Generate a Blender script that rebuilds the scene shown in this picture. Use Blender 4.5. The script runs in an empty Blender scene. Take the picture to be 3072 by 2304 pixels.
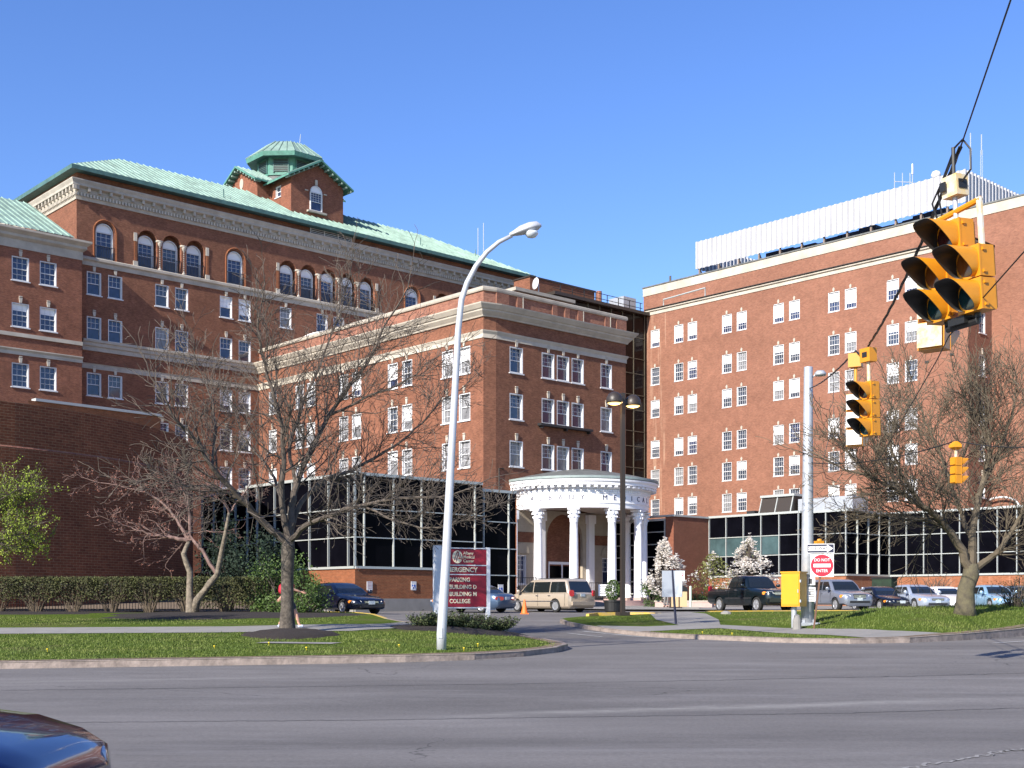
import bpy, bmesh, math, random
from mathutils import Vector, Matrix
random.seed(7)
C = bpy.context.scene.collection
R = math.radians
SC = bpy.context.scene
# ---------------------------------------------------------------- camera, sky, sun
cam = bpy.data.cameras.new('camera'); camo = bpy.data.objects.new('camera', cam); C.objects.link(camo)
camo.location = (0, 0, 1.6); camo.rotation_euler = (R(90), 0, 0)
cam.sensor_width = 36; cam.lens = 1250/1024*36; cam.shift_y = 218/1024; cam.clip_end = 3000; cam.clip_start = .1
SC.camera = camo
SUN_AZ, SUN_EL = 38.5, 30.0      # light travels towards azimuth 37 deg right of +Y
w = bpy.data.worlds.new("World"); SC.world = w; w.use_nodes = True
nt = w.node_tree; nt.nodes.clear()
sk = nt.nodes.new('ShaderNodeTexSky'); sk.sky_type = 'NISHITA'; sk.sun_disc = False
sk.sun_elevation = R(SUN_EL); sk.sun_rotation = R(180+SUN_AZ)
sk.air_density = 1.0; sk.dust_density = 0.15; sk.ozone_density = 4.0; sk.altitude = 50
hs = nt.nodes.new('ShaderNodeHueSaturation'); hs.inputs['Saturation'].default_value = 1.16; hs.inputs['Hue'].default_value = .515
bg = nt.nodes.new('ShaderNodeBackground'); bg.inputs[1].default_value = 0.125
wo = nt.nodes.new('ShaderNodeOutputWorld')
nt.links.new(sk.outputs[0], hs.inputs['Color']); nt.links.new(hs.outputs[0], bg.inputs[0]); nt.links.new(bg.outputs[0], wo.inputs[0])
sl = bpy.data.lights.new('sun', 'SUN'); sl.energy = 4.9; sl.angle = R(.53); sl.color = (1, .93, .82)
so = bpy.data.objects.new('sun', sl); C.objects.link(so)
a, e = R(SUN_AZ), R(SUN_EL)
sdir = Vector((math.sin(a)*math.cos(e), math.cos(a)*math.cos(e), -math.sin(e)))
so.rotation_euler = sdir.to_track_quat('-Z', 'Y').to_euler(); so.location = (-30, -40, 60)
SC.view_settings.view_transform = 'Standard'; SC.view_settings.look = 'None'
SC.view_settings.exposure = 0.88; SC.view_settings.gamma = 1

# ---------------------------------------------------------------- materials
MATS = {}
def mat(name, col, rough=.7, metal=0, var=0, vscale=3, spec=.5, bump=0, bscale=40, emit=None, es=0, coat=0, col2=None, detail=4, coords='Object'):
    if name in MATS: return MATS[name]
    m = bpy.data.materials.new(name); m.use_nodes = True; n = m.node_tree; b = n.nodes['Principled BSDF']; L = n.links.new
    b.inputs['Base Color'].default_value = (*col, 1); b.inputs['Roughness'].default_value = rough
    b.inputs['Metallic'].default_value = metal; b.inputs['Specular IOR Level'].default_value = spec
    if coat: b.inputs['Coat Weight'].default_value = coat; b.inputs['Coat Roughness'].default_value = .04
    tc = n.nodes.new('ShaderNodeTexCoord')
    if var or col2:
        nz = n.nodes.new('ShaderNodeTexNoise'); nz.inputs['Scale'].default_value = vscale; nz.inputs['Detail'].default_value = detail
        nz.inputs['Roughness'].default_value = .65
        L(tc.outputs[coords], nz.inputs['Vector'])
        rp = n.nodes.new('ShaderNodeValToRGB'); rp.color_ramp.elements[0].position = .32; rp.color_ramp.elements[1].position = .68
        c2 = col2 or tuple(min(1, c*(1+var)) for c in col); c1 = tuple(c*(1-var) for c in col) if not col2 else col
        rp.color_ramp.elements[0].color = (*c1, 1); rp.color_ramp.elements[1].color = (*c2, 1)
        L(nz.outputs['Fac'], rp.inputs[0]); L(rp.outputs[0], b.inputs['Base Color'])
    if bump:
        nb = n.nodes.new('ShaderNodeTexNoise'); nb.inputs['Scale'].default_value = bscale; nb.inputs['Detail'].default_value = 5
        L(tc.outputs[coords], nb.inputs['Vector'])
        bp = n.nodes.new('ShaderNodeBump'); bp.inputs['Strength'].default_value = bump; bp.inputs['Distance'].default_value = .02
        L(nb.outputs['Fac'], bp.inputs['Height']); L(bp.outputs[0], b.inputs['Normal'])
    if emit: b.inputs['Emission Color'].default_value = (*emit, 1); b.inputs['Emission Strength'].default_value = es
    MATS[name] = m; return m
def brick(name, c1, c2, mortar, streak=0, mottle=.35, sx=1.0, pale=.06):
    """running-bond brick in metres, on the UV map (u along the wall, v up)"""
    m = bpy.data.materials.new(name); m.use_nodes = True; n = m.node_tree; b = n.nodes['Principled BSDF']; L = n.links.new
    b.inputs['Roughness'].default_value = .9; b.inputs['Specular IOR Level'].default_value = .2
    uv = n.nodes.new('ShaderNodeUVMap'); uv.uv_map = 'UVMap'
    br = n.nodes.new('ShaderNodeTexBrick'); br.inputs['Scale'].default_value = 1
    br.inputs['Brick Width'].default_value = .215*sx; br.inputs['Row Height'].default_value = .075*sx; br.inputs['Mortar Size'].default_value = .006*sx
    br.inputs['Mortar Smooth'].default_value = .3; br.inputs['Bias'].default_value = -.1
    br.inputs['Color1'].default_value = (*c1, 1); br.inputs['Color2'].default_value = (*c2, 1); br.inputs['Mortar'].default_value = (*mortar, 1)
    L(uv.outputs[0], br.inputs['Vector'])
    def noise(scale, sc3, det=4):
        mp = n.nodes.new('ShaderNodeMapping'); mp.inputs['Scale'].default_value = sc3
        z = n.nodes.new('ShaderNodeTexNoise'); z.inputs['Scale'].default_value = scale; z.inputs['Detail'].default_value = det; z.inputs['Roughness'].default_value = .7
        L(uv.outputs[0], mp.inputs[0]); L(mp.outputs[0], z.inputs['Vector']); return z.outputs['Fac']
    def mul(colsock, fac, lo, hi, p0=.3, p1=.7):
        rp = n.nodes.new('ShaderNodeMapRange'); rp.inputs[1].default_value = p0; rp.inputs[2].default_value = p1
        rp.inputs[3].default_value = lo; rp.inputs[4].default_value = hi; L(fac, rp.inputs[0])
        mx = n.nodes.new('ShaderNodeMix'); mx.data_type = 'RGBA'; mx.blend_type = 'MULTIPLY'; mx.inputs[0].default_value = 1
        L(colsock, mx.inputs[6]); L(rp.outputs[0], mx.inputs[7]); return mx.outputs[2]
    col = mul(br.outputs['Color'], noise(1.3, (1, 1, 1)), 1-mottle*.5, 1+mottle*.4)
    col = mul(col, noise(9, (.45, 1.6, 1)), 1-mottle*.7, 1+mottle*.7)
    col = mul(col, noise(.12, (1, 2, 1)), .86, 1.12)
    if pale:    # scattered pale, spalled bricks
        f = noise(5.5, (1, 2.6, 1), 2)
        rp = n.nodes.new('ShaderNodeMapRange'); rp.inputs[1].default_value = .69; rp.inputs[2].default_value = .76; L(f, rp.inputs[0])
        mx = n.nodes.new('ShaderNodeMix'); mx.data_type = 'RGBA'; L(rp.outputs[0], mx.inputs[0]); L(col, mx.inputs[6]); mx.inputs[7].default_value = (.62, .38, .24, 1)
        ma = n.nodes.new('ShaderNodeMath'); ma.operation = 'MULTIPLY'; ma.inputs[1].default_value = pale*8; L(rp.outputs[0], ma.inputs[0]); L(ma.outputs[0], mx.inputs[0]); col = mx.outputs[2]
    if streak:  # vertical run-off streaks with a shape of their own
        f = noise(1.1, (1.6, .09, 1), 5)
        rp = n.nodes.new('ShaderNodeMapRange'); rp.inputs[1].default_value = .5; rp.inputs[2].default_value = .72; rp.inputs[4].default_value = streak; L(f, rp.inputs[0])
        mx = n.nodes.new('ShaderNodeMix'); mx.data_type = 'RGBA'; L(rp.outputs[0], mx.inputs[0]); L(col, mx.inputs[6]); mx.inputs[7].default_value = (.6, .42, .3, 1); col = mx.outputs[2]
    L(col, b.inputs['Base Color'])
    bp = n.nodes.new('ShaderNodeBump'); bp.inputs['Strength'].default_value = .35; bp.inputs['Distance'].default_value = .01
    L(br.outputs['Fac'], bp.inputs['Height']); bp.invert = True; L(bp.outputs[0], b.inputs['Normal'])
    return m

M = {}
M['brick_old'] = brick('brick_old', (.222, .09, .054), (.158, .062, .039), (.2, .12, .08), mottle=.42, pale=.05)
M['brick_right'] = brick('brick_right', (.26, .115, .075), (.2, .085, .057), (.25, .16, .115), mottle=.24, pale=0)
M['brick_right_stain'] = brick('brick_right_stain', (.26, .115, .075), (.2, .085, .057), (.25, .16, .115), mottle=.24, pale=0, streak=.5)
M['brick_wing'] = brick('brick_wing', (.235, .088, .05), (.165, .06, .038), (.22, .13, .1), mottle=.42, pale=.08)
M['brick_new'] = brick('brick_new', (.27, .09, .04), (.2, .065, .03), (.24, .15, .09), mottle=.25, pale=0)
M['brick_curve'] = brick('brick_curve', (.20, .068, .034), (.14, .045, .024), (.26, .15, .085), mottle=.35, sx=1.7, pale=0)
M['stone'] = mat('limestone', (.38, .34, .285), .85, var=.16, vscale=1.2, detail=6)
M['stone2'] = mat('limestone_pale', (.44, .395, .33), .85, var=.18, vscale=.6, detail=6)
M['white'] = mat('white_paint', (.62, .62, .63), .55, var=.04)
M['portico'] = mat('portico_white', (.82, .82, .84), .5, var=.03, vscale=2)
M['copper'] = mat('copper_roof', (.205, .3, .255), .7, var=.3, vscale=.7, col2=None, detail=6)
M['copper_dark'] = mat('copper_trim', (.08, .22, .17), .6, var=.25, vscale=2)
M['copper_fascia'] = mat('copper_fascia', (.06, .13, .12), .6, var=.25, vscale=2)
M['lead'] = mat('lead_roof', (.12, .125, .12), .6, var=.3, vscale=2)
def glass(name, col, rough=.04, spec=.6, var=.35):
    return mat(name, col, rough, spec=spec, var=var, vscale=.6, bump=.02, bscale=.8)
M['pane'] = glass('window_pane', (.03, .04, .09), .06, .8)
M['pane2'] = glass('window_pane_grey', (.05, .06, .085), .08, .9)
M['pane3'] = glass('window_pane_curtain', (.2, .2, .21), .25, .6)
M['blind'] = mat('window_blind', (.78, .78, .8), .6)
M['black_glass'] = glass('black_glass', (.003, .003, .005), .03, .05)
MATS['black_glass'].node_tree.nodes['Principled BSDF'].inputs['IOR'].default_value = 1.22
M['teal_glass'] = glass('teal_glass', (.05, .085, .09), .1, .5)
M['alu'] = mat('mullion', (.42, .44, .42), .4, metal=.2)
M['iron'] = mat('black_iron', (.02, .02, .022), .5)
M['asphalt_lot'] = mat('asphalt_lot', (.10, .10, .105), .9, var=.2, vscale=1)
M['concrete'] = mat('concrete', (.225, .215, .2), .9, var=.12, vscale=1.5, detail=8)
M['granite'] = mat('granite_kerb', (.235, .19, .165), .85, var=.4, vscale=3.2, bump=.8, bscale=12, detail=8)
M['mulch'] = mat('bark_mulch', (.022, .015, .012), .95, var=.5, vscale=30, bump=1, bscale=60)
M['galv'] = mat('galvanised', (.42, .44, .47), .42, metal=.35, var=.1, vscale=6)
M['bark'] = mat('bark', (.075, .062, .05), .95, var=.6, vscale=9, bump=1, bscale=22)
M['twig'] = mat('twig_bark', (.085, .068, .055), .9, var=.3, vscale=3)
M['twig_red'] = mat('twig_red', (.16, .1, .085), .9, var=.3, vscale=3)
M['signal'] = mat('signal_yellow', (.56, .225, .008), .42, var=.06, vscale=5)
M['signal_pale'] = mat('signal_peeling', (.62, .43, .14), .6, col2=(.5, .5, .48), vscale=9)
M['cab'] = mat('cabinet_yellow', (.66, .30, .012), .4, var=.04)
M['black'] = mat('black_plastic', (.012, .012, .012), .5)
M['bronze'] = mat('bronze_paint', (.035, .027, .022), .45)

# ---------------------------------------------------------------- object helpers
def link(o, parent=None):
    C.objects.link(o)
    if parent is not None: o.parent = parent
    return o
def mesh(name, V, F, m, parent=None, smooth=False, uvs=None, loc=None, rz=0, base=None, mats=None, fm=None):
    """V in world coordinates unless loc given; base (or parent's location) is subtracted"""
    me = bpy.data.meshes.new(name)
    p = Vector((0, 0, 0))
    if loc is None and parent is not None: p = world_loc(parent)
    me.from_pydata([tuple(Vector(v)-p) for v in V], [], F); 
    for mm in (mats or [m]): me.materials.append(mm)
    if fm: me.polygons.foreach_set('material_index', fm)
    if smooth: me.polygons.foreach_set('use_smooth', [True]*len(me.polygons))
    if not uvs and m is not None and m.name.startswith('brick'):
        me.update(); uvs = []
        for pg in me.polygons:
            nx, ny, nz = pg.normal; h_ = math.hypot(nx, ny) or 1
            uvs.append([((-V[i][0]*ny+V[i][1]*nx)/h_, V[i][2]) if abs(nz) < .7 else (V[i][0], V[i][1]) for i in pg.vertices])
    if uvs:
        l = me.uv_layers.new(name='UVMap'); k = 0
        for u in uvs:
            for q in u: l.data[k].uv = q; k += 1
    me.update()
    o = bpy.data.objects.new(name, me); link(o, parent)
    if loc is not None:
        q = Vector(loc)-(world_loc(parent) if parent is not None else Vector((0, 0, 0))); o.location = q; o.rotation_euler = (0, 0, rz)
    return o
def world_loc(o):
    p = Vector(o.location); q = o.parent
    while q is not None: p = p+Vector(q.location); q = q.parent
    return p
def thing(name, label, cat, loc=(0, 0, 0), rz=0, group=None):
    o = bpy.data.objects.new(name, None); C.objects.link(o); o.location = loc; o.rotation_euler = (0, 0, rz); o.empty_display_size = .3
    o['label'] = label; o['category'] = cat
    if group: o['group'] = group
    return o
def tag(o, label, cat, group=None):
    o['label'] = label; o['category'] = cat
    if group: o['group'] = group
    return o
def structure(o, kind='structure'): o['kind'] = kind; return o
class MB:
    """collects boxes, bars, tubes, lathes in one mesh"""
    def __init__(s): s.V = []; s.F = []; s.U = []
    def add(s, V, F):
        k = len(s.V); s.V += [tuple(v) for v in V]; s.F += [tuple(i+k for i in f) for f in F]
    def box(s, c, d, rz=0, fr=None):
        x, y, z = d[0]/2, d[1]/2, d[2]/2; ca, sa = math.cos(rz), math.sin(rz)
        V = []
        for dz in (-z, z):
            for dx, dy in ((-x, -y), (x, -y), (x, y), (-x, y)): V.append((c[0]+dx*ca-dy*sa, c[1]+dx*sa+dy*ca, c[2]+dz))
        s.add(V, [(3, 2, 1, 0), (4, 5, 6, 7), (0, 1, 5, 4), (1, 2, 6, 5), (2, 3, 7, 6), (3, 0, 4, 7)])
        return s
    def fbox(s, fr, s0, s1, t0, t1, z0, z1):
        V = [fr.w(a, b, c) for c in (z0, z1) for a, b in ((s0, t0), (s1, t0), (s1, t1), (s0, t1))]
        s.add(V, [(3, 2, 1, 0), (4, 5, 6, 7), (0, 1, 5, 4), (1, 2, 6, 5), (2, 3, 7, 6), (3, 0, 4, 7)]); return s
    def tube(s, P, r, n=8, cap=True):
        P = [Vector(p) for p in P]; m = len(P)
        if not isinstance(r, (list, tuple)): r = [r]*m
        base = len(s.V); up = None
        for i in range(m):
            d = (P[min(i+1, m-1)]-P[max(i-1, 0)])
            if d.length < 1e-9: d = Vector((0, 0, 1))
            d.normalize()
            if up is None: up = Vector((0, 0, 1)) if abs(d.z) < .9 else Vector((1, 0, 0))
            a = d.cross(up); 
            if a.length < 1e-6: a = d.orthogonal()
            a.normalize(); b = d.cross(a); up = -b if False else a.cross(d)
            for k in range(n):
                t = 2*math.pi*k/n; q = P[i]+(a*math.cos(t)+b*math.sin(t))*r[i]; s.V.append(tuple(q))
        for i in range(m-1):
            for k in range(n):
                a0 = base+i*n+k; a1 = base+i*n+(k+1) % n; s.F.append((a0, a1, a1+n, a0+n))
        if cap: s.F.append(tuple(base+k for k in range(n))[::-1]); s.F.append(tuple(base+(m-1)*n+k for k in range(n)))
        return s
    def lathe(s, c, prof, n=20, a0=0, a1=2*math.pi, close=True):
        base = len(s.V); full = abs(a1-a0-2*math.pi) < 1e-6; cnt = n if full else n+1
        for r, z in prof:
            for k in range(cnt):
                t = a0+(a1-a0)*k/n; s.V.append((c[0]+r*math.cos(t), c[1]+r*math.sin(t), c[2]+z))
        for i in range(len(prof)-1):
            for k in range(n):
                k2 = (k+1) % cnt; s.F.append((base+i*cnt+k, base+i*cnt+k2, base+(i+1)*cnt+k2, base+(i+1)*cnt+k))
        if close and full:
            if prof[0][0] > 1e-4: s.F.append(tuple(base+k for k in range(n))[::-1])
            if prof[-1][0] > 1e-4: s.F.append(tuple(base+(len(prof)-1)*cnt+k for k in range(n)))
        return s
    def prism(s, pts, d):
        """pts: 3-D outline, extruded by vector d"""
        d = Vector(d); n = len(pts); V = [Vector(p) for p in pts]; V += [v+d for v in V]
        s.add(V, [tuple(range(n))[::-1], tuple(range(n, 2*n))]+[(i, (i+1) % n, n+(i+1) % n, n+i) for i in range(n)]); return s
    def build(s, name, m, parent=None, smooth=False, loc=None, rz=0):
        return mesh(name, s.V, s.F, m, parent, smooth, loc=loc, rz=rz)
def pieces(mb, name, m, parent=None):      # one object for each separate piece
    p = list(range(len(mb.V)))
    def f(i):
        while p[i] != i: p[i] = p[p[i]]; i = p[i]
        return i
    for F_ in mb.F:
        for i in F_[1:]: p[f(i)] = f(F_[0])
    G = {}
    for F_ in mb.F: G.setdefault(f(F_[0]), []).append(F_)
    for Fs in G.values():
        ix = {}; q = MB()
        for F_ in Fs:
            for i in F_:
                if i not in ix: ix[i] = len(q.V); q.V.append(mb.V[i])
            q.F.append(tuple(ix[i] for i in F_))
        q.build(name, m, parent)
class Frame:
    def __init__(s, o, ang):  # local x at angle ang (radians, world), y = x rotated +90 deg
        s.o = o; s.a = ang; s.x = (math.cos(ang), math.sin(ang)); s.y = (-math.sin(ang), math.cos(ang))
    def w(s, a, t, z): return Vector((s.o[0]+s.x[0]*a+s.y[0]*t, s.o[1]+s.x[1]*a+s.y[1]*t, z))
    def off(s, a, t): p = s.w(a, t, 0); return Frame((p.x, p.y), s.a)
class SF(Frame):                  # frame whose surveyed metres are enlarged by K about the tripod
    K = 1.075
    def w(s, a, t, z): return Vector((s.o[0]+(s.x[0]*a+s.y[0]*t)*s.K, s.o[1]+(s.x[1]*a+s.y[1]*t)*s.K, (z-1.6)*s.K+1.6))
    def off(s, a, t): p = s.w(a, t, 0); return SF((p.x, p.y), s.a)
GA = R(42.4)                      # street-grid direction A seen in plan
def FA(o): return Frame(o, GA)    # walls that recede to the right: normal faces right-front
def FB(o): return Frame(o, GA-R(90))  # walls that recede to the left: normal faces left-front
def P(px, Y): return ((px-512)/1250*Y, Y)     # survey point: bearing and distance from the tripod
def hitf(fr, px, t=0):           # where a bearing from the tripod meets a wall line
    r = (px-512)/1250; o = fr.w(0, t, 0); return (r*o.y-o.x)/(fr.x[0]-r*fr.x[1])/(fr.K if isinstance(fr, SF) else 1)
E0 = 1.6                          # eye height added to surveyed levels

def wall(name, fr, s0, s1, z0, z1, holes, m, parent, depth=.22, back=.0, arches=()):
    """brick sheet with real openings and reveals. holes: (sa,sb,za,zb); arches the same with zb = crown"""
    hs = list(holes)+[(a, b, c, d) for (a, b, c, d) in arches]
    S = sorted(set([s0, s1]+[x for h in hs for x in h[:2] if s0 < x < s1])); Z = sorted(set([z0, z1]+[x for h in hs for x in h[2:4] if z0 < x < z1]))
    V = []; F = []; U = []
    def quad(p, uv):
        k = len(V); V.extend(p); F.append(tuple(range(k, k+len(p)))); U.append(uv)
    for i in range(len(S)-1):
        for j in range(len(Z)-1):
            a, b, c, d = S[i], S[i+1], Z[j], Z[j+1]; ms, mz = (a+b)/2, (c+d)/2
            if any(h[0] < ms < h[1] and h[2] < mz < h[3] for h in hs): continue
            quad([fr.w(a, 0, c), fr.w(b, 0, c), fr.w(b, 0, d), fr.w(a, 0, d)], [(a, c), (b, c), (b, d), (a, d)])
    for (a, b, c, d) in holes:
        for (p, q) in (((a, c), (b, c)), ((b, c), (b, d)), ((b, d), (a, d)), ((a, d), (a, c))):
            quad([fr.w(p[0], 0, p[1]), fr.w(p[0], depth, p[1]), fr.w(q[0], depth, q[1]), fr.w(q[0], 0, q[1])], [(p[0], p[1]), (p[0]+depth, p[1]), (q[0]+depth, q[1]), (q[0], q[1])])
    for (a, b, c, d) in arches:
        r = (b-a)/2; cx = (a+b)/2; zs = d-r; n = 14
        arc = [(cx-r*math.cos(math.pi*k/n), zs+r*math.sin(math.pi*k/n)) for k in range(n+1)]
        for k in range(n):   # spandrels
            p, q = arc[k], arc[k+1]
            quad([fr.w(p[0], 0, p[1]), fr.w(q[0], 0, q[1]), fr.w(q[0], 0, d), fr.w(p[0], 0, d)], [p, q, (q[0], d), (p[0], d)])
        out = [(a, c)]+arc+[(b, c)]
        for k in range(len(out)-1):
            p, q = out[k], out[k+1]
            quad([fr.w(p[0], 0, p[1]), fr.w(q[0], 0, q[1]), fr.w(q[0], depth, q[1]), fr.w(p[0], depth, p[1])], [p, q, (q[0]+.1, q[1]), (p[0]+.1, p[1])])
        quad([fr.w(a, 0, c), fr.w(a, depth, c), fr.w(b, depth, c), fr.w(b, 0, c)], [(a, c), (a, c+.2), (b, c+.2), (b, c)])
    return mesh(name, V, F, m, parent, uvs=U)
def slab(name, fr, s0, s1, t0, t1, z0, z1, m, parent): return MB().fbox(fr, s0, s1, t0, t1, z0, z1).build(name, m, parent)
def profile_band(name, fr, s0, s1, prof, m, parent, ret0=0, ret1=0):
    """moulding with profile [(t,z)...] (t negative = out from the wall), run from s0 to s1, mitred returns grow with -t"""
    V = []; F = []; n = len(prof)
    for s_, k in ((s0, -1), (s1, 1)):
        for (t, z) in prof: V.append(fr.w(s_+(k*(-t) if (ret0 if k < 0 else ret1) else 0), t, z))
    for i in range(n): j = (i+1) % n; F.append((i, j, n+j, n+i))
    F.append(tuple(range(n))[::-1]); F.append(tuple(range(n, 2*n)))
    return mesh(name, V, F, m, parent)

# --- sash windows: one set of meshes per size, copied
WIN = {}
def win_meshes(w_, h, lites, depth=.2, arch=False):
    key = (round(w_, 2), round(h, 2), lites, depth, arch)
    if key in WIN: return WIN[key]
    def me(mb, name, m):
        d = bpy.data.meshes.new(name); d.from_pydata(mb.V, [], mb.F); d.materials.append(m); d.update(); return d
    thin = lites[2] and lites[0] == 4; f = MB(); b = .062 if thin else .075; hh = h/2
    top = h-w_/2 if arch else h
    f.box((b/2, depth/2, top/2), (b, depth, top)); f.box((w_-b/2, depth/2, top/2), (b, depth, top))
    f.box((w_/2, depth/2, b/2), (w_-2*b, depth, b))
    if arch:
        n = 12; r0, r1 = w_/2, w_/2-b; V = []; 
        for k in range(n+1):
            t = math.pi*k/n
            for r in (r0, r1):
                for y in (0, depth): V.append((w_/2-r*math.cos(t), y, top+r*math.sin(t)))
        F = []
        for k in range(n):
            o = 4*k; F += [(o, o+4, o+6, o+2), (o+2, o+6, o+7, o+3), (o+1, o+3, o+7, o+5)]
        f.add(V, F); f.box((w_/2, depth-.08, top), (w_-2*b, .08, .1)); mid = top*.5
    else:
        f.box((w_/2, depth/2, h-b/2), (w_-2*b, depth, b)); mid = h*.5
    f.box((w_/2, depth-.06, mid), (w_-2*b, .06, .06))
    for x in (b, w_-b): f.box((x+(.025 if x < w_/2 else -.025), depth-.05, top/2), (.05, .05, top-2*b))
    nx, ny, both = lites
    for k in range(1, nx):
        x = b+(w_-2*b)*k/nx
        f.box((x, depth-.03, (mid+top)/2 if not both else top/2), (.022, .03, (top-mid) if not both else top-b))
    for k in range(1, ny):
        f.box((w_/2, depth-.03, mid+(top-mid)*k/ny), (w_-2*b, .03, .022))
        if both: f.box((w_/2, depth-.03, b+(mid-b)*k/ny), (w_-2*b, .03, .028))
    p = MB()
    if arch:
        n = 12; V = [(w_/2-(w_/2-b/2)*math.cos(math.pi*k/n), depth-.012, top+(w_/2-b/2)*math.sin(math.pi*k/n)) for k in range(n+1)]
        V = [(b/2, depth-.012, b/2)]+V+[(w_-b/2, depth-.012, b/2)]; V = V[::-1]
        p.prism(V, (0, .01, 0))
    else: p.box((w_/2, depth-.007, h/2), (w_-b, .01, h-b))
    sl_ = MB(); sl_.box((w_/2, .06, -.04), (w_+(.04 if thin else .16), .28 if not thin else .2, .08 if not thin else .05))
    ks = MB()
    if thin: ks.prism([(w_/2-.08, -.05, h+.02), (w_/2+.08, -.05, h+.02), (w_/2+.13, -.05, h+.3), (w_/2-.13, -.05, h+.3)], (0, .049, 0)); ks.prism([(w_/2-.1, -.055, h+.3), (w_/2+.1, -.055, h+.3), (w_/2, -.055, h+.42)], (0, .054, 0))
    else: ks.prism([(w_/2-.09, -.07, h+.03), (w_/2+.09, -.07, h+.03), (w_/2+.14, -.07, h+.42), (w_/2-.14, -.07, h+.42)], (0, .069, 0))
    if not thin: ks.box((w_/2, -.045, h+.5), (.24, .088, .08))
    fr = me(f, 'window', M['white'])
    panes = [me(p, 'pane', M[k]) for k in ('pane', 'pane2', 'pane3')]
    bl = []
    for fr_ in (.5, .28, .72, .42, .6, .35):
        b_ = MB(); z1 = top-b; z0 = top-b-(top-b)*fr_; b_.box((w_/2, depth-.022, (z0+z1)/2), (w_-2*b-.06, .012, z1-z0)); bl.append(me(b_, 'blind', M['blind']))
    if arch:   # white arched tympanum
        b_ = MB(); n = 12; V = [(w_/2-(w_/2-b)*math.cos(math.pi*k/n), depth-.03, top+(w_/2-b)*math.sin(math.pi*k/n)) for k in range(n+1)][::-1]
        b_.prism(V, (0, .012, 0)); bl = [me(b_, 'tympanum', M['blind'])]
    WIN[key] = dict(frame=fr, panes=panes, blinds=bl, sill=me(sl_, 'sill', M['white']), key=me(ks, 'keystone', M['stone'] if thin else M['stone2']))
    return WIN[key]
def put(name, data, parent, wloc, rz):
    o = bpy.data.objects.new(name, data); C.objects.link(o); o.parent = parent
    if parent is not None and parent.get('_isw'): o.location = (0, 0, 0)
    else: o.location = Vector(wloc)-world_loc(parent); o.rotation_euler = (0, 0, rz)
    return o
def window(fr, s, z, w_, h, parent, lites=(3, 2, False), blind=0, pane=0, key=True, sill=True, depth=.2, arch=False, rec=.03):
    if isinstance(fr, SF): w_ *= fr.K; h *= fr.K
    d = win_meshes(w_, h, lites, depth, arch)
    p = fr.w(s, rec, z); f = put('window', d['frame'], parent, p, fr.a)
    for nm, dd in (('pane', d['panes'][pane]),)+((('sill', d['sill']),) if sill else ())+((('keystone', d['key']),) if key else ())+((('tympanum' if arch else 'blind', d['blinds'][(blind-1) % len(d['blinds'])]),) if (blind or arch) else ()):
        o = bpy.data.objects.new(nm, dd); C.objects.link(o); o.parent = f
        if nm in ('sill', 'keystone'): o.location = (0, -rec, 0)
    return f
def text_mesh(name, body, size, m, parent=None, loc=(0, 0, 0), rot=(0, 0, 0), ext=.004, align='CENTER', sx=1.0, bold=0, lh=1.0):
    c = bpy.data.curves.new(name, 'FONT'); c.body = body; c.size = size; c.extrude = ext; c.align_x = align; c.align_y = 'CENTER'
    c.offset = bold; c.resolution_u = 3; c.space_line = lh
    o = bpy.data.objects.new(name, c); C.objects.link(o)
    dg = bpy.context.evaluated_depsgraph_get(); me = bpy.data.meshes.new_from_object(o.evaluated_get(dg))
    bpy.data.objects.remove(o); me.materials.clear(); me.materials.append(m); me.name = name
    if sx != 1:
        for v in me.vertices: v.co.x *= sx
    q = bpy.data.objects.new(name, me); C.objects.link(q)
    if parent is not None: q.parent = parent
    q.location = loc; q.rotation_euler = rot; return q
def sm(x): x = max(0, min(1, x)); return x*x*(3-2*x)
def lerp_tab(T, x):
    if x <= T[0][0]: return T[0][1]
    for (a, b), (c, d) in zip(T, T[1:]):
        if x <= c: return b+(d-b)*(x-a)/(c-a)
    return T[-1][1]
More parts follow.
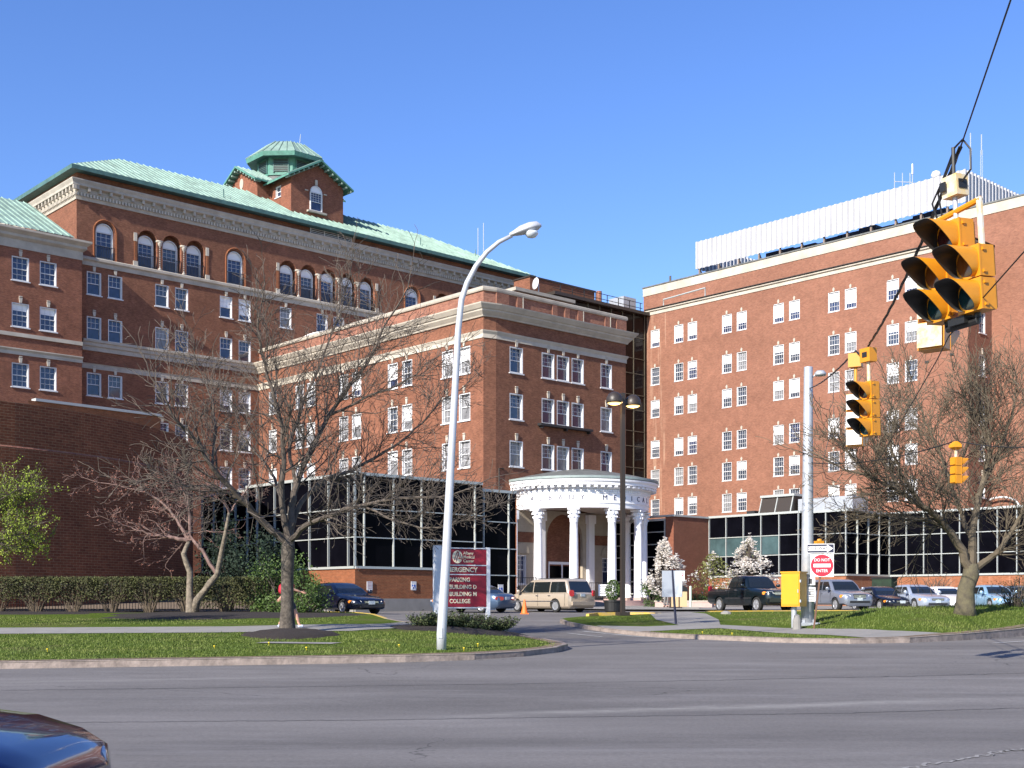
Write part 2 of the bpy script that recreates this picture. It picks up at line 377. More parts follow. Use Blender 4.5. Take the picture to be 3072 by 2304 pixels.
# ---------------------------------------------------------------- terrain
def zr(X, Y):
    z = lerp_tab([(-100, 0), (18, 0), (24, .06), (34, .3), (43, .4), (52, .72), (60, .98), (70, 1.1), (90, 1.25), (110, 1.35), (3000, 1.35)], Y)
    return z+.38*sm((1-X)/7)*sm((Y-33)/9)*(1-sm((Y-50)/14))
def zleft(X, Y):
    k = zr(X, Y)+.13
    a = lerp_tab([(20, .2), (27, .27), (31, .4), (36, .56), (39, .68), (41, .8), (45, .89), (52, 1.0), (60, 1.08), (80, 1.1)], Y)
    b = k+(a-k)*sm((.8-X)/5); return max(b, k-.02)
def zright(X, Y):
    dx, dy = X-16.4, Y-48.5; d = -dx*.5+dy*.866
    return zr(X, Y)+.13+.66*math.exp(-(d/4.2)**2)*sm((X-9.5)/5)
def region(name, pts, zf, m, off=0, step=1.0, kind='structure', smooth=True):
    bm = bmesh.new(); bm.faces.new([bm.verts.new((x, y, 0)) for x, y in pts])
    xs = [p[0] for p in pts]; ys = [p[1] for p in pts]
    for ax, lo, hi in ((0, min(xs), max(xs)), (1, min(ys), max(ys))):
        x = math.floor(lo/step)*step+step
        while x < hi:
            co = [0, 0, 0]; no = [0, 0, 0]; co[ax] = x+1e-4; no[ax] = 1
            bmesh.ops.bisect_plane(bm, geom=bm.verts[:]+bm.edges[:]+bm.faces[:], plane_co=co, plane_no=no); x += step
    bmesh.ops.triangulate(bm, faces=[f for f in bm.faces if len(f.verts) > 4])
    for v in bm.verts: v.co.z = zf(v.co.x, v.co.y)+off
    bmesh.ops.recalc_face_normals(bm, faces=bm.faces)
    me = bpy.data.meshes.new(name); bm.to_mesh(me); bm.free()
    if len(me.polygons) and me.polygons[0].normal.z < 0: me.flip_normals()
    me.materials.append(m); me.polygons.foreach_set('use_smooth', [smooth]*len(me.polygons))
    o = bpy.data.objects.new(name, me); C.objects.link(o); o['kind'] = kind; return o
def kerb(name, line, zf, m, wd=.16, h=.14, inset=1, joints=True):
    """granite kerb along line; top follows zf; lies on the left side of the line when inset=1"""
    pts = []
    for (a, b) in zip(line, line[1:]):
        n = max(1, int(math.hypot(b[0]-a[0], b[1]-a[1])/.6))
        for k in range(n): pts.append((a[0]+(b[0]-a[0])*k/n, a[1]+(b[1]-a[1])*k/n))
    pts.append(line[-1]); V = []; F = []
    for i, (x, y) in enumerate(pts):
        p, q = pts[max(0, i-1)], pts[min(len(pts)-1, i+1)]; dx, dy = q[0]-p[0], q[1]-p[1]; l = math.hypot(dx, dy) or 1
        nx, ny = -dy/l*inset, dx/l*inset; zt = zf(x, y)+.015; zb = min(zt-.02, zr(x, y)-.08)
        j = .012*math.sin(i*1.9)
        V += [(x-nx*(.0+j*.5), y-ny*j*.5, zb), (x+nx*.01, y+ny*.01, zt-.02), (x+nx*.03, y+ny*.03, zt), (x+nx*wd, y+ny*wd, zt), (x+nx*wd, y+ny*wd, zb)]
    for i in range(len(pts)-1):
        o = i*5
        for k in range(4): F.append((o+k, o+k+1, o+5+k+1, o+5+k))
    F.append((0, 1, 2, 3, 4)); o = (len(pts)-1)*5; F.append((o+4, o+3, o+2, o+1, o))
    ob = mesh(name, V, F, m); ob['kind'] = 'structure'; return ob

def asphalt_mat():
    m = bpy.data.materials.new('asphalt'); m.use_nodes = True; n = m.node_tree; b = n.nodes['Principled BSDF']; L = n.links.new
    b.inputs['Roughness'].default_value = .88; b.inputs['Specular IOR Level'].default_value = .25
    tc = n.nodes.new('ShaderNodeTexCoord')
    def noi(scale, rot=0, sc=(1, 1, 1), det=5, rough=.6, kind='ShaderNodeTexNoise'):
        mp = n.nodes.new('ShaderNodeMapping'); mp.inputs['Scale'].default_value = sc; mp.inputs['Rotation'].default_value = (0, 0, rot)
        z = n.nodes.new(kind); z.inputs['Scale'].default_value = scale
        if kind == 'ShaderNodeTexNoise': z.inputs['Detail'].default_value = det; z.inputs['Roughness'].default_value = rough
        L(tc.outputs['Object'], mp.inputs[0]); L(mp.outputs[0], z.inputs['Vector']); return z
    def rng(s, a, b_, c, d):
        r = n.nodes.new('ShaderNodeMapRange'); L(s, r.inputs[0]); r.inputs[1].default_value = a; r.inputs[2].default_value = b_; r.inputs[3].default_value = c; r.inputs[4].default_value = d; return r.outputs[0]
    def mulc(c, f):
        x = n.nodes.new('ShaderNodeMix'); x.data_type = 'RGBA'; x.blend_type = 'MULTIPLY'; x.inputs[0].default_value = 1; L(c, x.inputs[6]); L(f, x.inputs[7]); return x.outputs[2]
    base = n.nodes.new('ShaderNodeRGB'); base.outputs[0].default_value = (.15, .141, .136, 1)
    c = mulc(base.outputs[0], rng(noi(.13, -.22, (1, 2.6, 1), 7, .65).outputs['Fac'], .35, .65, .82, 1.15))      # worn wheel tracks along the road
    c = mulc(c, rng(noi(.07, -.2, (1, 5, 1), 9, .75).outputs['Fac'], .4, .62, .88, 1.1))
    c = mulc(c, rng(noi(16, 0, (1, 1, 1), 5, .95).outputs['Fac'], .3, .7, .66, 1.36))                       # stone chips
    c = mulc(c, rng(noi(140, 0, (1, 1, 1), 2, .9).outputs['Fac'], .3, .7, .8, 1.22))
    # pale dusty scuffs
    sc = rng(noi(.12, -.17, (.6, 3.5, 1), 10, .8).outputs['Fac'], .53, .72, 0, .6)
    x = n.nodes.new('ShaderNodeMix'); x.data_type = 'RGBA'; L(sc, x.inputs[0]); L(c, x.inputs[6]); x.inputs[7].default_value = (.25, .24, .24, 1); c = x.outputs[2]
    # a broken pale scuff where grit has collected, running across the junction
    def lin(th, x0, y0):
        mp = n.nodes.new('ShaderNodeMapping'); mp.vector_type = 'TEXTURE'; mp.inputs['Location'].default_value = (x0, y0, 0); mp.inputs['Rotation'].default_value = (0, 0, th)
        L(va0.outputs[0], mp.inputs[0]); sp = n.nodes.new('ShaderNodeSeparateXYZ'); L(mp.outputs[0], sp.inputs[0]); return sp
    w0 = noi(.35, 0, (1, 1, 1), 4); va0 = n.nodes.new('ShaderNodeVectorMath'); va0.operation = 'MULTIPLY_ADD'; L(w0.outputs['Color'], va0.inputs[0]); va0.inputs[1].default_value = (1.2, 1.2, 0); L(tc.outputs['Object'], va0.inputs[2])
    def m2(op, a_, b_):
        q = n.nodes.new('ShaderNodeMath'); q.operation = op; q.use_clamp = op == 'MULTIPLY'
        for i_, v_ in enumerate((a_, b_)):
            if isinstance(v_, (int, float)): q.inputs[i_].default_value = v_
            elif v_ is not None: L(v_, q.inputs[i_])
        return q.outputs[0]
    for (th, x0, y0, hw_, hl_, col_, amt) in ((.33, 3.4, 18.9, .45, 5.5, (.3, .29, .27, 1), .75), (.2, -7, 24.5, .3, 6, (.26, .25, .235, 1), .5), (.12, 0, 14.2, .8, 7, (.07, .066, .066, 1), .45), (.3, 8, 15.5, 1.1, 4, (.075, .07, .07, 1), .4), (.1, -3, 20.5, .6, 6, (.08, .076, .076, 1), .4)):
        sp = lin(th, x0+.6, y0+.6); ay = rng(m2('ABSOLUTE', sp.outputs[1], None), 0, hw_, 1, 0); ax_ = rng(m2('ABSOLUTE', sp.outputs[0], None), hl_*.4, hl_, 1, 0)
        f_ = m2('MULTIPLY', m2('MULTIPLY', ay, ax_), rng(noi(3.0, th, (.5, 1.5, 1), 6, .8).outputs['Fac'], .35, .62, .1, amt))
        x = n.nodes.new('ShaderNodeMix'); x.data_type = 'RGBA'; L(f_, x.inputs[0]); L(c, x.inputs[6]); x.inputs[7].default_value = col_; c = x.outputs[2]
    # cracks: voronoi edges, warped, only here and there
    wr = noi(.8, 0, (1, 1, 1), 4)
    va = n.nodes.new('ShaderNodeVectorMath'); va.operation = 'MULTIPLY_ADD'; L(wr.outputs['Color'], va.inputs[0]); va.inputs[1].default_value = (1.3, 1.3, 0); L(tc.outputs['Object'], va.inputs[2])
    vo = n.nodes.new('ShaderNodeTexVoronoi'); vo.feature = 'DISTANCE_TO_EDGE'; vo.inputs['Scale'].default_value = .16; L(va.outputs[0], vo.inputs['Vector'])
    cr = rng(vo.outputs['Distance'], .0, .0028, 1, 0); gate = rng(noi(.13).outputs['Fac'], .5, .56, 0, .75)
    mm = n.nodes.new('ShaderNodeMath'); mm.operation = 'MULTIPLY'; L(cr, mm.inputs[0]); L(gate, mm.inputs[1])
    x = n.nodes.new('ShaderNodeMix'); x.data_type = 'RGBA'; L(mm.outputs[0], x.inputs[0]); L(c, x.inputs[6]); x.inputs[7].default_value = (.035, .033, .033, 1); c = x.outputs[2]
    L(c, b.inputs['Base Color'])
    bp = n.nodes.new('ShaderNodeBump'); bp.inputs['Strength'].default_value = .7; bp.inputs['Distance'].default_value = .008
    L(noi(60, 0, (1, 1, 1), 4, .8).outputs['Fac'], bp.inputs['Height']); L(bp.outputs[0], b.inputs['Normal']); return m
def grass_mat():
    m = bpy.data.materials.new('grass'); m.use_nodes = True; n = m.node_tree; b = n.nodes['Principled BSDF']; L = n.links.new
    b.inputs['Roughness'].default_value = .95; b.inputs['Specular IOR Level'].default_value = .1
    tc = n.nodes.new('ShaderNodeTexCoord')
    def noi(s, det=5, r=.6):
        z = n.nodes.new('ShaderNodeTexNoise'); z.inputs['Scale'].default_value = s; z.inputs['Detail'].default_value = det; z.inputs['Roughness'].default_value = r; L(tc.outputs['Object'], z.inputs['Vector']); return z.outputs['Fac']
    def ramp(f, stops):
        r = n.nodes.new('ShaderNodeValToRGB'); L(f, r.inputs[0]); e = r.color_ramp.elements
        e[0].position, e[0].color = stops[0][0], (*stops[0][1], 1); e[1].position, e[1].color = stops[-1][0], (*stops[-1][1], 1)
        for p, c in stops[1:-1]: q = e.new(p); q.color = (*c, 1)
        return r.outputs[0]
    a = ramp(noi(22, 4, .8), [(.3, (.035, .062, .008)), (.5, (.075, .115, .014)), (.7, (.125, .165, .025))])
    d = ramp(noi(30, 4, .8), [(.3, (.085, .078, .03)), (.7, (.2, .165, .085))])
    f = n.nodes.new('ShaderNodeMapRange'); L(noi(.55, 6, .65), f.inputs[0]); f.inputs[1].default_value = .52; f.inputs[2].default_value = .72; f.inputs[4].default_value = .8
    x = n.nodes.new('ShaderNodeMix'); x.data_type = 'RGBA'; L(f.outputs[0], x.inputs[0]); L(a, x.inputs[6]); L(d, x.inputs[7]); L(x.outputs[2], b.inputs['Base Color'])
    bp = n.nodes.new('ShaderNodeBump'); bp.inputs['Strength'].default_value = .8; bp.inputs['Distance'].default_value = .04; L(noi(35, 4, .9), bp.inputs['Height']); L(bp.outputs[0], b.inputs['Normal']); return m
M['asphalt'] = asphalt_mat(); M['grass'] = grass_mat()
M['blade'] = mat('grass_blade', (.05, .09, .008), .8, col2=(.15, .175, .035), vscale=.5)
M['yellow_paint'] = mat('kerb_yellow', (.62, .4, .03), .7, col2=(.4, .3, .14), vscale=3)
M['line'] = mat('road_paint', (.5, .5, .48), .7, col2=(.25, .25, .25), vscale=2)
M['dirt'] = mat('bare_earth', (.16, .115, .075), .95, var=.35, vscale=3, bump=.5)

# road sheet
def road():
    xs = [-400, -200, -100, -60]+[-50+2*i for i in range(51)]+[60, 100, 200, 400]
    ys = [-60, -30, -15]+[-6+3*i for i in range(9)]+[20+1.5*i for i in range(40)]+[85, 95, 110, 200, 500, 1200]
    V = [(x, y, zr(x, y)) for y in ys for x in xs]; n = len(xs)
    F = [(j*n+i, j*n+i+1, (j+1)*n+i+1, (j+1)*n+i) for j in range(len(ys)-1) for i in range(n-1)]
    o = mesh('road', V, F, M['asphalt'], smooth=True); o['kind'] = 'structure'
road()
KL = [(-60, 14), (-30, 21.6), (-20, 24.7), (-11.1, 27.3), (-4.3, 28.8), (-2.5, 29.3), (-.9, 30.1), (.3, 31.3), (1.2, 32.9), (1.55, 34.4), (1.45, 36.0), (.95, 38.5), (.2, 41.0), (-.8, 42.6), (-2.6, 43.9), (-3.6, 44.6), (-4.6, 46.6), (-5.4, 49.5), (-6.4, 51.3), (-8.2, 52.6), (-12, 53.6)]
region('lawn', KL+[(-20, 57), (-60, 60)], zleft, M['grass'])
kerb('kerb', KL[:17], zleft, M['granite'])
kerb('kerb', KL[16:], zleft, M['yellow_paint'])
KR = [(2.0, 52.4), (2.15, 50.5), (2.7, 48), (3.4, 45.8), (4.3, 43.7), (5.4, 41.8), (6.9, 39.9), (8.3, 38.4), (10.2, 37.7), (12.2, 38.3), (14.5, 40.2), (17.7, 43.3), (24, 49.5), (32, 59), (45, 76)]
region('grass_verge', [(2.3, 54), (3.2, 55.5), (4.4, 56.2), (9, 60.5), (14, 62.5), (22, 64.5), (34, 66), (44, 77)]+KR[::-1], zright, M['grass'])
kerb('kerb', KR[::-1], zright, M['granite'], inset=-1) if False else kerb('kerb', KR, zright, M['granite'], inset=1)
# pavements
region('sidewalk', [(-60, 36.0), (-20, 37.2), (-9, 37.9), (-5, 38.5), (-3.6, 40.5), (-2.9, 43.3), (-3.9, 44.3), (-5.0, 41.6), (-9, 40.0), (-20, 39.2), (-60, 38.2)], lambda x, y: zleft(x, y)+.012, M['concrete'], step=.5)
region('sidewalk', [(3.5, 45.7), (4.5, 43.6), (6.0, 44.9), (7.6, 45.9), (8.9, 43.4), (10.2, 40.8), (11.0, 38.1), (14.2, 40.1), (12.4, 41.2), (11.2, 43.0), (9.6, 46.4), (8.0, 48.2), (6.6, 48.0), (5.0, 47.0), (3.2, 47.6)], lambda x, y: zright(x, y)+.012, M['concrete'], step=.5)
region('sidewalk', [(6.4, 47.9), (8.0, 48.0), (8.6, 52), (9, 58), (8.4, 60), (6.4, 57.9), (6.0, 52)], lambda x, y: zright(x, y)+.016, M['concrete'], step=.5)
region('stone_slab', [(-6.9, 33.6), (-4.8, 33.2), (-4.6, 33.8), (-6.7, 34.1)], lambda x, y: zleft(x, y)+.02, M['concrete'], step=.5)
# entrance plaza before the portico
region('plaza', [(1, 76), (6, 69.5), (30, 64.0), (36, 72), (24, 96), (8, 100), (-2, 88)], lambda x, y: zr(x, y)+.10, M['concrete'], step=3)
kerb('kerb', [(3.4, 57.6), (3.9, 58.9), (5.2, 59.6), (6.6, 59.3), (7.0, 58.4)], lambda x, y: zr(x, y)+.14, M['yellow_paint'], inset=-1)
kerb('kerb', [(9.6, 62.2), (13, 63.4), (18, 64.6)], lambda x, y: zr(x, y)+.14, M['yellow_paint'], inset=-1)
# mulch beds
def mound(name, cx, cy, rx, ry, h, zf, m, n=28, rings=7, label=None):
    V = [(cx, cy, zf(cx, cy)+h)]; F = []
    for i in range(1, rings+1):
        q = i/rings
        for k in range(n):
            t = 2*math.pi*k/n; rr = q*(1+.13*math.sin(3*t+cx)+.07*math.sin(7*t)); x, y = cx+rx*rr*math.cos(t), cy+ry*rr*math.sin(t)
            V.append((x, y, zf(x, y)+h*(1-q**2)+random.uniform(-.01, .015)*(q < .95)+(.014 if q < 1 else -.02)))
    for k in range(n): F.append((0, 1+k, 1+(k+1) % n))
    for i in range(rings-1):
        for k in range(n): a = 1+i*n+k; b = 1+i*n+(k+1) % n; F.append((a, a+n, b+n, b))
    o = mesh(name, V, F, m, smooth=True); o['kind'] = 'structure'; return o
mound('mulch_bed', -6.55, 36.9, 1.4, 1.35, .2, zleft, M['mulch'])
mound('mulch_bed', -11.2, 48.4, 5.0, 3.3, .07, zleft, M['mulch'])
mound('mulch_bed', -1.6, 40.7, 2.3, 1.9, .08, zleft, M['mulch'])
mound('mulch_bed', -26, 50.6, 12, 1.9, .04, zleft, M['mulch'])

# driveway markings
def strip(name, pts, wd, m, zf=zr, off=.012):
    V = []; F = []
    for i, (x, y) in enumerate(pts):
        p, q = pts[max(0, i-1)], pts[min(len(pts)-1, i+1)]; dx, dy = q[0]-p[0], q[1]-p[1]; l = math.hypot(dx, dy)
        nx, ny = -dy/l*wd/2, dx/l*wd/2; V += [(x-nx, y-ny, zf(x-nx, y-ny)+off), (x+nx, y+ny, zf(x+nx, y+ny)+off)]
    for i in range(len(pts)-1): F.append((2*i, 2*i+1, 2*i+3, 2*i+2))
    o = mesh(name, V, F, m); o['kind'] = 'structure'; return o
def seg(a, b, n): return [(a[0]+(b[0]-a[0])*k/n, a[1]+(b[1]-a[1])*k/n) for k in range(n+1)]
strip('road_marking', seg((2.6, 46.2), (5.1, 41.6), 8), .13, M['line'])
strip('road_marking', seg((5.1, 41.6), (5.9, 43.6), 4), .12, M['line']) if False else None
strip('road_marking', seg((2.0, 45.0), (3.1, 42.8), 4), .1, M['line'])
for k in range(3): strip('road_marking', seg((14.6+k*1.5, 37.9+k*.55), (28+k*2.2, 50.5-k*.6), 12), .16, M['line'])
# road seams and repaired cracks
M['tar'] = mat('crack_sealer', (.03, .03, .03), .8)
M['pale_crack'] = mat('crumbled_crack', (.24, .23, .22), .95, var=.4, vscale=20)
def crack(pts, wd, m, jit=.05, n=26):
    full = []
    for (p, q) in zip(pts, pts[1:]):
        for k in range(n):
            t = k/n; full.append((p[0]+(q[0]-p[0])*t+random.gauss(0, jit)*.4, p[1]+(q[1]-p[1])*t+random.gauss(0, jit)))
    strip('road_crack', full, wd, m, off=.006)
crack([(-9, 22.0), (0, 23.5), (9, 25.6), (20, 29)], .035, M['tar'], .03, 60)
crack([(-8, 16.4), (-2, 16.9), (5, 18.0), (14, 20.5)], .03, M['tar'], .02, 60)
crack([(2.45, 10.7), (3.6, 11.9), (4.9, 13.0), (5.6, 13.6), (7.2, 14.3)], .045, M['pale_crack'], .06)
crack([(2.0, 9.6), (2.6, 10.2), (3.9, 11.2)], .03, M['pale_crack'], .05)
crack([(2.15, 10.1), (2.55, 9.3), (2.5, 8.6)], .035, M['pale_crack'], .05)
crack([(3.7, 11.6), (6, 11.3), (9, 11.0)], .014, M['pale_crack'], .03)
def edge_dirt(line, zf, side, w_=.32):
    pts = []
    for a_, b_ in zip(line, line[1:]):
        n = max(1, int(math.hypot(b_[0]-a_[0], b_[1]-a_[1])/.5)); nx, ny = -(b_[1]-a_[1]), b_[0]-a_[0]; l = math.hypot(nx, ny)
        for k in range(n): pts.append((a_[0]+(b_[0]-a_[0])*k/n+nx/l*side*(.16+w_/2), a_[1]+(b_[1]-a_[1])*k/n+ny/l*side*(.16+w_/2)))
    strip('bare_earth_edge', pts, w_, M['dirt'], zf=zf, off=.016)
edge_dirt(KL[2:14], zleft, 1, .3); edge_dirt(KR[4:13], zright, 1, .3)
# blades of grass, thickest where they are seen
def grass(name, n, box, zf, inside, h=(.025, .07), seed=3):
    rnd = random.Random(seed); V = []; F = []
    for _ in range(n):
        x = rnd.uniform(box[0], box[1]); y = rnd.uniform(box[2], box[3])
        if not inside(x, y): continue
        z = zf(x, y)-.01; hh = rnd.uniform(*h)*(1.6 if rnd.random() < .05 else 1); a_ = rnd.uniform(0, 6.28); w_ = rnd.uniform(.008, .02)
        dx, dy = math.cos(a_)*w_, math.sin(a_)*w_; lx, ly = rnd.gauss(0, .03), rnd.gauss(0, .03); k = len(V)
        V += [(x-dx, y-dy, z), (x+dx, y+dy, z), (x+lx, y+ly, z+hh)]; F.append((k, k+1, k+2))
    o = mesh(name, V, F, M['blade']); o['kind'] = 'stuff'; o['label'] = 'short spring grass blades covering the lawn'; return o
def inpoly(poly):
    def f(x, y):
        c = False; j = len(poly)-1
        for i in range(len(poly)):
            xi, yi = poly[i]; xj, yj = poly[j]
            if (yi > y) != (yj > y) and x < (xj-xi)*(y-yi)/(yj-yi)+xi: c = not c
            j = i
        return c
    return f
rl = random.Random(77)
pl = inpoly([(-20, 25.2), (-11.1, 27.6), (-2.5, 29.6), (1.2, 33.2), (1.2, 36), (0, 40), (-3, 43), (-3.2, 38.6), (-9, 37.8), (-20, 37)])
grass('grass', 42000, (-15, 1.5, 26, 43), zleft, lambda x, y: pl(x, y) and ((x+6.55)/1.45)**2+((y-36.9)/1.4)**2 > 1 and ((x+1.6)/2.3)**2+((y-40.7)/1.9)**2 > 1 and abs(x+5.75) > 1.1 or (pl(x, y) and (y < 33 or y > 34.3) and ((x+6.55)/1.45)**2+((y-36.9)/1.4)**2 > 1 and ((x+1.6)/2.3)**2+((y-40.7)/1.9)**2 > 1))
pr = inpoly([(10.6, 43.5), (12.6, 41.5), (14.5, 40.4), (17.7, 43.5), (22, 48), (22, 56), (14, 56), (10, 50)])
grass('grass', 14000, (10, 22, 40, 56), zright, pr, h=(.04, .12), seed=5)
pr2 = inpoly([(4.6, 43.5), (6.8, 40.2), (8.4, 38.6), (10.6, 38.0), (9.8, 41), (8.4, 44), (7.5, 45.4), (6, 44.6)])
grass('grass', 9000, (4, 11, 37, 46), zright, pr2, seed=6)
pr3 = inpoly([(2.5, 53.5), (3.3, 49.5), (6.2, 48.6), (6.1, 55), (4.2, 56)]); pr4 = inpoly([(9.3, 47.4), (12, 44.5), (14, 50), (17, 61), (9.4, 59.5), (8.9, 50)]); pr5 = inpoly([(-21, 39.6), (-5.6, 42), (-5.8, 48.5), (-8, 44.5), (-16, 45.8), (-21, 48.5)])
grass('grass', 7000, (2, 17, 47, 61), zright, lambda x, y: pr3(x, y) or pr4(x, y), seed=8)
grass('grass', 12000, (-21, -5, 39, 49), zleft, pr5, seed=9)
# dandelions
def dandelions():
    mb = MB()
    for x, y in ((-11.3, 30.4), (-7.5, 31.5), (-6.4, 32.9), (-5.1, 31.0), (-2.9, 32.1), (-1.2, 31.2), (-.9, 33), (7.2, 40.9), (6.4, 42)):
        z = (zleft if x < 3 else zright)(x, y); mb.lathe((x, y, z+.07), [(.001, -.02), (.03, 0), (.025, .015), (.001, .02)], 8); mb.tube([(x, y, z-.02), (x, y, z+.06)], .005, 4)
    o = mb.build('dandelion_flowers', mat('dandelion', (.8, .6, .02), .6)); o['kind'] = 'stuff'; o['label'] = 'small yellow dandelion flowers dotted about the grass'
dandelions()
# ---------------------------------------------------------------- hospital, long green-roofed block
LF = FA((-34.572, 100.5))
def z_(v): return v+E0
def build_main():
    b = thing('hospital_building', 'long dark brick block with pale green roof and roof tower, behind the bare tree', 'building', (-16, 112, 1.3))
    f = LF; LEN = 48.6; DEP = 16.
    singles = [(1.16, 13.0-.0), ]
    ar = []      # arched openings (s0,s1,z0,zcrown)
    for c in (1.93, 13.9, 33.5, 45.5): ar.append((c-.8, c+.8, z_(27.86), z_(30.9)))
    groups = [(5.65, 7.85, 10.05), (19.3, 21.5, 23.7, 25.9, 28.1), (37.4, 39.6, 41.8)]
    gar = []
    for g in groups:
        for c in g: gar.append((c-.86, c+.86, z_(27.86), z_(31.0)))
    rows = [26.7, 23.08, 18.54, 15.1, 11.8]
    cols = [.4, 2.2, 6.33, 8.14, 12.37, 14.22, 18.43, 22.36, 24.21]
    holes = []; wins = []
    for ri, zt in enumerate(rows):
        for ci, s in enumerate(cols):
            if ri > 1 and s > 16: continue
            holes.append((s, s+1.22, z_(zt-1.86), z_(zt))); wins.append((s, z_(zt-1.86), ri, ci))
    wall('wall', f, -.0, LEN, 1.2, z_(27.16), holes, M['brick_old'], b, depth=.25)
    # top storey: two depths of arch
    wall('arcade_wall', f, -.45+.0, LEN, z_(27.74), z_(34.6), [], M['brick_old'], b, depth=.55, arches=[(a, c, z1, z2) for a, c, z1, z2 in ar]+gar)
    back = slab('arcade_back_wall', f, .5, LEN-.5, .62, .7, z_(27.5), z_(31.5), M['brick_old'], b)
    for (a, c, z1, z2) in ar:
        r0 = (c-a)/2; cx = (a+c)/2; zs = z2-r0; V = []; F = []; path = [(cx-r0-.16, z1-.0)]+[(cx-(r0+.16)*math.cos(math.pi*k/16), zs+(r0+.16)*math.sin(math.pi*k/16)) for k in range(17)]+[(cx+r0+.16, z1)]
        m_ = MB()
        for p, q in zip(path, path[1:]): m_.tube([f.w(p[0], -.05, p[1]), f.w(q[0], -.05, q[1])], .07, 4)
        m_.build('arch_surround', M['brick_new'], b)
        w_ = window(f, a+.06, z1+.05, c-a-.12, z2-z1-.12, b, lites=(3, 3, False), arch=True, key=False, sill=False, rec=.12)
    for g in groups:
        for i, c in enumerate(g):
            window(f, c-.7, z_(27.9), 1.4, 2.75, b, lites=(3, 3, False), arch=True, key=False, sill=False, rec=.4, pane=(i % 3 == 1)*1)
        for i in range(len(g)+1):
            sx = (g[0]-1.1) if i == 0 else (g[-1]+1.1 if i == len(g) else (g[i-1]+g[i])/2)
            if 0 < i < len(g):
                m_ = MB(); n = 26; P_ = []; 
                m_.lathe(tuple(f.w(sx, .12, z_(27.86))), [(.2, 0), (.2, .12), (.15, .2)]+[(.13+.018*math.sin(k*2.4), .25+k*.07) for k in range(25)]+[(.14, 2.0), (.2, 2.08), (.24, 2.28), (.24, 2.36)], 10)
                p = f.w(sx, .18, 0); m_.box((p.x, p.y, z_(27.86)+2.43), (.55, .5, .14), f.a); m_.build('twisted_column', M['stone2'], b, smooth=True)
            else:
                m_ = MB(); m_.fbox(f, sx-.14, sx+.14, -.06, 0, z_(29.9), z_(30.6)); m_.fbox(f, sx-.2, sx+.2, -.08, 0, z_(27.8), z_(28.25)); pieces(m_, 'pilaster_trim', M['stone2'], b)
                m_ = MB(); m_.fbox(f, sx-.1, sx+.1, -.05, 0, z_(28.25), z_(29.9)); m_.build('pilaster', M['brick_new'], b)
    # iron balconettes
    for (c, wd) in [(x[0]/2+x[1]/2, 1.7) for x in ar]+[(c, 1.66) for g in groups for c in g]:
        m_ = MB(); m_.fbox(f, c-wd/2, c+wd/2, -.02, .02, z_(28.9), z_(28.94)); m_.fbox(f, c-wd/2, c+wd/2, -.02, .02, z_(28.0), z_(28.04))
        for k in range(13): s = c-wd/2+wd*k/12; m_.fbox(f, s-.014, s+.014, -.012, .012, z_(28.04), z_(28.9))
        m_.build('balconette_rail', M['iron'], b)
    blinds = {(0, 4): 1, (0, 5): 3, (2, 4): 3, (2, 5): 1, (3, 5): 2}
    for (s, z, ri, ci) in wins:
        window(f, s, z, 1.22, 1.86, b, lites=(3, 2, False), blind=blinds.get((ri, ci), 0), pane=[0, 0, 1, 0, 2, 0, 1][(ri*5+ci*3) % 7], rec=.02)
    # stone courses
    profile_band('sill_course', f, 0, LEN, [(0, z_(27.16)), (-.08, z_(27.16)), (-.08, z_(27.5)), (-.22, z_(27.6)), (-.22, z_(27.78)), (-.12, z_(27.86)), (0, z_(27.86))], M['stone'], b, 0, 1)
    profile_band('stone_course', f, 0, 26, [(0, z_(20.3)), (-.1, z_(20.3)), (-.1, z_(20.62)), (-.2, z_(20.7)), (-.2, z_(20.95)), (-.3, z_(21.0)), (-.3, z_(21.2)), (0, z_(21.24))], M['stone'], b)
    profile_band('stone_course', f, 0, 26, [(0, z_(18.85)), (-.05, z_(18.85)), (-.05, z_(19.2)), (-.1, z_(19.28)), (0, z_(19.3))], M['stone'], b)
    # main cornice, front and left return
    prof = [(0, z_(32.3)), (-.08, z_(32.3)), (-.1, z_(32.5)), (-.16, z_(32.85)), (-.2, z_(32.95)), (-.2, z_(33.2)), (-.5, z_(33.32)), (-.5, z_(33.5)), (-.62, z_(33.75)), (-.62, z_(33.82)), (0, z_(33.9))]
    profile_band('cornice', f, -.45, LEN, prof, M['stone'], b, 1, 1)
    m_ = MB(); s = -.5
    while s < LEN+.2: m_.fbox(f, s, s+.14, -.26, -.16, z_(32.58), z_(32.84)); s += .27
    m_.build('dentils', M['stone2'], b)
    m_ = MB(); s = -.6
    while s < LEN+.3: m_.fbox(f, s, s+.2, -.46, -.19, z_(32.98), z_(33.3)); s += .93
    pieces(m_, 'cornice_bracket', M['stone'], b)
    # left end wall (faces the sun) and its cornice
    g = Frame(tuple(f.w(-.45, DEP, 0))[:2], f.a-R(90))
    wall('end_wall', g, 0, DEP, z_(20), z_(34.6), [], M['brick_old'], b)
    profile_band('cornice', g, 0, DEP, prof, M['stone'], b, 0, 1)
    m_ = MB(); s = 0
    while s < DEP+.2: m_.fbox(g, s, s+.14, -.26, -.16, z_(32.58), z_(32.84)); s += .27
    m_.build('dentils', M['stone2'], b)
    m_ = MB(); s = .2
    while s < DEP+.3: m_.fbox(g, s, s+.2, -.46, -.19, z_(32.98), z_(33.3)); s += .7
    pieces(m_, 'cornice_bracket', M['stone'], b)
    wall('end_wall', Frame(tuple(f.w(LEN, 0, 0))[:2], f.a+R(90)), 0, DEP, 1.2, z_(34.6), [], M['brick_old'], b)
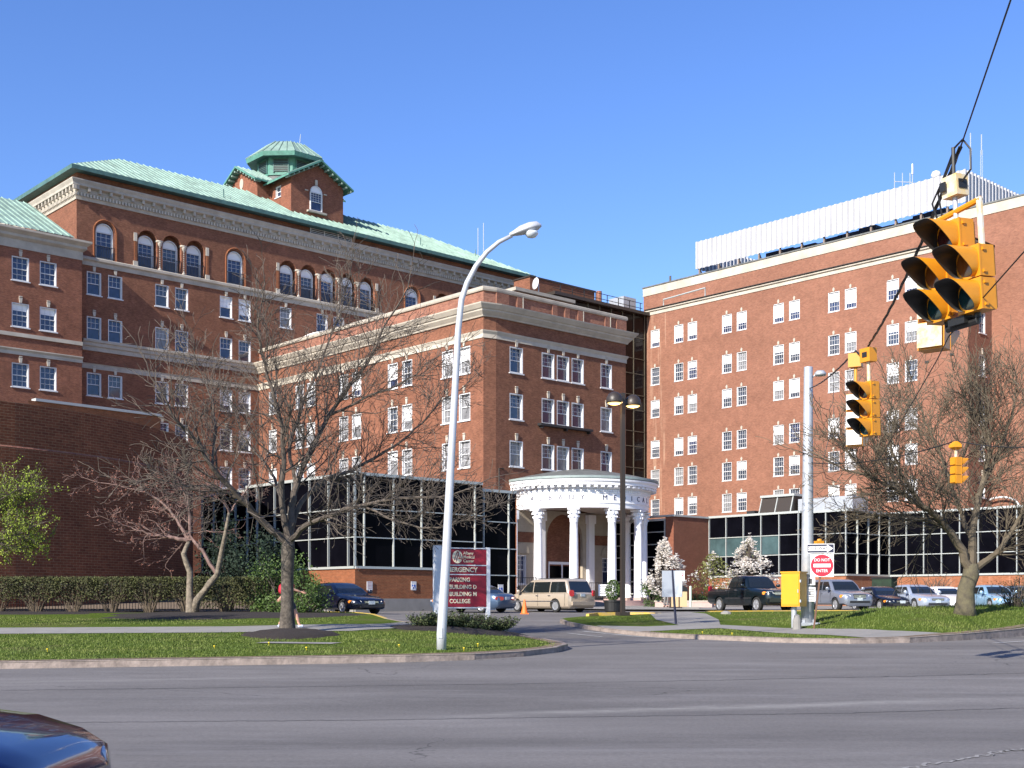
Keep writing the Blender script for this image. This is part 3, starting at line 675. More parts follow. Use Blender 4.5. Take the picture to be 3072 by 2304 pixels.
    wall('rear_wall', Frame(tuple(f.w(LEN, DEP, 0))[:2], f.a+R(180)), 0, LEN, 1.2, z_(34.6), [], M['brick_old'], b)
    # hip roof in standing-seam copper
    ze, zr_ = z_(34.75), z_(39.35); s0, s1, t0, t1 = -1.1, LEN+.9, -.75, DEP+.75; rs0, rs1, rt = 7., LEN-7., DEP/2
    E = [f.w(s0, t0, ze), f.w(s1, t0, ze), f.w(s1, t1, ze), f.w(s0, t1, ze)]; K = [f.w(rs0, rt, zr_), f.w(rs1, rt, zr_)]
    rf = mesh('roof', E+K, [(0, 1, 5, 4), (1, 2, 5), (2, 3, 4, 5), (3, 0, 4)], M['copper'], b)
    m_ = MB(); s = s0+.3
    def top(s, t):  # height of front slope
        return ze+(zr_-ze)*(t-t0)/(rt-t0)
    while s < s1:
        tt = rt if rs0 <= s <= rs1 else (t0+(rt-t0)*((s-s0)/(rs0-s0) if s < rs0 else (s1-s)/(s1-rs1)))
        if not (20.5 < s < 27.7 and False): m_.add([f.w(s-.025, t0, ze+.0), f.w(s+.025, t0, ze), f.w(s, t0, ze+.1), f.w(s-.025, tt, top(s, tt)), f.w(s+.025, tt, top(s, tt)), f.w(s, tt, top(s, tt)+.1)], [(0, 2, 5, 3), (1, 4, 5, 2), (0, 1, 2), (3, 5, 4)])
        s += .62
    m_.build('roof_seams', M['copper'], b); m_ = MB()
    t = t0+.3
    while t < t1:
        ss = s0+(rs0-s0)*(1-abs(t-rt)/(rt-t0)); zz = ze+(zr_-ze)*(ss-s0)/(rs0-s0)
        m_.add([f.w(s0, t-.025, ze), f.w(s0, t+.025, ze), f.w(s0, t, ze+.1), f.w(ss, t-.025, zz), f.w(ss, t+.025, zz), f.w(ss, t, zz+.1)], [(0, 2, 5, 3), (1, 4, 5, 2)]); t += .62
    m_.build('roof_seams', M['copper'], b)
    m_ = MB()
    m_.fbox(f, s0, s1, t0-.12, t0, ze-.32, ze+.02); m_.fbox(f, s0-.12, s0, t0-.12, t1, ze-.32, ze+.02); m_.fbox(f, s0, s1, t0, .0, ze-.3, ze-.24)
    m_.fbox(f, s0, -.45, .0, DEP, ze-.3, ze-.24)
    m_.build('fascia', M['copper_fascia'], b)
    for (s, t) in ((13.3, 1.0), (35.5, 1.2), (44, 2.6)):
        MB().tube([f.w(s, t, top(s, t)-.1), f.w(s, t, top(s, t)+.75)], .05, 6).build('vent_pipe', M['copper_fascia'], b)
    m_ = MB(); m_.fbox(f, 21.6, 26.2, -.05, .0, z_(33.92), z_(34.58))
    m_.build('louvre_backing', M['black'], b); m_ = MB()
    for s in (21.6, 23.13, 24.66, 26.14): m_.fbox(f, s, s+.07, -.12, -.05, z_(33.92), z_(34.58))
    for k in range(5): m_.fbox(f, 21.6, 26.2, -.1, -.05, z_(33.92)+k*.155, z_(33.92)+k*.155+.045)
    m_.build('louvre', M['white'], b)
    # ---- tower
    cs, ct = 24.1, 9.0; hw = 2.92; zb = z_(35.8); zw = z_(39.85); zpk = z_(41.5); fr_t = 2.5; lf_s = 19.8
    fo = f.off(21.18, fr_t); aw = 5.85
    # front gable wall
    def gable(fr, wd, z0, ze_, zp, nm='tower_gable'):
        V = [fr.w(0, 0, z0), fr.w(wd, 0, z0), fr.w(wd, 0, ze_), fr.w(wd/2, 0, zp), fr.w(0, 0, ze_)]
        return mesh(nm, V, [(0, 1, 2, 3, 4)], M['brick_wing'], b, uvs=[[(0, z0), (wd, z0), (wd, ze_), (wd/2, zp), (0, ze_)]])
    gable(fo, aw, zb, zw, zpk)
    wt = 3.7
    wall('tower_wall', Frame(tuple(f.w(21.18, fr_t+wt, 0))[:2], f.a-R(90)), 0, wt, zb+.5, zw+.3, [(1.0, 1.95, z_(38.3), z_(39.35))], M['brick_wing'], b, depth=.2)
    window(Frame(tuple(f.w(21.18, fr_t+wt, 0))[:2], f.a-R(90)), 1.0, z_(38.3), .95, 1.05, b, lites=(3, 2, False), key=False)
    wall('tower_wall', f.off(21.18+aw, fr_t), 0, 0.01, zb, zw, [], M['brick_wing'], b)
    wall('tower_wall', Frame(tuple(f.w(21.18+aw, fr_t, 0))[:2], f.a+R(90)), 0, 13, zb, zw, [], M['brick_wing'], b)
    fl = Frame(tuple(f.w(lf_s, 6.2, 0))[:2], f.a); wall('tower_wall', fl, 0, 1.38, zb+1, zw+.3, [], M['brick_wing'], b)
    fl2 = Frame(tuple(f.w(21.18+aw, 6.2, 0))[:2], f.a); wall('tower_wall', fl2, 0, 1.38, zb+1, zw+.3, [], M['brick_wing'], b)
    gl = Frame(tuple(f.w(lf_s, 6.2+5.7, 0))[:2], f.a-R(90)); gable(gl, 5.7, zb+1, zw+.2, zpk+.1)
    gr = Frame(tuple(f.w(21.18+aw+1.38, 6.2, 0))[:2], f.a+R(90)); gable(gr, 5.7, zb+1, zw+.2, zpk+.1)
    # cross-gabled copper roofs
    def groof(fr, wd, length, ze_, zp, ov=.75):
        sl_ = (zp-ze_)/(wd/2); a_ = ov; zlo = ze_-sl_*a_; V = []; t_ = .16
        for t in (-ov, length):
            V += [fr.w(-a_, t, zlo+.1), fr.w(wd/2, t, zp+.1), fr.w(wd+a_, t, zlo+.1), fr.w(-a_, t, zlo+.1+t_), fr.w(wd/2, t, zp+.12+t_), fr.w(wd+a_, t, zlo+.1+t_)]
        F = [(0, 1, 4, 3), (1, 2, 5, 4), (6, 9, 10, 7), (7, 10, 11, 8), (0, 6, 7, 1), (1, 7, 8, 2), (3, 4, 10, 9), (4, 5, 11, 10), (0, 3, 9, 6), (2, 8, 11, 5)]
        fm = [1, 1, 1, 1, 1, 1, 0, 0, 1, 1]
        mesh('tower_roof', V, F, None, b, mats=[M['copper'], M['copper_dark']], fm=fm)
        s_ = MB(); s2_ = MB(); t = -ov+.3
        while t < length:
            s_.add([fr.w(-a_, t-.02, zlo+.26), fr.w(-a_, t+.02, zlo+.26), fr.w(-a_, t, zlo+.36), fr.w(wd/2, t-.02, zp+.27), fr.w(wd/2, t+.02, zp+.27), fr.w(wd/2, t, zp+.37)], [(0, 2, 5, 3), (1, 4, 5, 2)])
            s2_.add([fr.w(wd+a_, t-.02, zlo+.26), fr.w(wd+a_, t+.02, zlo+.26), fr.w(wd+a_, t, zlo+.36), fr.w(wd/2, t-.02, zp+.27), fr.w(wd/2, t+.02, zp+.27), fr.w(wd/2, t, zp+.37)], [(0, 3, 5, 2), (1, 2, 5, 4)])
            t += .55
        s_.build('roof_seams', M['copper'], b); s2_.build('roof_seams', M['copper'], b)
        d_ = MB(); n = 7
        for k in range(n):     # rafter ends under the verge
            q = (k+.4)/n
            for sgn in (0, 1):
                s = -a_+(wd/2+a_)*q; s = s if not sgn else wd-s; z = zlo+(zp-zlo)*q
                d_.fbox(fr, s-.08, s+.08, -ov+.12, 0, z-.1, z+.06)
        d_.build('rafter_ends', M['copper'], b)
    groof(fo, aw, 13, zw, zpk)
    groof(Frame((f.w(lf_s, 6.2+5.7, 0)[0], f.w(lf_s, 6.2+5.7, 0)[1]), f.a-R(90)), 5.7, 9.6, zw+.2, zpk+.1)
    # arched tower window, oval, keystone bits
    fw = Frame(tuple(f.w(21.18, fr_t-.02, 0))[:2], f.a)
    window(fw, 2.05, z_(37.0), 1.35, 2.4, b, lites=(4, 4, False), arch=True, key=False, sill=False, depth=.12, rec=-.1)
    for o in b.children:
        pass
    m_ = MB(); m_.fbox(fw, 1.7, 3.8, -.3, 0, z_(36.78), z_(36.95)); m_.build('window_ledge', M['stone'], b)
    m_ = MB(); m_.fbox(fw, 2.62, 2.86, -.12, 0, z_(39.45), z_(39.95)); m_.fbox(fw, 1.5, 1.85, -.06, 0, z_(38.75), z_(38.85)); m_.fbox(fw, 3.6, 3.95, -.06, 0, z_(38.75), z_(38.85)); m_.build('keystone', M['stone2'], b)
    m_ = MB(); c = gl.w(2.85, -.03, z_(40.2)); n = 18
    m_.prism([gl.w(2.85+.33*math.cos(2*math.pi*k/n), -.05, z_(40.3)+.5*math.sin(2*math.pi*k/n)) for k in range(n)], Vector((gl.y[0]*.05, gl.y[1]*.05, 0))); m_.build('oval_vent', M['stone2'], b)
    # cupola
    cc = f.w(24.5, 8.4, 0); 
    def octa(r, z): return [(cc.x+r/math.cos(R(22.5))*math.cos(f.a+R(22.5)+k*R(45)), cc.y+r/math.cos(R(22.5))*math.sin(f.a+R(22.5)+k*R(45)), z) for k in range(8)]
    def ring(a_, b_, m, nm, cap=False):
        V = a_+b_; F = [(k, (k+1) % 8, 8+(k+1) % 8, 8+k) for k in range(8)]
        if cap: F.append(tuple(range(8, 16)))
        return mesh(nm, V, F, m, b)
    ring(octa(2.7, z_(39.6)), octa(2.7, z_(41.2)), M['lead'], 'cupola_base'); ring(octa(2.7, z_(41.2)), octa(2.7, z_(43.0)), M['copper_dark'], 'cupola_wall')
    ring(octa(2.8, z_(41.15)), octa(2.8, z_(41.3)), M['copper_dark'], 'cupola_sill', True)
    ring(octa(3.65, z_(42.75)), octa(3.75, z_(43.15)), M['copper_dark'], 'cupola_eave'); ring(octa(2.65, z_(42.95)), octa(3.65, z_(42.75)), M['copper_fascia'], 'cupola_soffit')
    ring(octa(3.75, z_(43.15)), octa(1.8, z_(44.75)), M['copper'], 'cupola_roof', True)
    m_ = MB()
    for k in range(8):
        a0, a1 = Vector(octa(3.75, z_(43.15))[k]), Vector(octa(3.75, z_(43.15))[(k+1) % 8]); b0, b1 = Vector(octa(1.8, z_(44.75))[k]), Vector(octa(1.8, z_(44.75))[(k+1) % 8])
        for q in (0, .25, .5, .75): m_.tube([a0.lerp(a1, q)+Vector((0, 0, .04)), b0.lerp(b1, q)+Vector((0, 0, .04))], .045, 4)
    m_.build('roof_seams', M['copper'], b)
    for k in range(8):
        A0, A1 = Vector(octa(2.73, 0)[k]), Vector(octa(2.73, 0)[(k+1) % 8]); d = (A1-A0); L_ = d.length; ang = math.atan2(d.y, d.x); fr2 = Frame((A0.x, A0.y), ang)
        m_ = MB(); m_.fbox(fr2, .45, L_-.45, -.03, .03, z_(41.5), z_(42.7)); m_.build('louvre_backing', M['black'], b)
        m_ = MB()
        for j in range(7): m_.fbox(fr2, .45, L_-.45, -.06, -.02, z_(41.55)+j*.17, z_(41.55)+j*.17+.05)
        m_.fbox(fr2, .36, .45, -.08, 0, z_(41.4), z_(42.78)); m_.fbox(fr2, L_-.45, L_-.36, -.08, 0, z_(41.4), z_(42.78)); m_.build('louvre', M['copper_fascia'], b)
    MB().tube([(cc.x+1.2, cc.y, z_(45.0)), (cc.x+1.3, cc.y, z_(46.1))], .03, 6).build('flagstaff', M['alu'], b)
    for px, y0, y1 in ((478, 228, 262), (483.5, 223, 262)):
        s_ = hitf(f, px, 6); p = f.w(s_, 6, 0); MB().tube([(p.x, p.y, z_((602-y1)/1250*p.y)), (p.x, p.y, z_((602-y0)/1250*p.y))], .045, 5).build('whip_aerial', M['alu'], b)
    return b
main_b = build_main()

# ---------------------------------------------------------------- left wing
def build_wing():
    b = thing('hospital_wing', 'dark brick wing with low green roof at the left edge, beside the curved wall', 'building', (-38, 94, 1.3))
    f = LF.off(0, -1.2); LEN = 24; cols = [-2.02-1.29, -5.43-.0, -9.6, -11.7, -16, -18.1]
    # surveyed on this plane
    sc = 1.02
    f = Frame(P(82, 99.2), GA); rows = [26.0*1.0185, 22.51*1.0185, 17.99*1.0185, 14.4*1.0185]
    cols = [-3.37, -5.53, -9.9, -12.0, -16.2, -18.3]; w_ = 1.33; h = 1.84
    holes = []; 
    for i, zt in enumerate(rows):
        for s in cols: holes.append((s, s+w_, z_(zt-h), z_(zt)))
    wall('wall', f, -LEN, 0, 1.2, z_(27.2), holes, M['brick_wing'], b, depth=.25)
    for k, (a, c, z0, z1) in enumerate(holes): window(f, a, z0, w_, h, b, lites=(3, 2, True), blind=[0, 0, 0, 0, 0, 0, 2, 2, 0][k % 9], pane=[0, 0, 1][k % 3], rec=.02)
    wall('wall', Frame(tuple(f.w(0, 0, 0))[:2], f.a+R(90)), 0, 1.3, 1.2, z_(27.2), [], M['brick_wing'], b)
    k = 1.0185
    profile_band('cornice', f, -LEN, 0, [(0, z_(27.1)), (-.06, z_(27.1)), (-.06, z_(27.75)), (-.3, z_(27.95)), (-.3, z_(28.15)), (-.6, z_(28.4)), (-.6, z_(28.56)), (0, z_(28.6))], M['stone'], b, 0, 1)
    slab('stone_course', f, -LEN, .03, -.1, 0, z_(20.33), z_(20.62), M['stone2'], b)
    profile_band('stone_course', f, -LEN, .03, [(0, z_(18.95)), (-.06, z_(18.95)), (-.06, z_(19.2)), (-.2, z_(19.35)), (-.2, z_(19.42)), (0, z_(19.45))], M['stone2'], b)
    ze = z_(28.66); zt = z_(33.6); V = [f.w(-LEN, -.45, ze), f.w(-.75, -.45, ze), f.w(-.75-.0, 9, zt), f.w(-LEN, 9, zt)]
    mesh('roof', V, [(0, 1, 2, 3)], M['copper'], b); m_ = MB(); s = -LEN
    while s < -.8: m_.add([f.w(s-.02, -.45, ze), f.w(s+.02, -.45, ze), f.w(s, -.45, ze+.1), f.w(s-.02, 9, zt), f.w(s+.02, 9, zt), f.w(s, 9, zt+.1)], [(0, 2, 5, 3), (1, 4, 5, 2)]); s += .6
    m_.build('roof_seams', M['copper'], b)
    slab('roof_flashing', f, -.75, -.6, .3, 9, ze-.1, ze+.25, M['lead'], b) if False else None
build_wing()

# ---------------------------------------------------------------- corner block (C)
def build_corner():
    b = thing('hospital_corner_block', 'four-storey brick block with chamfered corner and stone cornice behind the glass annex', 'building', (-8, 100, 1.3))
    fr = FA((-1.146, 89.5)); c1 = (-2.041, 89.0); fl = Frame(c1, GA+R(90)+R(180))  # s runs right, so left end negative
    LR = 13.72; LL = 30.7
    rows = [18.5, 15.12, 11.7, 8.3]; h = 1.88
    cr = [(1.32, 1.31), (4.53, 1.31), (6.1, 1.31), (7.67, 1.31), (10.85, 1.27)]
    holes = [(s, s+w_, z_(zt-h), z_(zt)) for zt in rows[:3] for s, w_ in cr]
    wall('wall', fr, 0, LR, 1.2, z_(20.4), holes, M['brick_old'], b, depth=.3)
    for k, (a, c, z0, z1) in enumerate(holes):
        window(fr, a, z0, c-a, z1-z0, b, lites=(3, 3, False), pane=[0, 0, 0, 0, 0, 0, 0, 0, 0, 2, 2, 1, 2, 1, 0][k], depth=.28, rec=.0, blind=0)
    ll = [2.73-1.29, 4.68-1.29, 8.24, 10.05, 14.86, 16.66, 21.46, 23.2, 27.5]
    holes = [(-s-1.28, -s, z_(zt-h-.1), z_(zt)) for zt in rows for s in ll]
    wall('wall', fl, -LL, 0, 1.2, z_(20.4), holes, M['brick_old'], b, depth=.25)
    rnd = random.Random(4)
    for k, (a, c, z0, z1) in enumerate(holes):
        r_ = k % 9; bl = [1, 4, 0, 5, 3, 0, 6, 0, 0][r_] if k < 9 else rnd.choice([0, 0, 0, 2, 4, 5, 0, 6])
        window(fl, a, z0, c-a, z1-z0, b, lites=(3, 3, False) if k % 2 else (3, 2, True), pane=rnd.choice([1, 2, 2, 0]), blind=bl, depth=.22, rec=.02)
    # chamfer
    d = Vector((-1.146+2.041, .5, 0)); fc = Frame(c1, math.atan2(.5, .895)); LC = d.length
    wall('wall', fc, 0, LC, 1.2, z_(20.4), [], M['brick_old'], b)
    # mouldings follow the plan line: left wall, chamfer, right wall
    p0 = fl.w(-LL, 0, 0); pl_ = [Vector((p0.x, p0.y, 0)), Vector((c1[0], c1[1], 0)), Vector((-1.146, 89.5, 0)), fr.w(LR, 0, 0)]
    q = fr.w(LR, 6, 0); pl_.append(Vector((q.x, q.y, 0)))
    def run(nm, prof, m, line=pl_):
        V = []; F = []; n = len(prof); N = []
        for a_, c_ in zip(line, line[1:]): d_ = (c_-a_).normalized(); N.append(Vector((d_.y, -d_.x, 0)))
        for i, p in enumerate(line):
            if i == 0: nn = N[0]; k = 1
            elif i == len(line)-1: nn = N[-1]; k = 1
            else: nn = (N[i-1]+N[i]).normalized(); k = 1/max(.3, nn.dot(N[i]))
            for t, z in prof: V.append(p+nn*(-t*k)+Vector((0, 0, z)))
        for i in range(len(line)-1):
            for j in range(n): j2 = (j+1) % n; F.append((i*n+j, i*n+j2, (i+1)*n+j2, (i+1)*n+j))
        F.append(tuple(range(n))[::-1]); F.append(tuple((len(line)-1)*n+j for j in range(n)))
        mesh(nm, V, F, m, b)
    run('cornice', [(0, z_(20.34)), (-.12, z_(20.34)), (-.16, z_(20.44)), (-.4, z_(20.7)), (-.42, z_(20.82)), (-.5, z_(20.84)), (-.72, z_(21.12)), (-.74, z_(21.2)), (0, z_(21.3))], M['stone2'])
    run('stone_course', [(0, z_(18.84)), (-.06, z_(18.84)), (-.06, z_(19.12)), (-.16, z_(19.3)), (-.18, z_(19.38)), (0, z_(19.42))], M['stone2'])
    run('parapet_coping', [(.36, z_(22.2)), (-.08, z_(22.2)), (-.12, z_(22.3)), (-.12, z_(22.46)), (-.04, z_(22.52)), (.36, z_(22.52))], M['stone'])
    run('parapet', [(.28, z_(21.2)), (0.03, z_(21.2)), (.03, z_(22.21)), (.28, z_(22.21))], M['brick_par'])
    # parapet panels on the right-hand side
    m_ = MB()
    for s in (2.0, 5.6, 6.9, 8.3, 11.3): m_.fbox(fr, s, s+.5, -.08, .03, z_(21.28), z_(22.2))
    m_.fbox(fr, 0, 1.2, -.08, .03, z_(21.28), z_(22.2)); m_.fbox(fr, 12.6, LR, -.08, .03, z_(21.28), z_(22.2)); pieces(m_, 'parapet_pier', M['brick_par'], b)
    m_ = MB()
    for s in (2.55, 8.85, 11.85): m_.fbox(fr, s, s+.07, -.1, .03, z_(21.28), z_(22.5))
    pieces(m_, 'parapet_trim', M['stone2'], b)
    wall('wall', Frame(tuple(fr.w(LR, 0, 0))[:2], fr.a+R(90)), 0, 14, 1.2, z_(22.2), [], M['brick_old'], b)
    # flat roof deck and penthouse box
    V = [Vector((p0.x, p0.y, z_(21.2))), Vector((c1[0], c1[1], z_(21.2))), Vector((-1.146, 89.5, z_(21.2))), fr.w(LR, 0, z_(21.2)), fr.w(LR, 14, z_(21.2)), fl.w(-LL, 14, z_(21.2))]
    mesh('roof_deck', V, [(0, 1, 2, 3, 4, 5)], M['lead'], b)
    # balcony ledge under the middle windows of the second row
    slab('balcony_ledge', fr, 4.1, 9.6, -.42, 0, z_(13.02), z_(13.2), M['iron'], b)
    m_ = MB()
    for s in (4.3, 6.8, 9.3): m_.fbox(fr, s, s+.12, -.35, 0, z_(12.85), z_(13.02))
    pieces(m_, 'ledge_bracket', M['iron'], b)
    MB().tube([fr.w(.25, -.05, 1.2), fr.w(.25, -.05, z_(9.6)), fr.w(.7, -.05, z_(9.6))], .05, 6).build('downpipe', M['bronze'], b)
    # white bowed bay roof behind the parapet
    c = fl.w(-24, 6.0, z_(21.9)); m_ = MB(); m_.lathe(tuple(c), [(4.4, 0), (4.4, .9), (4.7, 1.05), (4.7, 1.25), (.1, 2.1)], 40); m_.build('bay_cornice', M['portico'], b)
    m_ = MB()
    for k in range(60): t = 2*math.pi*k/60; m_.box((c.x+4.5*math.cos(t), c.y+4.5*math.sin(t), c.z+.93), (.16, .16, .14), t)
    m_.build('bay_dentils', M['portico'], b)
    m_ = MB(); m_.fbox(fr, 4.6, 10.6, 3.0, 8.0, z_(21.3), z_(23.6)); m_.build('roof_plant_room', M['brick_par'], b)
    m_ = MB(); m_.fbox(fr, 4.4, 10.8, 2.7, 8.2, z_(23.6), z_(23.85)); m_.build('plant_room_coping', M['stone'], b)
    return fr, fl
M['brick_par'] = brick('brick_parapet', (.27, .12, .08), (.19, .075, .055), (.26, .17, .13), mottle=.4, pale=.02, sx=1.2)
def uvbox(): pass
CFR, CFL = build_corner()
# ---------------------------------------------------------------- glazed link and plant storey behind the corner block
RF = SF((13.4*SF.K, 125.0*SF.K), GA-R(90))
def build_link():
    b = thing('glass_stair_tower', 'dark glazed link with a thin mullion grid between the two brick blocks', 'building', (8, 120, 1.3))
    f = SF(tuple(RF.w(0.1, -.3, 0))[:2], GA); L_ = 13; zt = z_(28.5)
    slab('glass_wall', f, -L_, .6, 0, .3, 1.2, zt, M['black_glass_brown'], b)
    m_ = MB()
    for s in [-.06-1.62*k for k in range(0, 6)]: m_.fbox(f, s-.05, s+.05, -.06, 0, 1.2, zt)
    z = z_(26.2); k = 0
    while z > 2: m_.fbox(f, -9, 0, -.05, 0, z-.035, z+.035); z -= [2.1, 1.5][k % 2]; k += 1
    m_.build('mullion_grid', M['alu_dim'], b)
    m_ = MB(); m_.fbox(f, -L_, .2, -.5, 14, zt, zt+.3); m_.build('roof_edge', M['bronze'], b)
    m_ = MB()
    for k in range(8):
        s = -k*1.6-.3; m_.fbox(f, s-.03, s+.03, .3, .36, zt+.3, zt+1.35)
    for z in (.8, 1.3): m_.fbox(f, -12.5, 0, .3, .35, zt+z, zt+z+.05)
    m_.build('roof_railing', M['iron'], b)
    m_ = MB(); m_.tube([f.w(-4.5, 2, zt+.3), f.w(-4.5, 2, zt+2.1)], .3, 10); m_.tube([f.w(-2.9, 2, zt+.3), f.w(-2.9, 2, zt+1.0)], .35, 10); pieces(m_, 'roof_vent', M['brick_par'], b)
    m_ = MB(); m_.fbox(f, -2.0, -.2, 1, 3, zt+.3, zt+1.9); m_.build('roof_duct', M['galv'], b)
    s1 = hitf(f, 594.5, 1.0); s0 = hitf(f, 530, 1.0)
    m_ = MB(); m_.fbox(f, s0, s1, 1.0, 3.2, zt-.5, zt+1.55); m_.build('plant_room', M['brick_old'], b)
    m_ = MB(); m_.fbox(f, s0-.1, s1+.1, .9, 3.3, zt+1.55, zt+1.68); m_.build('plant_room_coping', M['bronze'], b)
M['black_glass_brown'] = glass('bronze_glass', (.012, .007, .006), .12, .12); M['alu_dim'] = mat('mullion_dark', (.09, .08, .055), .5)
build_link()
# satellite dish on the roof
def dish():
    t = thing('satellite_dish', 'white satellite dish standing on the roof beside the end of the green roof', 'satellite dish', (2.6, 104, z_(23.6)))
    X, Y = P(535.5, 121.5); z = z_((602-283.5)/1250*121.5); m_ = MB(); n = 20
    ax = Vector((-.85, -.5, .1)).normalized(); u = ax.cross(Vector((0, 0, 1))).normalized(); v = u.cross(ax); c = Vector((X, Y, z))
    for i, (r, d) in enumerate(((.01, .16), (.25, .13), (.46, .05), (.58, 0), (.58, -.02), (.25, .11), (.01, .14))):
        for k in range(n): m_.V.append(tuple(c-ax*d+(u*math.cos(2*math.pi*k/n)+v*math.sin(2*math.pi*k/n))*r))
    for i in range(6):
        for k in range(n): m_.F.append((i*n+k, i*n+(k+1) % n, (i+1)*n+(k+1) % n, (i+1)*n+k))
    t.location = (X, Y, z-2); m_.build('reflector', M['white'], t, smooth=True)
    MB().tube([c+Vector((.3, .2, -2)), c+Vector((.3, .2, 0)), c+Vector((.1, .1, 0))], .07, 6).build('mast', M['galv'], t)
dish()

# ---------------------------------------------------------------- right-hand tower block
def build_right():
    b = thing('hospital_tower_block', 'orange brick multi-storey block with rows of white sash windows and white roof screen', 'building', (28, 112, 1.3))
    f = RF; S1 = 34.15; h = 1.72
    rows = [27.04, 23.28, 20.04, 16.03, 13.13, 10.18, 7.0]; cols = [.63, 3.66, 5.36, 9.52, 11.24, 15.36, 17.07, 21.15, 22.83, 26.87, 28.56]
    holes = [(s, s+1.14, z_(zt-h), z_(zt)) for zt in rows for s in cols]
    wall('wall', f, 2.6, S1, 1.2, z_(28.6), [q for q in holes if q[0] > 2.6], M['brick_right'], b, depth=.2)
    wall('stained_wall', f, 0, 2.6, 1.2, z_(28.6), [q for q in holes if q[0] < 2.6], M['brick_right_stain'], b, depth=.2)
    rnd = random.Random(11)
    for k, (a, c, z0, z1) in enumerate(holes):
        row = k//11
        bl = rnd.choice([1, 5, 1, 3]) if row == 0 else rnd.choice([0, 0, 0, 1, 2, 0, 3, 4, 5, 6, 0]); pn = 0 if row == 0 else rnd.choice([1, 2, 2, 0, 1])
        if row > 3: pn = rnd.choice([1, 2, 1])
        window(f, a, z0, c-a, z1-z0, b, lites=(4, 2, True), pane=pn, blind=bl, depth=.16, rec=.02)
    # small dark vents and expansion joints
    m_ = MB()
    for s in (3.6, 10.1, 16.0, 21.9, 27.5): m_.fbox(f, s-.6, s-.57, -.012, 0, z_(26.9), z_(28.5))
    pieces(m_, 'joint_line', M['brick_par'], b)
    m_ = MB(); m_.fbox(f, 30.4, 30.75, -.1, 0, z_(19.6), z_(19.75)); m_.fbox(f, 32.6, 32.95, -.1, 0, z_(19.9), z_(20.05)); pieces(m_, 'wall_vent', M['iron'], b)
    # return face at the notch, facing right-front
    fr_ = SF(tuple(f.w(S1, 0, 0))[:2], GA); RL = 3.9; hs = [(1.75, 2.85, z_(zt-h), z_(zt)) for zt in (23.5, 20.04, 16.03, 13.13, 10.18)]
    wall('wall', fr_, 0, RL, 1.2, z_(28.6), hs, M['brick_right'], b, depth=.2)
    for (a, c, z0, z1) in hs: window(fr_, a, z0, 1.1, h, b, lites=(3, 2, True), depth=.18, pane=0)
    prof = [(0, z_(28.56)), (-.06, z_(28.56)), (-.06, z_(28.86)), (-.2, z_(28.92)), (-.22, z_(29.02)), (.3, z_(29.1)), (.3, z_(28.56))]
    profile_band('cornice', f, -.05, S1, prof, M['stone2'], b, 0, 1); profile_band('cornice', fr_, 0, RL, prof, M['stone2'], b, 1, 0)
    m_ = MB(); m_.fbox(f, -.05, S1+.25, -.28, .3, z_(29.1), z_(29.17)); m_.fbox(fr_, -.25, RL, -.28, .0, z_(29.1), z_(29.17)); m_.build('cornice_cap', M['bronze'], b)
    # left end wall and terrace
    wall('end_wall', SF(tuple(f.w(0, 26, 0))[:2], f.a-R(90)), 0, 26, 1.2, z_(28.6), [], M['brick_right'], b)
    m_ = MB(); m_.fbox(f, 0, S1, .3, RL, z_(28.7), z_(28.8)); m_.build('terrace', M['lead'], b)
    # set-back upper storey, flush with the right-hand wing
    u = SF(tuple(f.w(0, RL, 0))[:2], f.a); s0 = hitf(u, 643.6); s1 = 62
    k = 1.0
    wall('upper_wall', u, s0, s1, z_(28.7), z_(31.9), [], M['brick_right'], b); wall('wing_wall', u, S1, s1, 1.2, z_(28.7), [], M['brick_right'], b)
    zt = z_((602-288.2)/1250*u.w(s0, 0, 0).y/SF.K); 
    slab('parapet_band', u, s0-.05, s1, -.06, .5, zt-.92, zt-.08, M['stone2'], b)
    slab('parapet_cap', u, s0-.12, s1, -.14, .6, zt-.08, zt+.04, M['lead'], b)
    wall('end_wall', SF(tuple(u.w(s0, 22, 0))[:2], f.a-R(90)), 0, 22, z_(28.7), zt-.05, [], M['brick_right'], b)
    m_ = MB(); m_.fbox(u, s0, s1, .5, 24, zt-1.2, zt-1.0); m_.build('roof_deck', M['lead'], b)
    # pipe rail on the terrace
    m_ = MB(); m_.tube([f.w(1, 1.5, z_(29.0)), f.w(1, 1.5, z_(30.3)), f.w(6.3, 1.5, z_(30.5)), f.w(6.3, 1.5, z_(29.1))], .09, 6); m_.tube([f.w(1.6, 2, z_(29.4)), f.w(6, 2, z_(29.4))], .05, 6); m_.build('terrace_pipe', M['alu'], b)
    # roof plant screen of vertical white sheets on posts
    sf = SF(tuple(f.w(0, RL+1.0, 0))[:2], f.a)
    a0 = hitf(sf, 695.5); a1 = hitf(sf, 965.5); zt_ = z_((602-242)/1250*sf.w(a0, 0, 0).y/SF.K); zb_ = zt_-2.75
    def corr(fr2, l0, l1, nm):
        V = []; F = []; n = int((l1-l0)/.1); pat = (0, 0, 0, .16, .16, .16)
        for i in range(n+1):
            s = l0+(l1-l0)*i/n; t = pat[i % 6]
            V += [fr2.w(s, t, zb_), fr2.w(s, t, zt_)]
        for i in range(n): F.append((2*i, 2*i+2, 2*i+3, 2*i+1))
        mesh(nm, V, F, M['screen'], b)
    corr(sf, a0, a1, 'roof_screen')
    sr = SF(tuple(sf.w(a1, 0, 0))[:2], GA); corr(sr, 0, 16, 'roof_screen')
    sb = SF(tuple(sf.w(a0, 12, 0))[:2], f.a-R(90)); corr(sb, 0, 12, 'roof_screen')
    m_ = MB(); s = a0+.3
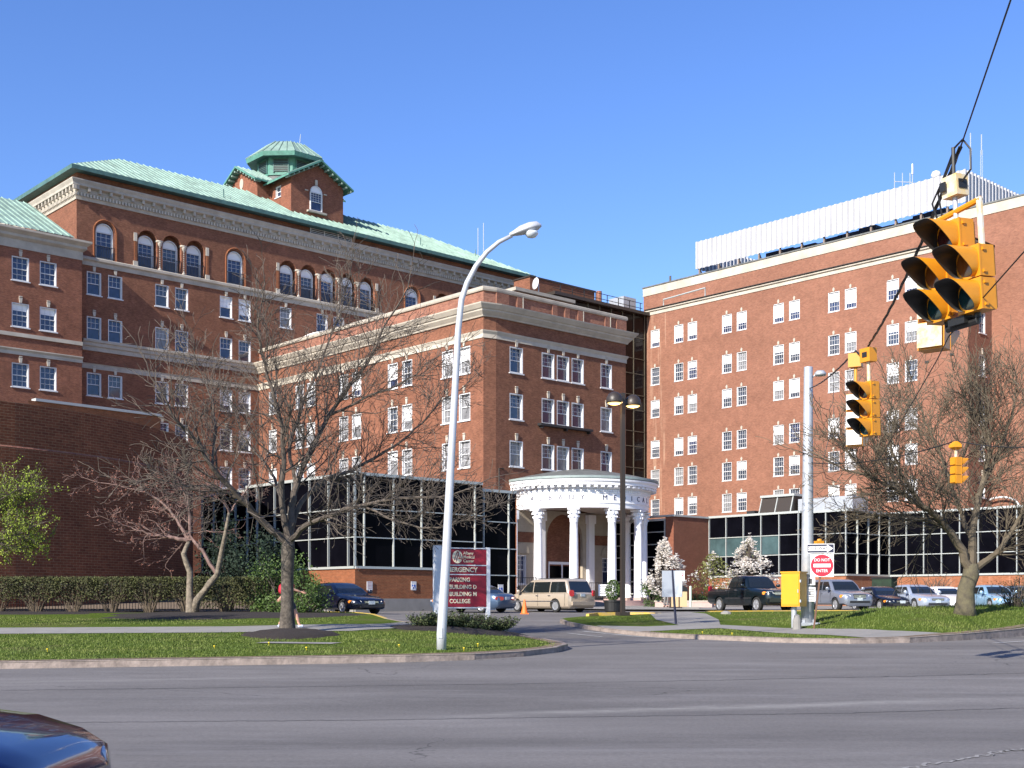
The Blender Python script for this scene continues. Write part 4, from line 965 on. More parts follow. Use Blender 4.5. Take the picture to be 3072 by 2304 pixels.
    while s < a1:
        m_.fbox(sf, s-.08, s+.08, .2, .34, zt-.6, zb_+.3); m_.tube([sf.w(s, .3, zb_+.1), sf.w(s, 1.6, zt-.7)], .07, 5); s += 2.45
    pieces(m_, 'screen_post', M['steel_brown'], b)
    m_ = MB(); rr = random.Random(3)
    for k in range(16):
        s = a0+7+k*(a1-a0-8)/16; m_.fbox(sf, s, s+1.75, 2.0+rr.random(), 5, zt-1.0, zb_+.35+rr.random()*.4)
        if k % 3: m_.fbox(sf, s+.2, s+1.0, 1.2, 2.0, zt-1.0, zt-.1+rr.random()*.5)
        m_.tube([sf.w(s, 2.2, zt-1), sf.w(s+1.5, 2.2, zt+.9)], .06, 5); m_.tube([sf.w(s+1.5, 2.2, zt-1), sf.w(s, 2.2, zt+.9)], .06, 5)
    m_.build('cooling_plant', M['plant_dark'], b)
    MB().tube([u.w(hitf(u, 669, .3), .5, zt), u.w(hitf(u, 669, .3), .5, zt+.75)], .12, 8).build('vent_pipe', M['bronze'], b)
    # rooftop aerials
    def aer(px, py0, py1, r=.05, back=4, sub=()):
        s = hitf(sf, px, back); p = sf.w(s, back, 0); z0 = z_((602-py1)/1250*p.y); z1 = z_((602-py0)/1250*p.y); return p, z0-3, z1
    m_ = MB()
    for px, a_, c_ in ((894.5, 172.5, 190), (902.5, 173, 188), (910, 173, 186), (912.5, 164, 185)):
        p, z0, z1 = aer(px, a_, c_); m_.tube([(p.x, p.y, z0), (p.x, p.y, z1)], .04, 5)
        if px == 912.5: m_.tube([(p.x, p.y, z1-1.0), (p.x, p.y, z1)], .09, 6)
    p0, _, z0 = aer(894.5, 181.5, 190); p1, _, z1 = aer(913, 182.5, 190); m_.tube([(p0.x, p0.y, z0), (p1.x, p1.y, z1)], .04, 5); m_.build('aerial_array', M['alu'], b)
    for px, a_ in ((970.5, 133), (981.5, 134.5)):
        p, z0, z1 = aer(px, a_, 175, back=8); m_ = MB()
        for d in ((.18, 0), (-.1, .15), (-.1, -.15)): m_.tube([(p.x+d[0]*.6, p.y+d[1]*.6, z0), (p.x+d[0]*.6, p.y+d[1]*.6, z1-1.5)], .018, 4)
        m_.tube([(p.x, p.y, z1-2), (p.x, p.y, z1)], .05, 5); m_.tube([(p.x+.4, p.y, z1-7), (p.x+.4, p.y, z1-5.5)], .08, 5); m_.build('aerial_mast', M['alu'], b)
    p, z0, z1 = aer(1013.5, 209.5, 215, back=3); MB().tube([(p.x, p.y, z0), (p.x, p.y, z1)], .05, 5).build('aerial_mast', M['alu'], b)
    p, z0, z1 = aer(936, 172, 175, back=3); m_ = MB(); m_.lathe((p.x, p.y, z1-.3), [(.01, -.45), (.35, -.3), (.48, 0), (.35, .3), (.01, .45)], 14); m_.build('roof_lamp_globe', M['white'], b, smooth=True)
    MB().tube([(p.x, p.y, z0), (p.x, p.y, z1-.6)], .06, 6).build('aerial_mast', M['bronze'], b)
    # camera arm on the wing wall
    q = hitf(u, 985); m_ = MB(); m_.tube([u.w(q, -.1, z_(27.0)), u.w(q, -1.2, z_(28.6)), u.w(q-1.2, -1.6, z_(29.0))], .07, 5); m_.build('wall_bracket_arm', M['iron'], b)
    # arched roof light just above the annex
    q = hitf(u, 1003); m_ = MB(); n = 14
    m_.tube([u.w(q+1.6*math.cos(math.pi*k/n), -.5, z_(7.6)+.9*math.sin(math.pi*k/n)) for k in range(n+1)], .09, 6); m_.build('arched_canopy', M['white'], b)
M['screen'] = mat('white_sheet_steel', (.4, .4, .42), .45, var=.06, vscale=.5); M['steel_brown'] = mat('steel_brown', (.2, .15, .12), .6); M['plant_dark'] = mat('plant_dark', (.05, .05, .055), .6, var=.5, vscale=1)
build_right()

# ---------------------------------------------------------------- curtain-wall helper
def curtain(name, b, fr, s0, s1, zs, mull, m_glass, extra=None, sill=None, t=.0, wd=.056):
    """zs: rail heights bottom..top; mull: mullion positions"""
    slab(name, fr, s0, s1, t+.06, t+.12, zs[0], zs[-1], m_glass, b)
    m_ = MB()
    for s in mull: m_.fbox(fr, s-wd/2, s+wd/2, t-.07, t+.06, zs[0]+.06, zs[-1]-.12)
    for z in zs[1:-1]: m_.fbox(fr, s0, s1, t-.045, t+.06, z-wd/2, z+wd/2)
    m_.build('mullion_grid', M['alu'], b)
    m_ = MB(); m_.fbox(fr, s0, s1, t-.09, t+.06, zs[-1]-.1, zs[-1]+.06); m_.build('top_rail', M['alu'], b)
    m_ = MB(); m_.fbox(fr, s0, s1, t-.09, t+.06, zs[0]-.08, zs[0]+.05); m_.build('bottom_rail', M['alu'], b)
def build_annex():
    b = thing('glass_annex', 'low black-glass annex with white mullions on a brick base, behind the entrance sign', 'building', (-10, 74, 1.1))
    k = .93; G = P(355, 67.0); fl = Frame(G, GA-R(90)); fr = FA(G)
    zs = [z_(2.02*k), z_(3.75*k), z_(5.42*k), z_(7.45*k)]
    # left flank (negative s)
    curtain('glass_wall', b, fl, -12.05*k, 0, zs, [-x*k for x in (.0, .65, 2.68, 4.71, 6.6, 8.65, 10.76, 11.98)], M['black_glass'])
    curtain('glass_wall', b, fl, -19.0*k, -12.05*k, [z for z in zs[:3]]+[z_(7.3*k)], [-x*k for x in (12.4, 14.41, 15.84, 17.31, 18.9)], M['black_glass'], t=.5)
    z0 = .8
    wall('base_wall', fl, -12.05*k, 0, z0, zs[0], [], M['brick_new'], b); wall('base_wall', fl.off(0, .5), -20*k, -12.05*k, z0, zs[0], [], M['brick_new'], b)
    curtain('glass_wall', b, fr, 0, 9.7*k, zs, [x*k for x in (.63, 2.75, 4.86, 6.97, 9.1)], M['black_glass'])
    slab('glass_wall', fr, 9.1*k+.05, 9.72*k, -.02, .05, zs[0], zs[-1], M['black_glass'], b)
    zs2 = [z_(-.4), z_(1.7*k), z_(3.4*k), z_(5.1*k), z_(7.08*k)]
    curtain('glass_wall', b, fr.off(0, .0), 9.74*k, 12.75*k, zs2, [x*k for x in (9.95, 12.1)], M['black_glass'], t=.15)
    wall('base_wall', fr, 0, 9.72*k, z_(.2*k), zs[0]-.1, [], M['brick_new'], b)
    slab('concrete_plinth', fr, -.05, 9.74*k, -.12, .0, z0, z_(.2*k), M['concrete'], b); slab('concrete_plinth', fl, -12*k, 0.02, -.12, .0, z0, z_(.2*k), M['concrete'], b)
    wall('end_wall', Frame(tuple(fr.w(12.75*k, .1, 0))[:2], GA+R(90)), 0, 16, .8, z_(7.0*k), [], M['brick_new'], b)
    q = [fl.w(0, .1, 0), fr.w(9.72*k, .1, 0), fr.w(9.72*k, 17, 0), fl.w(-19*k, .6, 0)]
    mesh('roof', [Vector((p.x, p.y, zs[-1]-.02)) for p in q], [(0, 1, 2, 3)], M['lead'], b); q = [fr.w(9.7*k, .2, 0), fr.w(12.7*k, .2, 0), fr.w(12.7*k, 15, 0), fr.w(9.7*k, 15, 0)]
    mesh('roof', [Vector((p.x, p.y, zs2[-1]-.02)) for p in q], [(0, 1, 2, 3)], M['lead'], b)
    # dirty run-off below the mullions
    return fl, fr
AFL, AFR = build_annex()
# parking notices fixed to the annex wall (things of their own)
def wall_notice(px, py0, py1, wd, label, blue=False):
    s = hitf(AFR, px); p = AFR.w(s, -.04, 0); zc = z_((602-(py0+py1)/2)/1250*p.y); h = (py1-py0)/1250*p.y
    t = thing('wall_notice', label, 'sign', (p.x, p.y, zc-h/2)); f = Frame((p.x, p.y), GA)
    MB().fbox(f, -wd/2, wd/2, -.015, .015, zc-h/2, zc+h/2).build('panel', M['white'], t)
    if blue:
        MB().fbox(f, -wd*.33, wd*.33, -.02, -.016, zc-h*.3, zc+h*.12).build('blue_square', M['sign_blue'], t)
        m_ = MB(); c = lambda a, z: f.w(a, -.024, z)
        n = 12; m_.tube([c(-.02+.08*math.cos(2*math.pi*k/n-.4), zc-.12+.08*math.sin(2*math.pi*k/n-.4)) for k in range(9)], .012, 4)
        m_.tube([c(-.03, zc+.05), c(-.03, zc-.08), c(.05, zc-.08), c(.08, zc-.18)], .013, 4); m_.tube([c(-.03, zc+.08), c(-.03, zc+.1)], .02, 5); m_.build('wheelchair_symbol', M['white'], t)
    else:
        m_ = MB()
        for k in range(5): m_.fbox(f, -wd*.36, wd*.36, -.018, -.0155, zc+h*.34-k*h*.16, zc+h*.34-k*h*.16+h*.055)
        m_.build('lettering', M['sign_red_text'], t)
M['sign_blue'] = mat('sign_blue', (.03, .12, .5), .5); M['sign_red_text'] = mat('notice_text', (.4, .16, .16), .6)
wall_notice(369.2, 581.5, 590.2, .36, 'small white notice with red lines on the brick base above the dark blue car nose')
wall_notice(413.2, 581.4, 590.2, .36, 'blue and white wheelchair parking sign on the brick base left of the entrance sign', True)
wall_notice(500.2, 584.5, 593, .4, 'blue and white wheelchair parking sign between the sedan roof and the minivan', True)

# ---------------------------------------------------------------- right-hand annex
def build_annex_r():
    b = thing('glass_annex', 'long low black-glass annex with white mullions on an orange brick base, behind the parked cars', 'building', (24, 88, 1.2))
    g0 = P(709, 95.0); f = Frame(g0, GA-R(90)); zs = [z_(1.92), z_(3.4), z_(4.82), z_(6.44)]; z0 = .9
    curtain('glass_wall', b, f, 0, 8.11, zs, [0.04, 1.64, 3.24, 4.83, 6.42, 8.07], M['black_glass'])
    m_ = MB()
    for k in range(4): m_.fbox(f, [.1, 1.7, 3.3, 4.9][k], [1.58, 3.18, 4.77, 6.36][k], .02, .055, zs[1]+.06, zs[2]-.06) if True else None
    m_.build('teal_panel', M['teal_glass'], b)
    wall('base_wall', f, 0, 8.11, z0, zs[0], [], M['brick_new_r'], b)
    def corner_run(px, fprev, s, pn):   # recess running back to the right
        fr2 = Frame(tuple(fprev.w(s, 0, 0))[:2], GA); L_ = hitf(fr2, px); return fr2, L_
    fr1, L1 = corner_run(806.5, f, 8.11, 3)
    curtain('glass_wall', b, fr1, 0, L1, zs, [L1*.5], M['black_glass']); wall('base_wall', fr1, 0, L1, z0, zs[0], [], M['brick_new_r'], b)
    f2 = Frame(tuple(fr1.w(L1, 0, 0))[:2], f.a); s2 = hitf(f2, 846); n = 6
    curtain('glass_wall', b, f2, 0, s2, zs, [s2-(k*s2/round(s2/1.55)) for k in range(int(round(s2/1.55))+1)], M['black_glass']); wall('base_wall', f2, 0, s2, z0, zs[0], [], M['brick_new_r'], b)
    fr3, L3 = corner_run(889.5, f2, s2, 4)
    curtain('glass_wall', b, fr3, 0, L3, zs, [L3*k/4 for k in (1, 2, 3)], M['black_glass']); wall('base_wall', fr3, 0, L3, z0, zs[0], [], M['brick_new_r'], b)
    f4 = Frame(tuple(fr3.w(L3, 0, 0))[:2], f.a); e = 24; pitch = hitf(f4, 906.5)
    curtain('glass_wall', b, f4, 0, e, zs, [pitch*k for k in range(int(e/pitch)+1)], M['black_glass']); wall('base_wall', f4, 0, e, z0, zs[0], [], M['brick_new_r'], b)
    # dark run-off stripes are part of the brick; roof deck
    q = [f.w(0, .1, 0), f.w(8.1, .1, 0), fr1.w(L1, .1, 0), f2.w(s2, .1, 0), fr3.w(L3, .1, 0), f4.w(e, .1, 0), f4.w(e, 14, 0), f.w(0, 20, 0)]
    mesh('roof', [Vector((p.x, p.y, zs[-1]-.03)) for p in q], [tuple(range(8))], M['lead'], b)
    # brick wedge wall and glazed corner to the left
    K = f.w(0, 0, 0); fa = Frame((K.x, K.y), GA); sK = hitf(fa, 2020.8/3); wall('wedge_wall', fa, sK, 0, z0, zs[-1]-.12, [], M['brick_curve2'], b)
    slab('coping', fa, sK, 0.0, -.08, .3, zs[-1]-.12, zs[-1]+.02, M['alu'], b)
    kk = fa.w(sK, 0, 0); fb = Frame((kk.x, kk.y), GA-R(90)); sb = hitf(fb, 1996.5/3); sc = hitf(fb, 1930/3)
    wall('wedge_wall', fb, sb, 0, z0, zs[-1]-.12, [], M['brick_curve2'], b); slab('coping', fb, sc-4, 0.0, -.08, .3, zs[-1]-.12, zs[-1]+.02, M['alu'], b)
    zz = [z_(-.3)]+[z_(-.3+(6.45)*(k/7)) for k in range(1, 8)]
    curtain('glass_wall', b, fb, sc-4, sb, zz, [sb-.05], M['black_glass'], wd=.07)
    # roof plant over the annex: grey box with sloping glass
    s = 4.2; m_ = MB(); m_.prism([f.w(s, .6, zs[-1]), f.w(s, 2.6, zs[-1]), f.w(s, 2.6, zs[-1]+1.25), f.w(s, 1.0, zs[-1]+1.25)], Vector((f.x[0]*2.8, f.x[1]*2.8, 0))); m_.build('roof_light', M['bronze'], b)
    m_ = MB(); m_.fbox(f, s-.1, s+2.9, .85, 2.7, zs[-1]+1.25, zs[-1]+1.42)
    for q_ in (0, 1.4, 2.75): m_.tube([f.w(s+q_, .57, zs[-1]), f.w(s+q_, .97, zs[-1]+1.25)], .05, 4)
    m_.build('roof_light_frame', M['alu'], b)
    m_ = MB(); m_.fbox(f, s+3.0, s+7.5, 1.2, 3.2, zs[-1]-.05, zs[-1]+1.0); m_.build('roof_duct', M['galv'], b)
    MB().fbox(f, s-.9, s-.2, .3, 1.2, zs[-1]+.1, zs[-1]+.3).build('flood_lamp', M['iron'], b)
    return f, f2, f4
M['brick_new_r'] = brick('brick_orange', (.3, .105, .05), (.23, .078, .036), (.3, .2, .13), mottle=.2, streak=.25, pale=0)
M['brick_curve2'] = brick('brick_wedge', (.21, .07, .04), (.17, .055, .032), (.22, .14, .1), mottle=.15, pale=0)
BF, BF2, BF4 = build_annex_r()

# ---------------------------------------------------------------- curved brick wall, left
M['alu_warm'] = mat('coping_grey', (.42, .41, .39), .6)
def build_curved():
    b = thing('curved_brick_building', 'windowless curved dark brick drum at the left edge behind the hedge', 'building', (-36.5, 67.4, 1.0))
    cx, cy, rr = -36.5, 67.4, 18.7; V = []; F = []; U = []; n = 96
    def band(r, z0, z1, nm, m, r1=None):
        V = []; F = []; U = []; r1 = r1 or r
        for k in range(n):
            a0, a1 = -2.6+3.6*k/n, -2.6+3.6*(k+1)/n; i = len(V)
            V += [(cx+r*math.cos(a0), cy+r*math.sin(a0), z0), (cx+r*math.cos(a1), cy+r*math.sin(a1), z0), (cx+r1*math.cos(a1), cy+r1*math.sin(a1), z1), (cx+r1*math.cos(a0), cy+r1*math.sin(a0), z1)]
            F.append((i, i+1, i+2, i+3)); U.append([(a0*r, z0), (a1*r, z0), (a1*r, z1), (a0*r, z1)])
        return mesh(nm, V, F, m, b, uvs=U)
    zj = z_((602-446)/1250*55)
    band(rr, .6, zj-.0, 'lower_wall', M['brick_curve']); band(rr+.0, zj, zj+.07, 'wall_joint', M['brick_par'], rr-.05); band(rr-.05, zj+.07, z_(8.87), 'upper_wall', M['brick_curve'])
    band(rr-.05, z_(8.87), z_(8.87), 'wall_top', M['concrete'], rr-.6)
    m = MB(); m.lathe((cx, cy, z_(8.6)), [(rr-.3, 0), (.1, .02)], 48); m.build('roof', M['lead'], b)
    # flat block behind with white coping and sunlit flank
    h = thing('low_brick_block', 'low brick block with thin white coping behind the curved brick drum', 'building', (-26, 80, 1.1))
    A_ = Vector((*P(36, 70), 0)); B_ = Vector((*P(160, 75.9), 0)); ang = math.atan2(B_.y-A_.y, B_.x-A_.x); fr = Frame((A_.x, A_.y), ang); L_ = (B_-A_).length
    zt = z_((602-396.5)/1250*70)
    zt = z_(11.25)
    wall('wall', fr, hitf(fr, 28), hitf(fr, 160.5), .8, zt, [], M['brick_new'], h); slab('coping', fr, hitf(fr, 35), hitf(fr, 160.8), -.1, .4, zt, zt+.15, M['alu_warm'], h)
    e = fr.w(hitf(fr, 160.5), 0, 0); wall('end_wall', Frame((e.x, e.y), ang+R(90)), 0, 14, .8, zt, [], M['brick_new'], h)
build_curved()
# ---------------------------------------------------------------- portico
def build_portico():
    b = thing('round_portico', 'white semicircular entrance portico with columns and carved lettering on the frieze', 'building', (5, 92.8, 1.2))
    k = 92.8/82; q = 1.72; c = CFR.w(6.8, -q, 0); cx, cy = c.x, c.y; ax = math.atan2(-.738, .674)   # axis direction
    def zz(py, Y): return z_((602-py)/1250*Y)
    R0 = 4.75; Rc = 5.78; a0, a1 = ax-R(118), ax+R(118); n = 72
    zb = zz(507.5, cy-R0); zc = zz(489, cy)+.0
    zen = zb; zfr = zb+.32; ztop = zc
    def ring(nm, prof, m, smooth=False, n_=n): 
        mb = MB(); mb.lathe((cx, cy, 0), prof, n_, a0, a1); return mb.build(nm, m, b, smooth)
    Rf = R0+.36
    ring('entablature', [(R0-.36, zen), (Rf-.02, zen), (Rf-.02, zen+.3), (Rf+.04, zen+.32), (Rf+.04, zen+.38), (Rf, zen+.42), (Rf, zen+.95), (Rf+.05, zen+1.0), (Rf+.05, zen+1.06), (Rf+.03, zen+1.08), (Rf+.03, zen+1.26), (Rf+.12, zen+1.3)], M['portico'])
    ring('cornice', [(Rf+.1, zen+1.3), (Rf+.16, zen+1.34), (Rf+.16, zen+1.52), (Rc-.1, zen+1.56), (Rc-.1, zen+1.72), (Rc, zen+1.82), (Rc+.02, zen+1.95), (Rc-.1, zen+1.98)], M['portico'])
    mb = MB()
    for i in range(110): t = a0+(a1-a0)*i/109; mb.box((cx+(Rf+.07)*math.cos(t), cy+(Rf+.07)*math.sin(t), zen+1.18), (.1, .1, .13), t)
    mb.build('dentils', M['portico'], b); mb = MB()
    for i in range(46): t = a0+(a1-a0)*i/45; mb.box((cx+(Rf+.34)*math.cos(t), cy+(Rf+.34)*math.sin(t), zen+1.46), (.4, .24, .14), t)
    pieces(mb, 'modillion', M['portico'], b)
    zt = zen+1.98
    mb = MB(); mb.lathe((cx, cy, 0), [(Rc-.02, zt), (Rc+.04, zt+.04), (Rc+.02, zt+.2), (Rc-.25, zt+.24)], n, a0, a1); mb.build('gutter', M['copper_grey'], b)
    mb = MB(); mb.lathe((cx, cy, 0), [(Rc-.25, zt+.24), (4.4, zt+.52), (2.6, zt+.88), (1.0, zt+1.12), (.01, zt+1.2)], 36, a0, a1); mb.build('roof', M['lead'], b, smooth=False)
    mb = MB(); mb.lathe((cx, cy, 0), [(Rf-.4, zen+.1), (.05, zen+.12)], 40, a0, a1); mb.build('ceiling', M['portico_soffit'], b)
    # columns
    zf = zz(600.5, cy-R0*.5)
    H = zen-zf
    for kk in (-2.5, -1.5, -.5, .5, 1.5, 2.5):
        t = ax+kk*R(33.7); x, y = cx+R0*math.cos(t), cy+R0*math.sin(t); col = bpy.data.objects.new('column', None); C.objects.link(col); col.parent = b; col.location = Vector((x, y, zf))-world_loc(b)
        prof = [(.36, .2), (.4, .22), (.4, .3), (.34, .34), (.355, .38)]+[(.33-.055*(i/10)**1.6, .42+(H-1.45)*i/10) for i in range(11)]+[(.3, H-1.0), (.3, H-.95)]
        mb = MB(); mb.lathe((x, y, zf), prof, 24); sh = mb.build('shaft', M['portico'], col, smooth=True)
        mb = MB(); mb.box((x, y, zf+.1), (.86, .86, .2), t); mb.build('plinth', M['plinth_pink'], col)
        mb = MB(); mb.lathe((x, y, zf), [(.28, H-.95), (.3, H-.9), (.34, H-.6), (.3, H-.55), (.38, H-.3), (.42, H-.2)], 20)
        for j in range(8):
            u = t+j*math.pi/4; mb.box((x+.36*math.cos(u), y+.36*math.sin(u), zf+H-.62), (.1, .14, .12), u); mb.box((x+.4*math.cos(u+.39), y+.4*math.sin(u+.39), zf+H-.34), (.12, .12, .16), u)
        mb.box((x, y, zf+H-.1), (.84, .84, .12), t); mb.build('capital', M['portico'], col)
    # frieze lettering, one letter every 8.7 degrees
    txt = 'ALBANY MEDICAL'
    for i, ch in enumerate(txt):
        if ch == ' ': continue
        t = ax+R(-87+8.7*i+(.8 if i > 6 else 0)); x, y = cx+(Rf+.006)*math.cos(t), cy+(Rf+.006)*math.sin(t)
        text_mesh('letter', ch, .5, M['letter'], b, loc=Vector((x, y, zen+.69))-world_loc(b), rot=(R(90), 0, t+R(90)), ext=.02)
    # floor and steps
    for i, (r, z) in enumerate(((5.5, zf), (5.95, zf-.16), (6.4, zf-.32))):
        mb = MB(); mb.lathe((cx, cy, 0), [(r, .9), (r, z), (.05, z+.004)], 48, ax-R(95), ax+R(95)); mb.build('step', M['plinth_pink'], b)
    # entrance wall inside: brick bands, central arch, side windows, pilasters
    f = CFR; s0, s1 = 0.1, 13.6
    wz0 = zf-.3; arch_c = 6.6
    holes = [(1.55, 2.65, z_(1.3), z_(3.4)), (10.65, 11.75, z_(1.3), z_(3.4))]
    # the entrance surround stands proud of the main wall
    wf = f.off(0, -.35); sw0, sw1 = 1.0, 12.6
    wall('entrance_wall', wf, sw0, sw1, wz0, zen+.1, holes, M['entrance_stone'], b, depth=.25, arches=[(arch_c-1.9, arch_c+1.9, wz0+.01, zz(508, 92)-.35)])
    for (a, c, z0, z1) in holes: window(wf, a, z0, c-a, z1-z0, b, lites=(3, 3, False), key=False)
    mb = MB(); mb.fbox(wf, sw0, arch_c-2.3, -.04, -.0, z_(4.35), z_(5.1)); mb.fbox(wf, arch_c+2.3, sw1, -.04, 0, z_(4.35), z_(5.1)); pieces(mb, 'brick_panel', M['brick_old'], b)
    mb = MB()
    for sc in (2.1, 11.2):
        mb.prism([wf.w(sc+.75*math.cos(math.pi*k/12), -.12, z_(3.55)+.75*math.sin(math.pi*k/12)) for k in range(13)], Vector((wf.y[0]*.08, wf.y[1]*.08, 0)))
    pieces(mb, 'window_hood', M['entrance_stone'], b)
    mb = MB()
    for sc in (arch_c-2.6, arch_c+2.6, 1.2, 12.3): mb.fbox(wf, sc-.3, sc+.3, -.3, 0, zf, zen-.7); mb.fbox(wf, sc-.38, sc+.38, -.38, 0, zen-.7, zen-.05)
    mb.build('pilaster', M['portico'], b)
    # barrel-vaulted lobby behind the arch
    mb = MB(); mb.fbox(wf, arch_c-1.9, arch_c-1.86, .25, .34, wz0, zen-.6); mb.build('door_jamb', M['portico'], b)
    lb = CFR.off(0, .25)
    mb = MB(); mb.fbox(lb, arch_c-2.4, arch_c+2.4, -.2, -.1, zf, zen); mb.build('lobby_wall', M['lobby'], b)
    mb = MB(); mb.fbox(lb, arch_c-1.3, arch_c-.05, -.26, -.2, zf, zf+2.6); mb.fbox(lb, arch_c+.05, arch_c+1.3, -.26, -.2, zf, zf+2.6); mb.build('lobby_door', M['black_glass'], b)
    mb = MB()
    for s in (-1.42, -.05, 1.3): mb.fbox(lb, arch_c+s, arch_c+s+.1, -.32, -.2, zf, zf+2.7)
    mb.fbox(lb, arch_c-1.42, arch_c+1.4, -.32, -.2, zf+2.7, zf+2.9); mb.build('door_frame', M['portico'], b)
    return cx, cy, zf
M['copper_grey'] = mat('gutter_grey', (.22, .27, .26), .6, var=.1); M['plinth_pink'] = mat('pink_granite', (.42, .3, .27), .7, var=.1)
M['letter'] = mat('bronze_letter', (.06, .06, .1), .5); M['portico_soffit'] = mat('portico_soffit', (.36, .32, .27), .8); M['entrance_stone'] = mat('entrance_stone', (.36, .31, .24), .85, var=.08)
M['lobby'] = mat('lobby_dark', (.12, .085, .06), .8)
PCX, PCY, PZF = build_portico()
def rail(name, label, pts, z0, h, m=None, pitch=.14, loc=None):
    t = thing(name, label, 'railing', (pts[0][0], pts[0][1], z0)); mb = MB(); mb2 = MB()
    for (a, c) in zip(pts, pts[1:]):
        L_ = math.hypot(c[0]-a[0], c[1]-a[1]); n = max(1, int(L_/pitch)); ang = math.atan2(c[1]-a[1], c[0]-a[0])
        for k in range(n+1): x, y = a[0]+(c[0]-a[0])*k/n, a[1]+(c[1]-a[1])*k/n; mb.box((x, y, z0+h/2), (.022, .022, h-.1), ang)
        for z in (.1, h-.02): mb2.box(((a[0]+c[0])/2, (a[1]+c[1])/2, z0+z), (L_+.05, .05, .045), ang)
        for p in (a, c): mb2.box((p[0], p[1], z0+h/2+.03), (.07, .07, h+.06), ang)
    mb.build('balusters', M['iron'], t); mb2.build('rails_and_posts', M['iron'], t); return t
# ramp wall and railings before the portico
def ramp():
    t = thing('concrete_ramp_wall', 'sloping concrete ramp wall behind the minivan at the foot of the portico', 'wall', (4.0, 84, 1.15))
    a = P(575, 84.5); c = P(611, 84.0); d = P(611, 85.0)
    V = [(a[0], a[1], 1.1), (c[0], c[1], 1.1), (c[0], c[1], 1.5), (a[0], a[1], 1.75), (a[0]+.3, a[1]+.4, 1.1), (c[0]+.3, c[1]+.4, 1.1), (c[0]+.3, c[1]+.4, 1.5), (a[0]+.3, a[1]+.4, 1.75)]
    mesh('ramp_wall', V, [(0, 1, 2, 3), (3, 2, 6, 7), (1, 5, 6, 2), (0, 3, 7, 4), (4, 7, 6, 5)], M['concrete'], t)
ramp()
rail('iron_railing', 'black iron railing right behind the minivan, before the columns', [P(576, 83), P(610, 84)], 1.75, 1.15)
rail('iron_railing', 'upper black iron railing left of the first column, above the minivan', [P(516, 84), P(536, 84)], 2.25, 1.0)
rail('iron_railing', 'low black iron railing between the annex and the minivan bonnet', [P(484, 80.5), P(516, 80.5), P(520, 84)], 1.5, 1.05) if False else rail('iron_railing', 'low black iron railing before the annex end, above the sedan boot', [P(487, 77.5), P(519, 79.5)], 1.25, 1.3)
# ---------------------------------------------------------------- vehicles
def paint(name, col, metal=.35, rough=.28): return mat('paint_'+name, col, rough, metal=metal, coat=.8)
M['car_glass'] = mat('car_glass', (.012, .015, .016), .04, spec=.8, coat=.3); M['tyre'] = mat('tyre', (.018, .018, .018), .85)
M['rim'] = mat('alloy_rim', (.55, .56, .58), .3, metal=.7); M['chrome'] = mat('chrome', (.7, .7, .72), .15, metal=.9)
M['lens'] = mat('headlamp', (.62, .66, .7), .12, coat=.6, spec=.8); M['amber'] = mat('amber_lens', (.8, .25, .03), .2, coat=.5); M['red_lens'] = mat('tail_lamp', (.35, .01, .02), .2, coat=.7)
M['plate'] = mat('number_plate', (.6, .66, .66), .5, col2=(.3, .36, .42), vscale=14); M['trim'] = mat('car_trim', (.02, .02, .022), .6)
def body_mesh(st, n_side=1):
    """st: list of (x, zbot, ztop, halfwidth, crown). Closed lofted lower body."""
    V = []; F = []
    for (x, zb, zt, w_, cr) in st:
        h = zt-zb
        sec = [(0, zb), (w_*.86, zb), (w_*.97, zb+h*.12), (w_, zb+h*.35), (w_*.995, zb+h*.62), (w_*.965, zb+h*.85), (w_*.90, zb+h*.965), (w_*.8, zt+cr*.3), (w_*.4, zt+cr*.85), (0, zt+cr)]
        ring = [(x, y, z) for y, z in sec]+[(x, -y, z) for y, z in sec[-2:0:-1]]
        V += ring
    n = 18
    for i in range(len(st)-1):
        for k in range(n): F.append((i*n+k, (i+1)*n+k, (i+1)*n+(k+1) % n, i*n+(k+1) % n))
    F.append(tuple(range(n))); F.append(tuple((len(st)-1)*n+k for k in range(n))[::-1])
    return V, F
def cut_wheels(V, F, wx, r, W_):
    """boolean wheel wells out of a body, returns new mesh"""
    me = bpy.data.meshes.new('body'); me.from_pydata(V, [], F); bm = bmesh.new(); bm.from_mesh(me); bmesh.ops.recalc_face_normals(bm, faces=bm.faces); bm.to_mesh(me); bm.free()
    o = bpy.data.objects.new('tmp', me); C.objects.link(o); cs = []
    mb = MB()
    for x in wx:
        for sy in (-1, 1):
            n = 24; c = [(x+(r+.055)*math.cos(2*math.pi*k/n), sy*(W_/2-.24), r+(r+.055)*math.sin(2*math.pi*k/n)) for k in range(n)]; mb.prism(c, (0, sy*.5, 0))
    cm = bpy.data.meshes.new('c'); cm.from_pydata(mb.V, [], mb.F); bm = bmesh.new(); bm.from_mesh(cm); bmesh.ops.recalc_face_normals(bm, faces=bm.faces); bm.to_mesh(cm); bm.free()
    co = bpy.data.objects.new('tmpc', cm); C.objects.link(co)
    md = o.modifiers.new('b', 'BOOLEAN'); md.operation = 'DIFFERENCE'; md.object = co; md.solver = 'EXACT'
    dg = bpy.context.evaluated_depsgraph_get(); out = bpy.data.meshes.new_from_object(o.evaluated_get(dg))
    bpy.data.objects.remove(o); bpy.data.objects.remove(co); return out
def smooth_by_angle(me, ang=32):
    me.polygons.foreach_set('use_smooth', [True]*len(me.polygons))
    try: me.set_sharp_from_angle(angle=R(ang))
    except Exception: pass
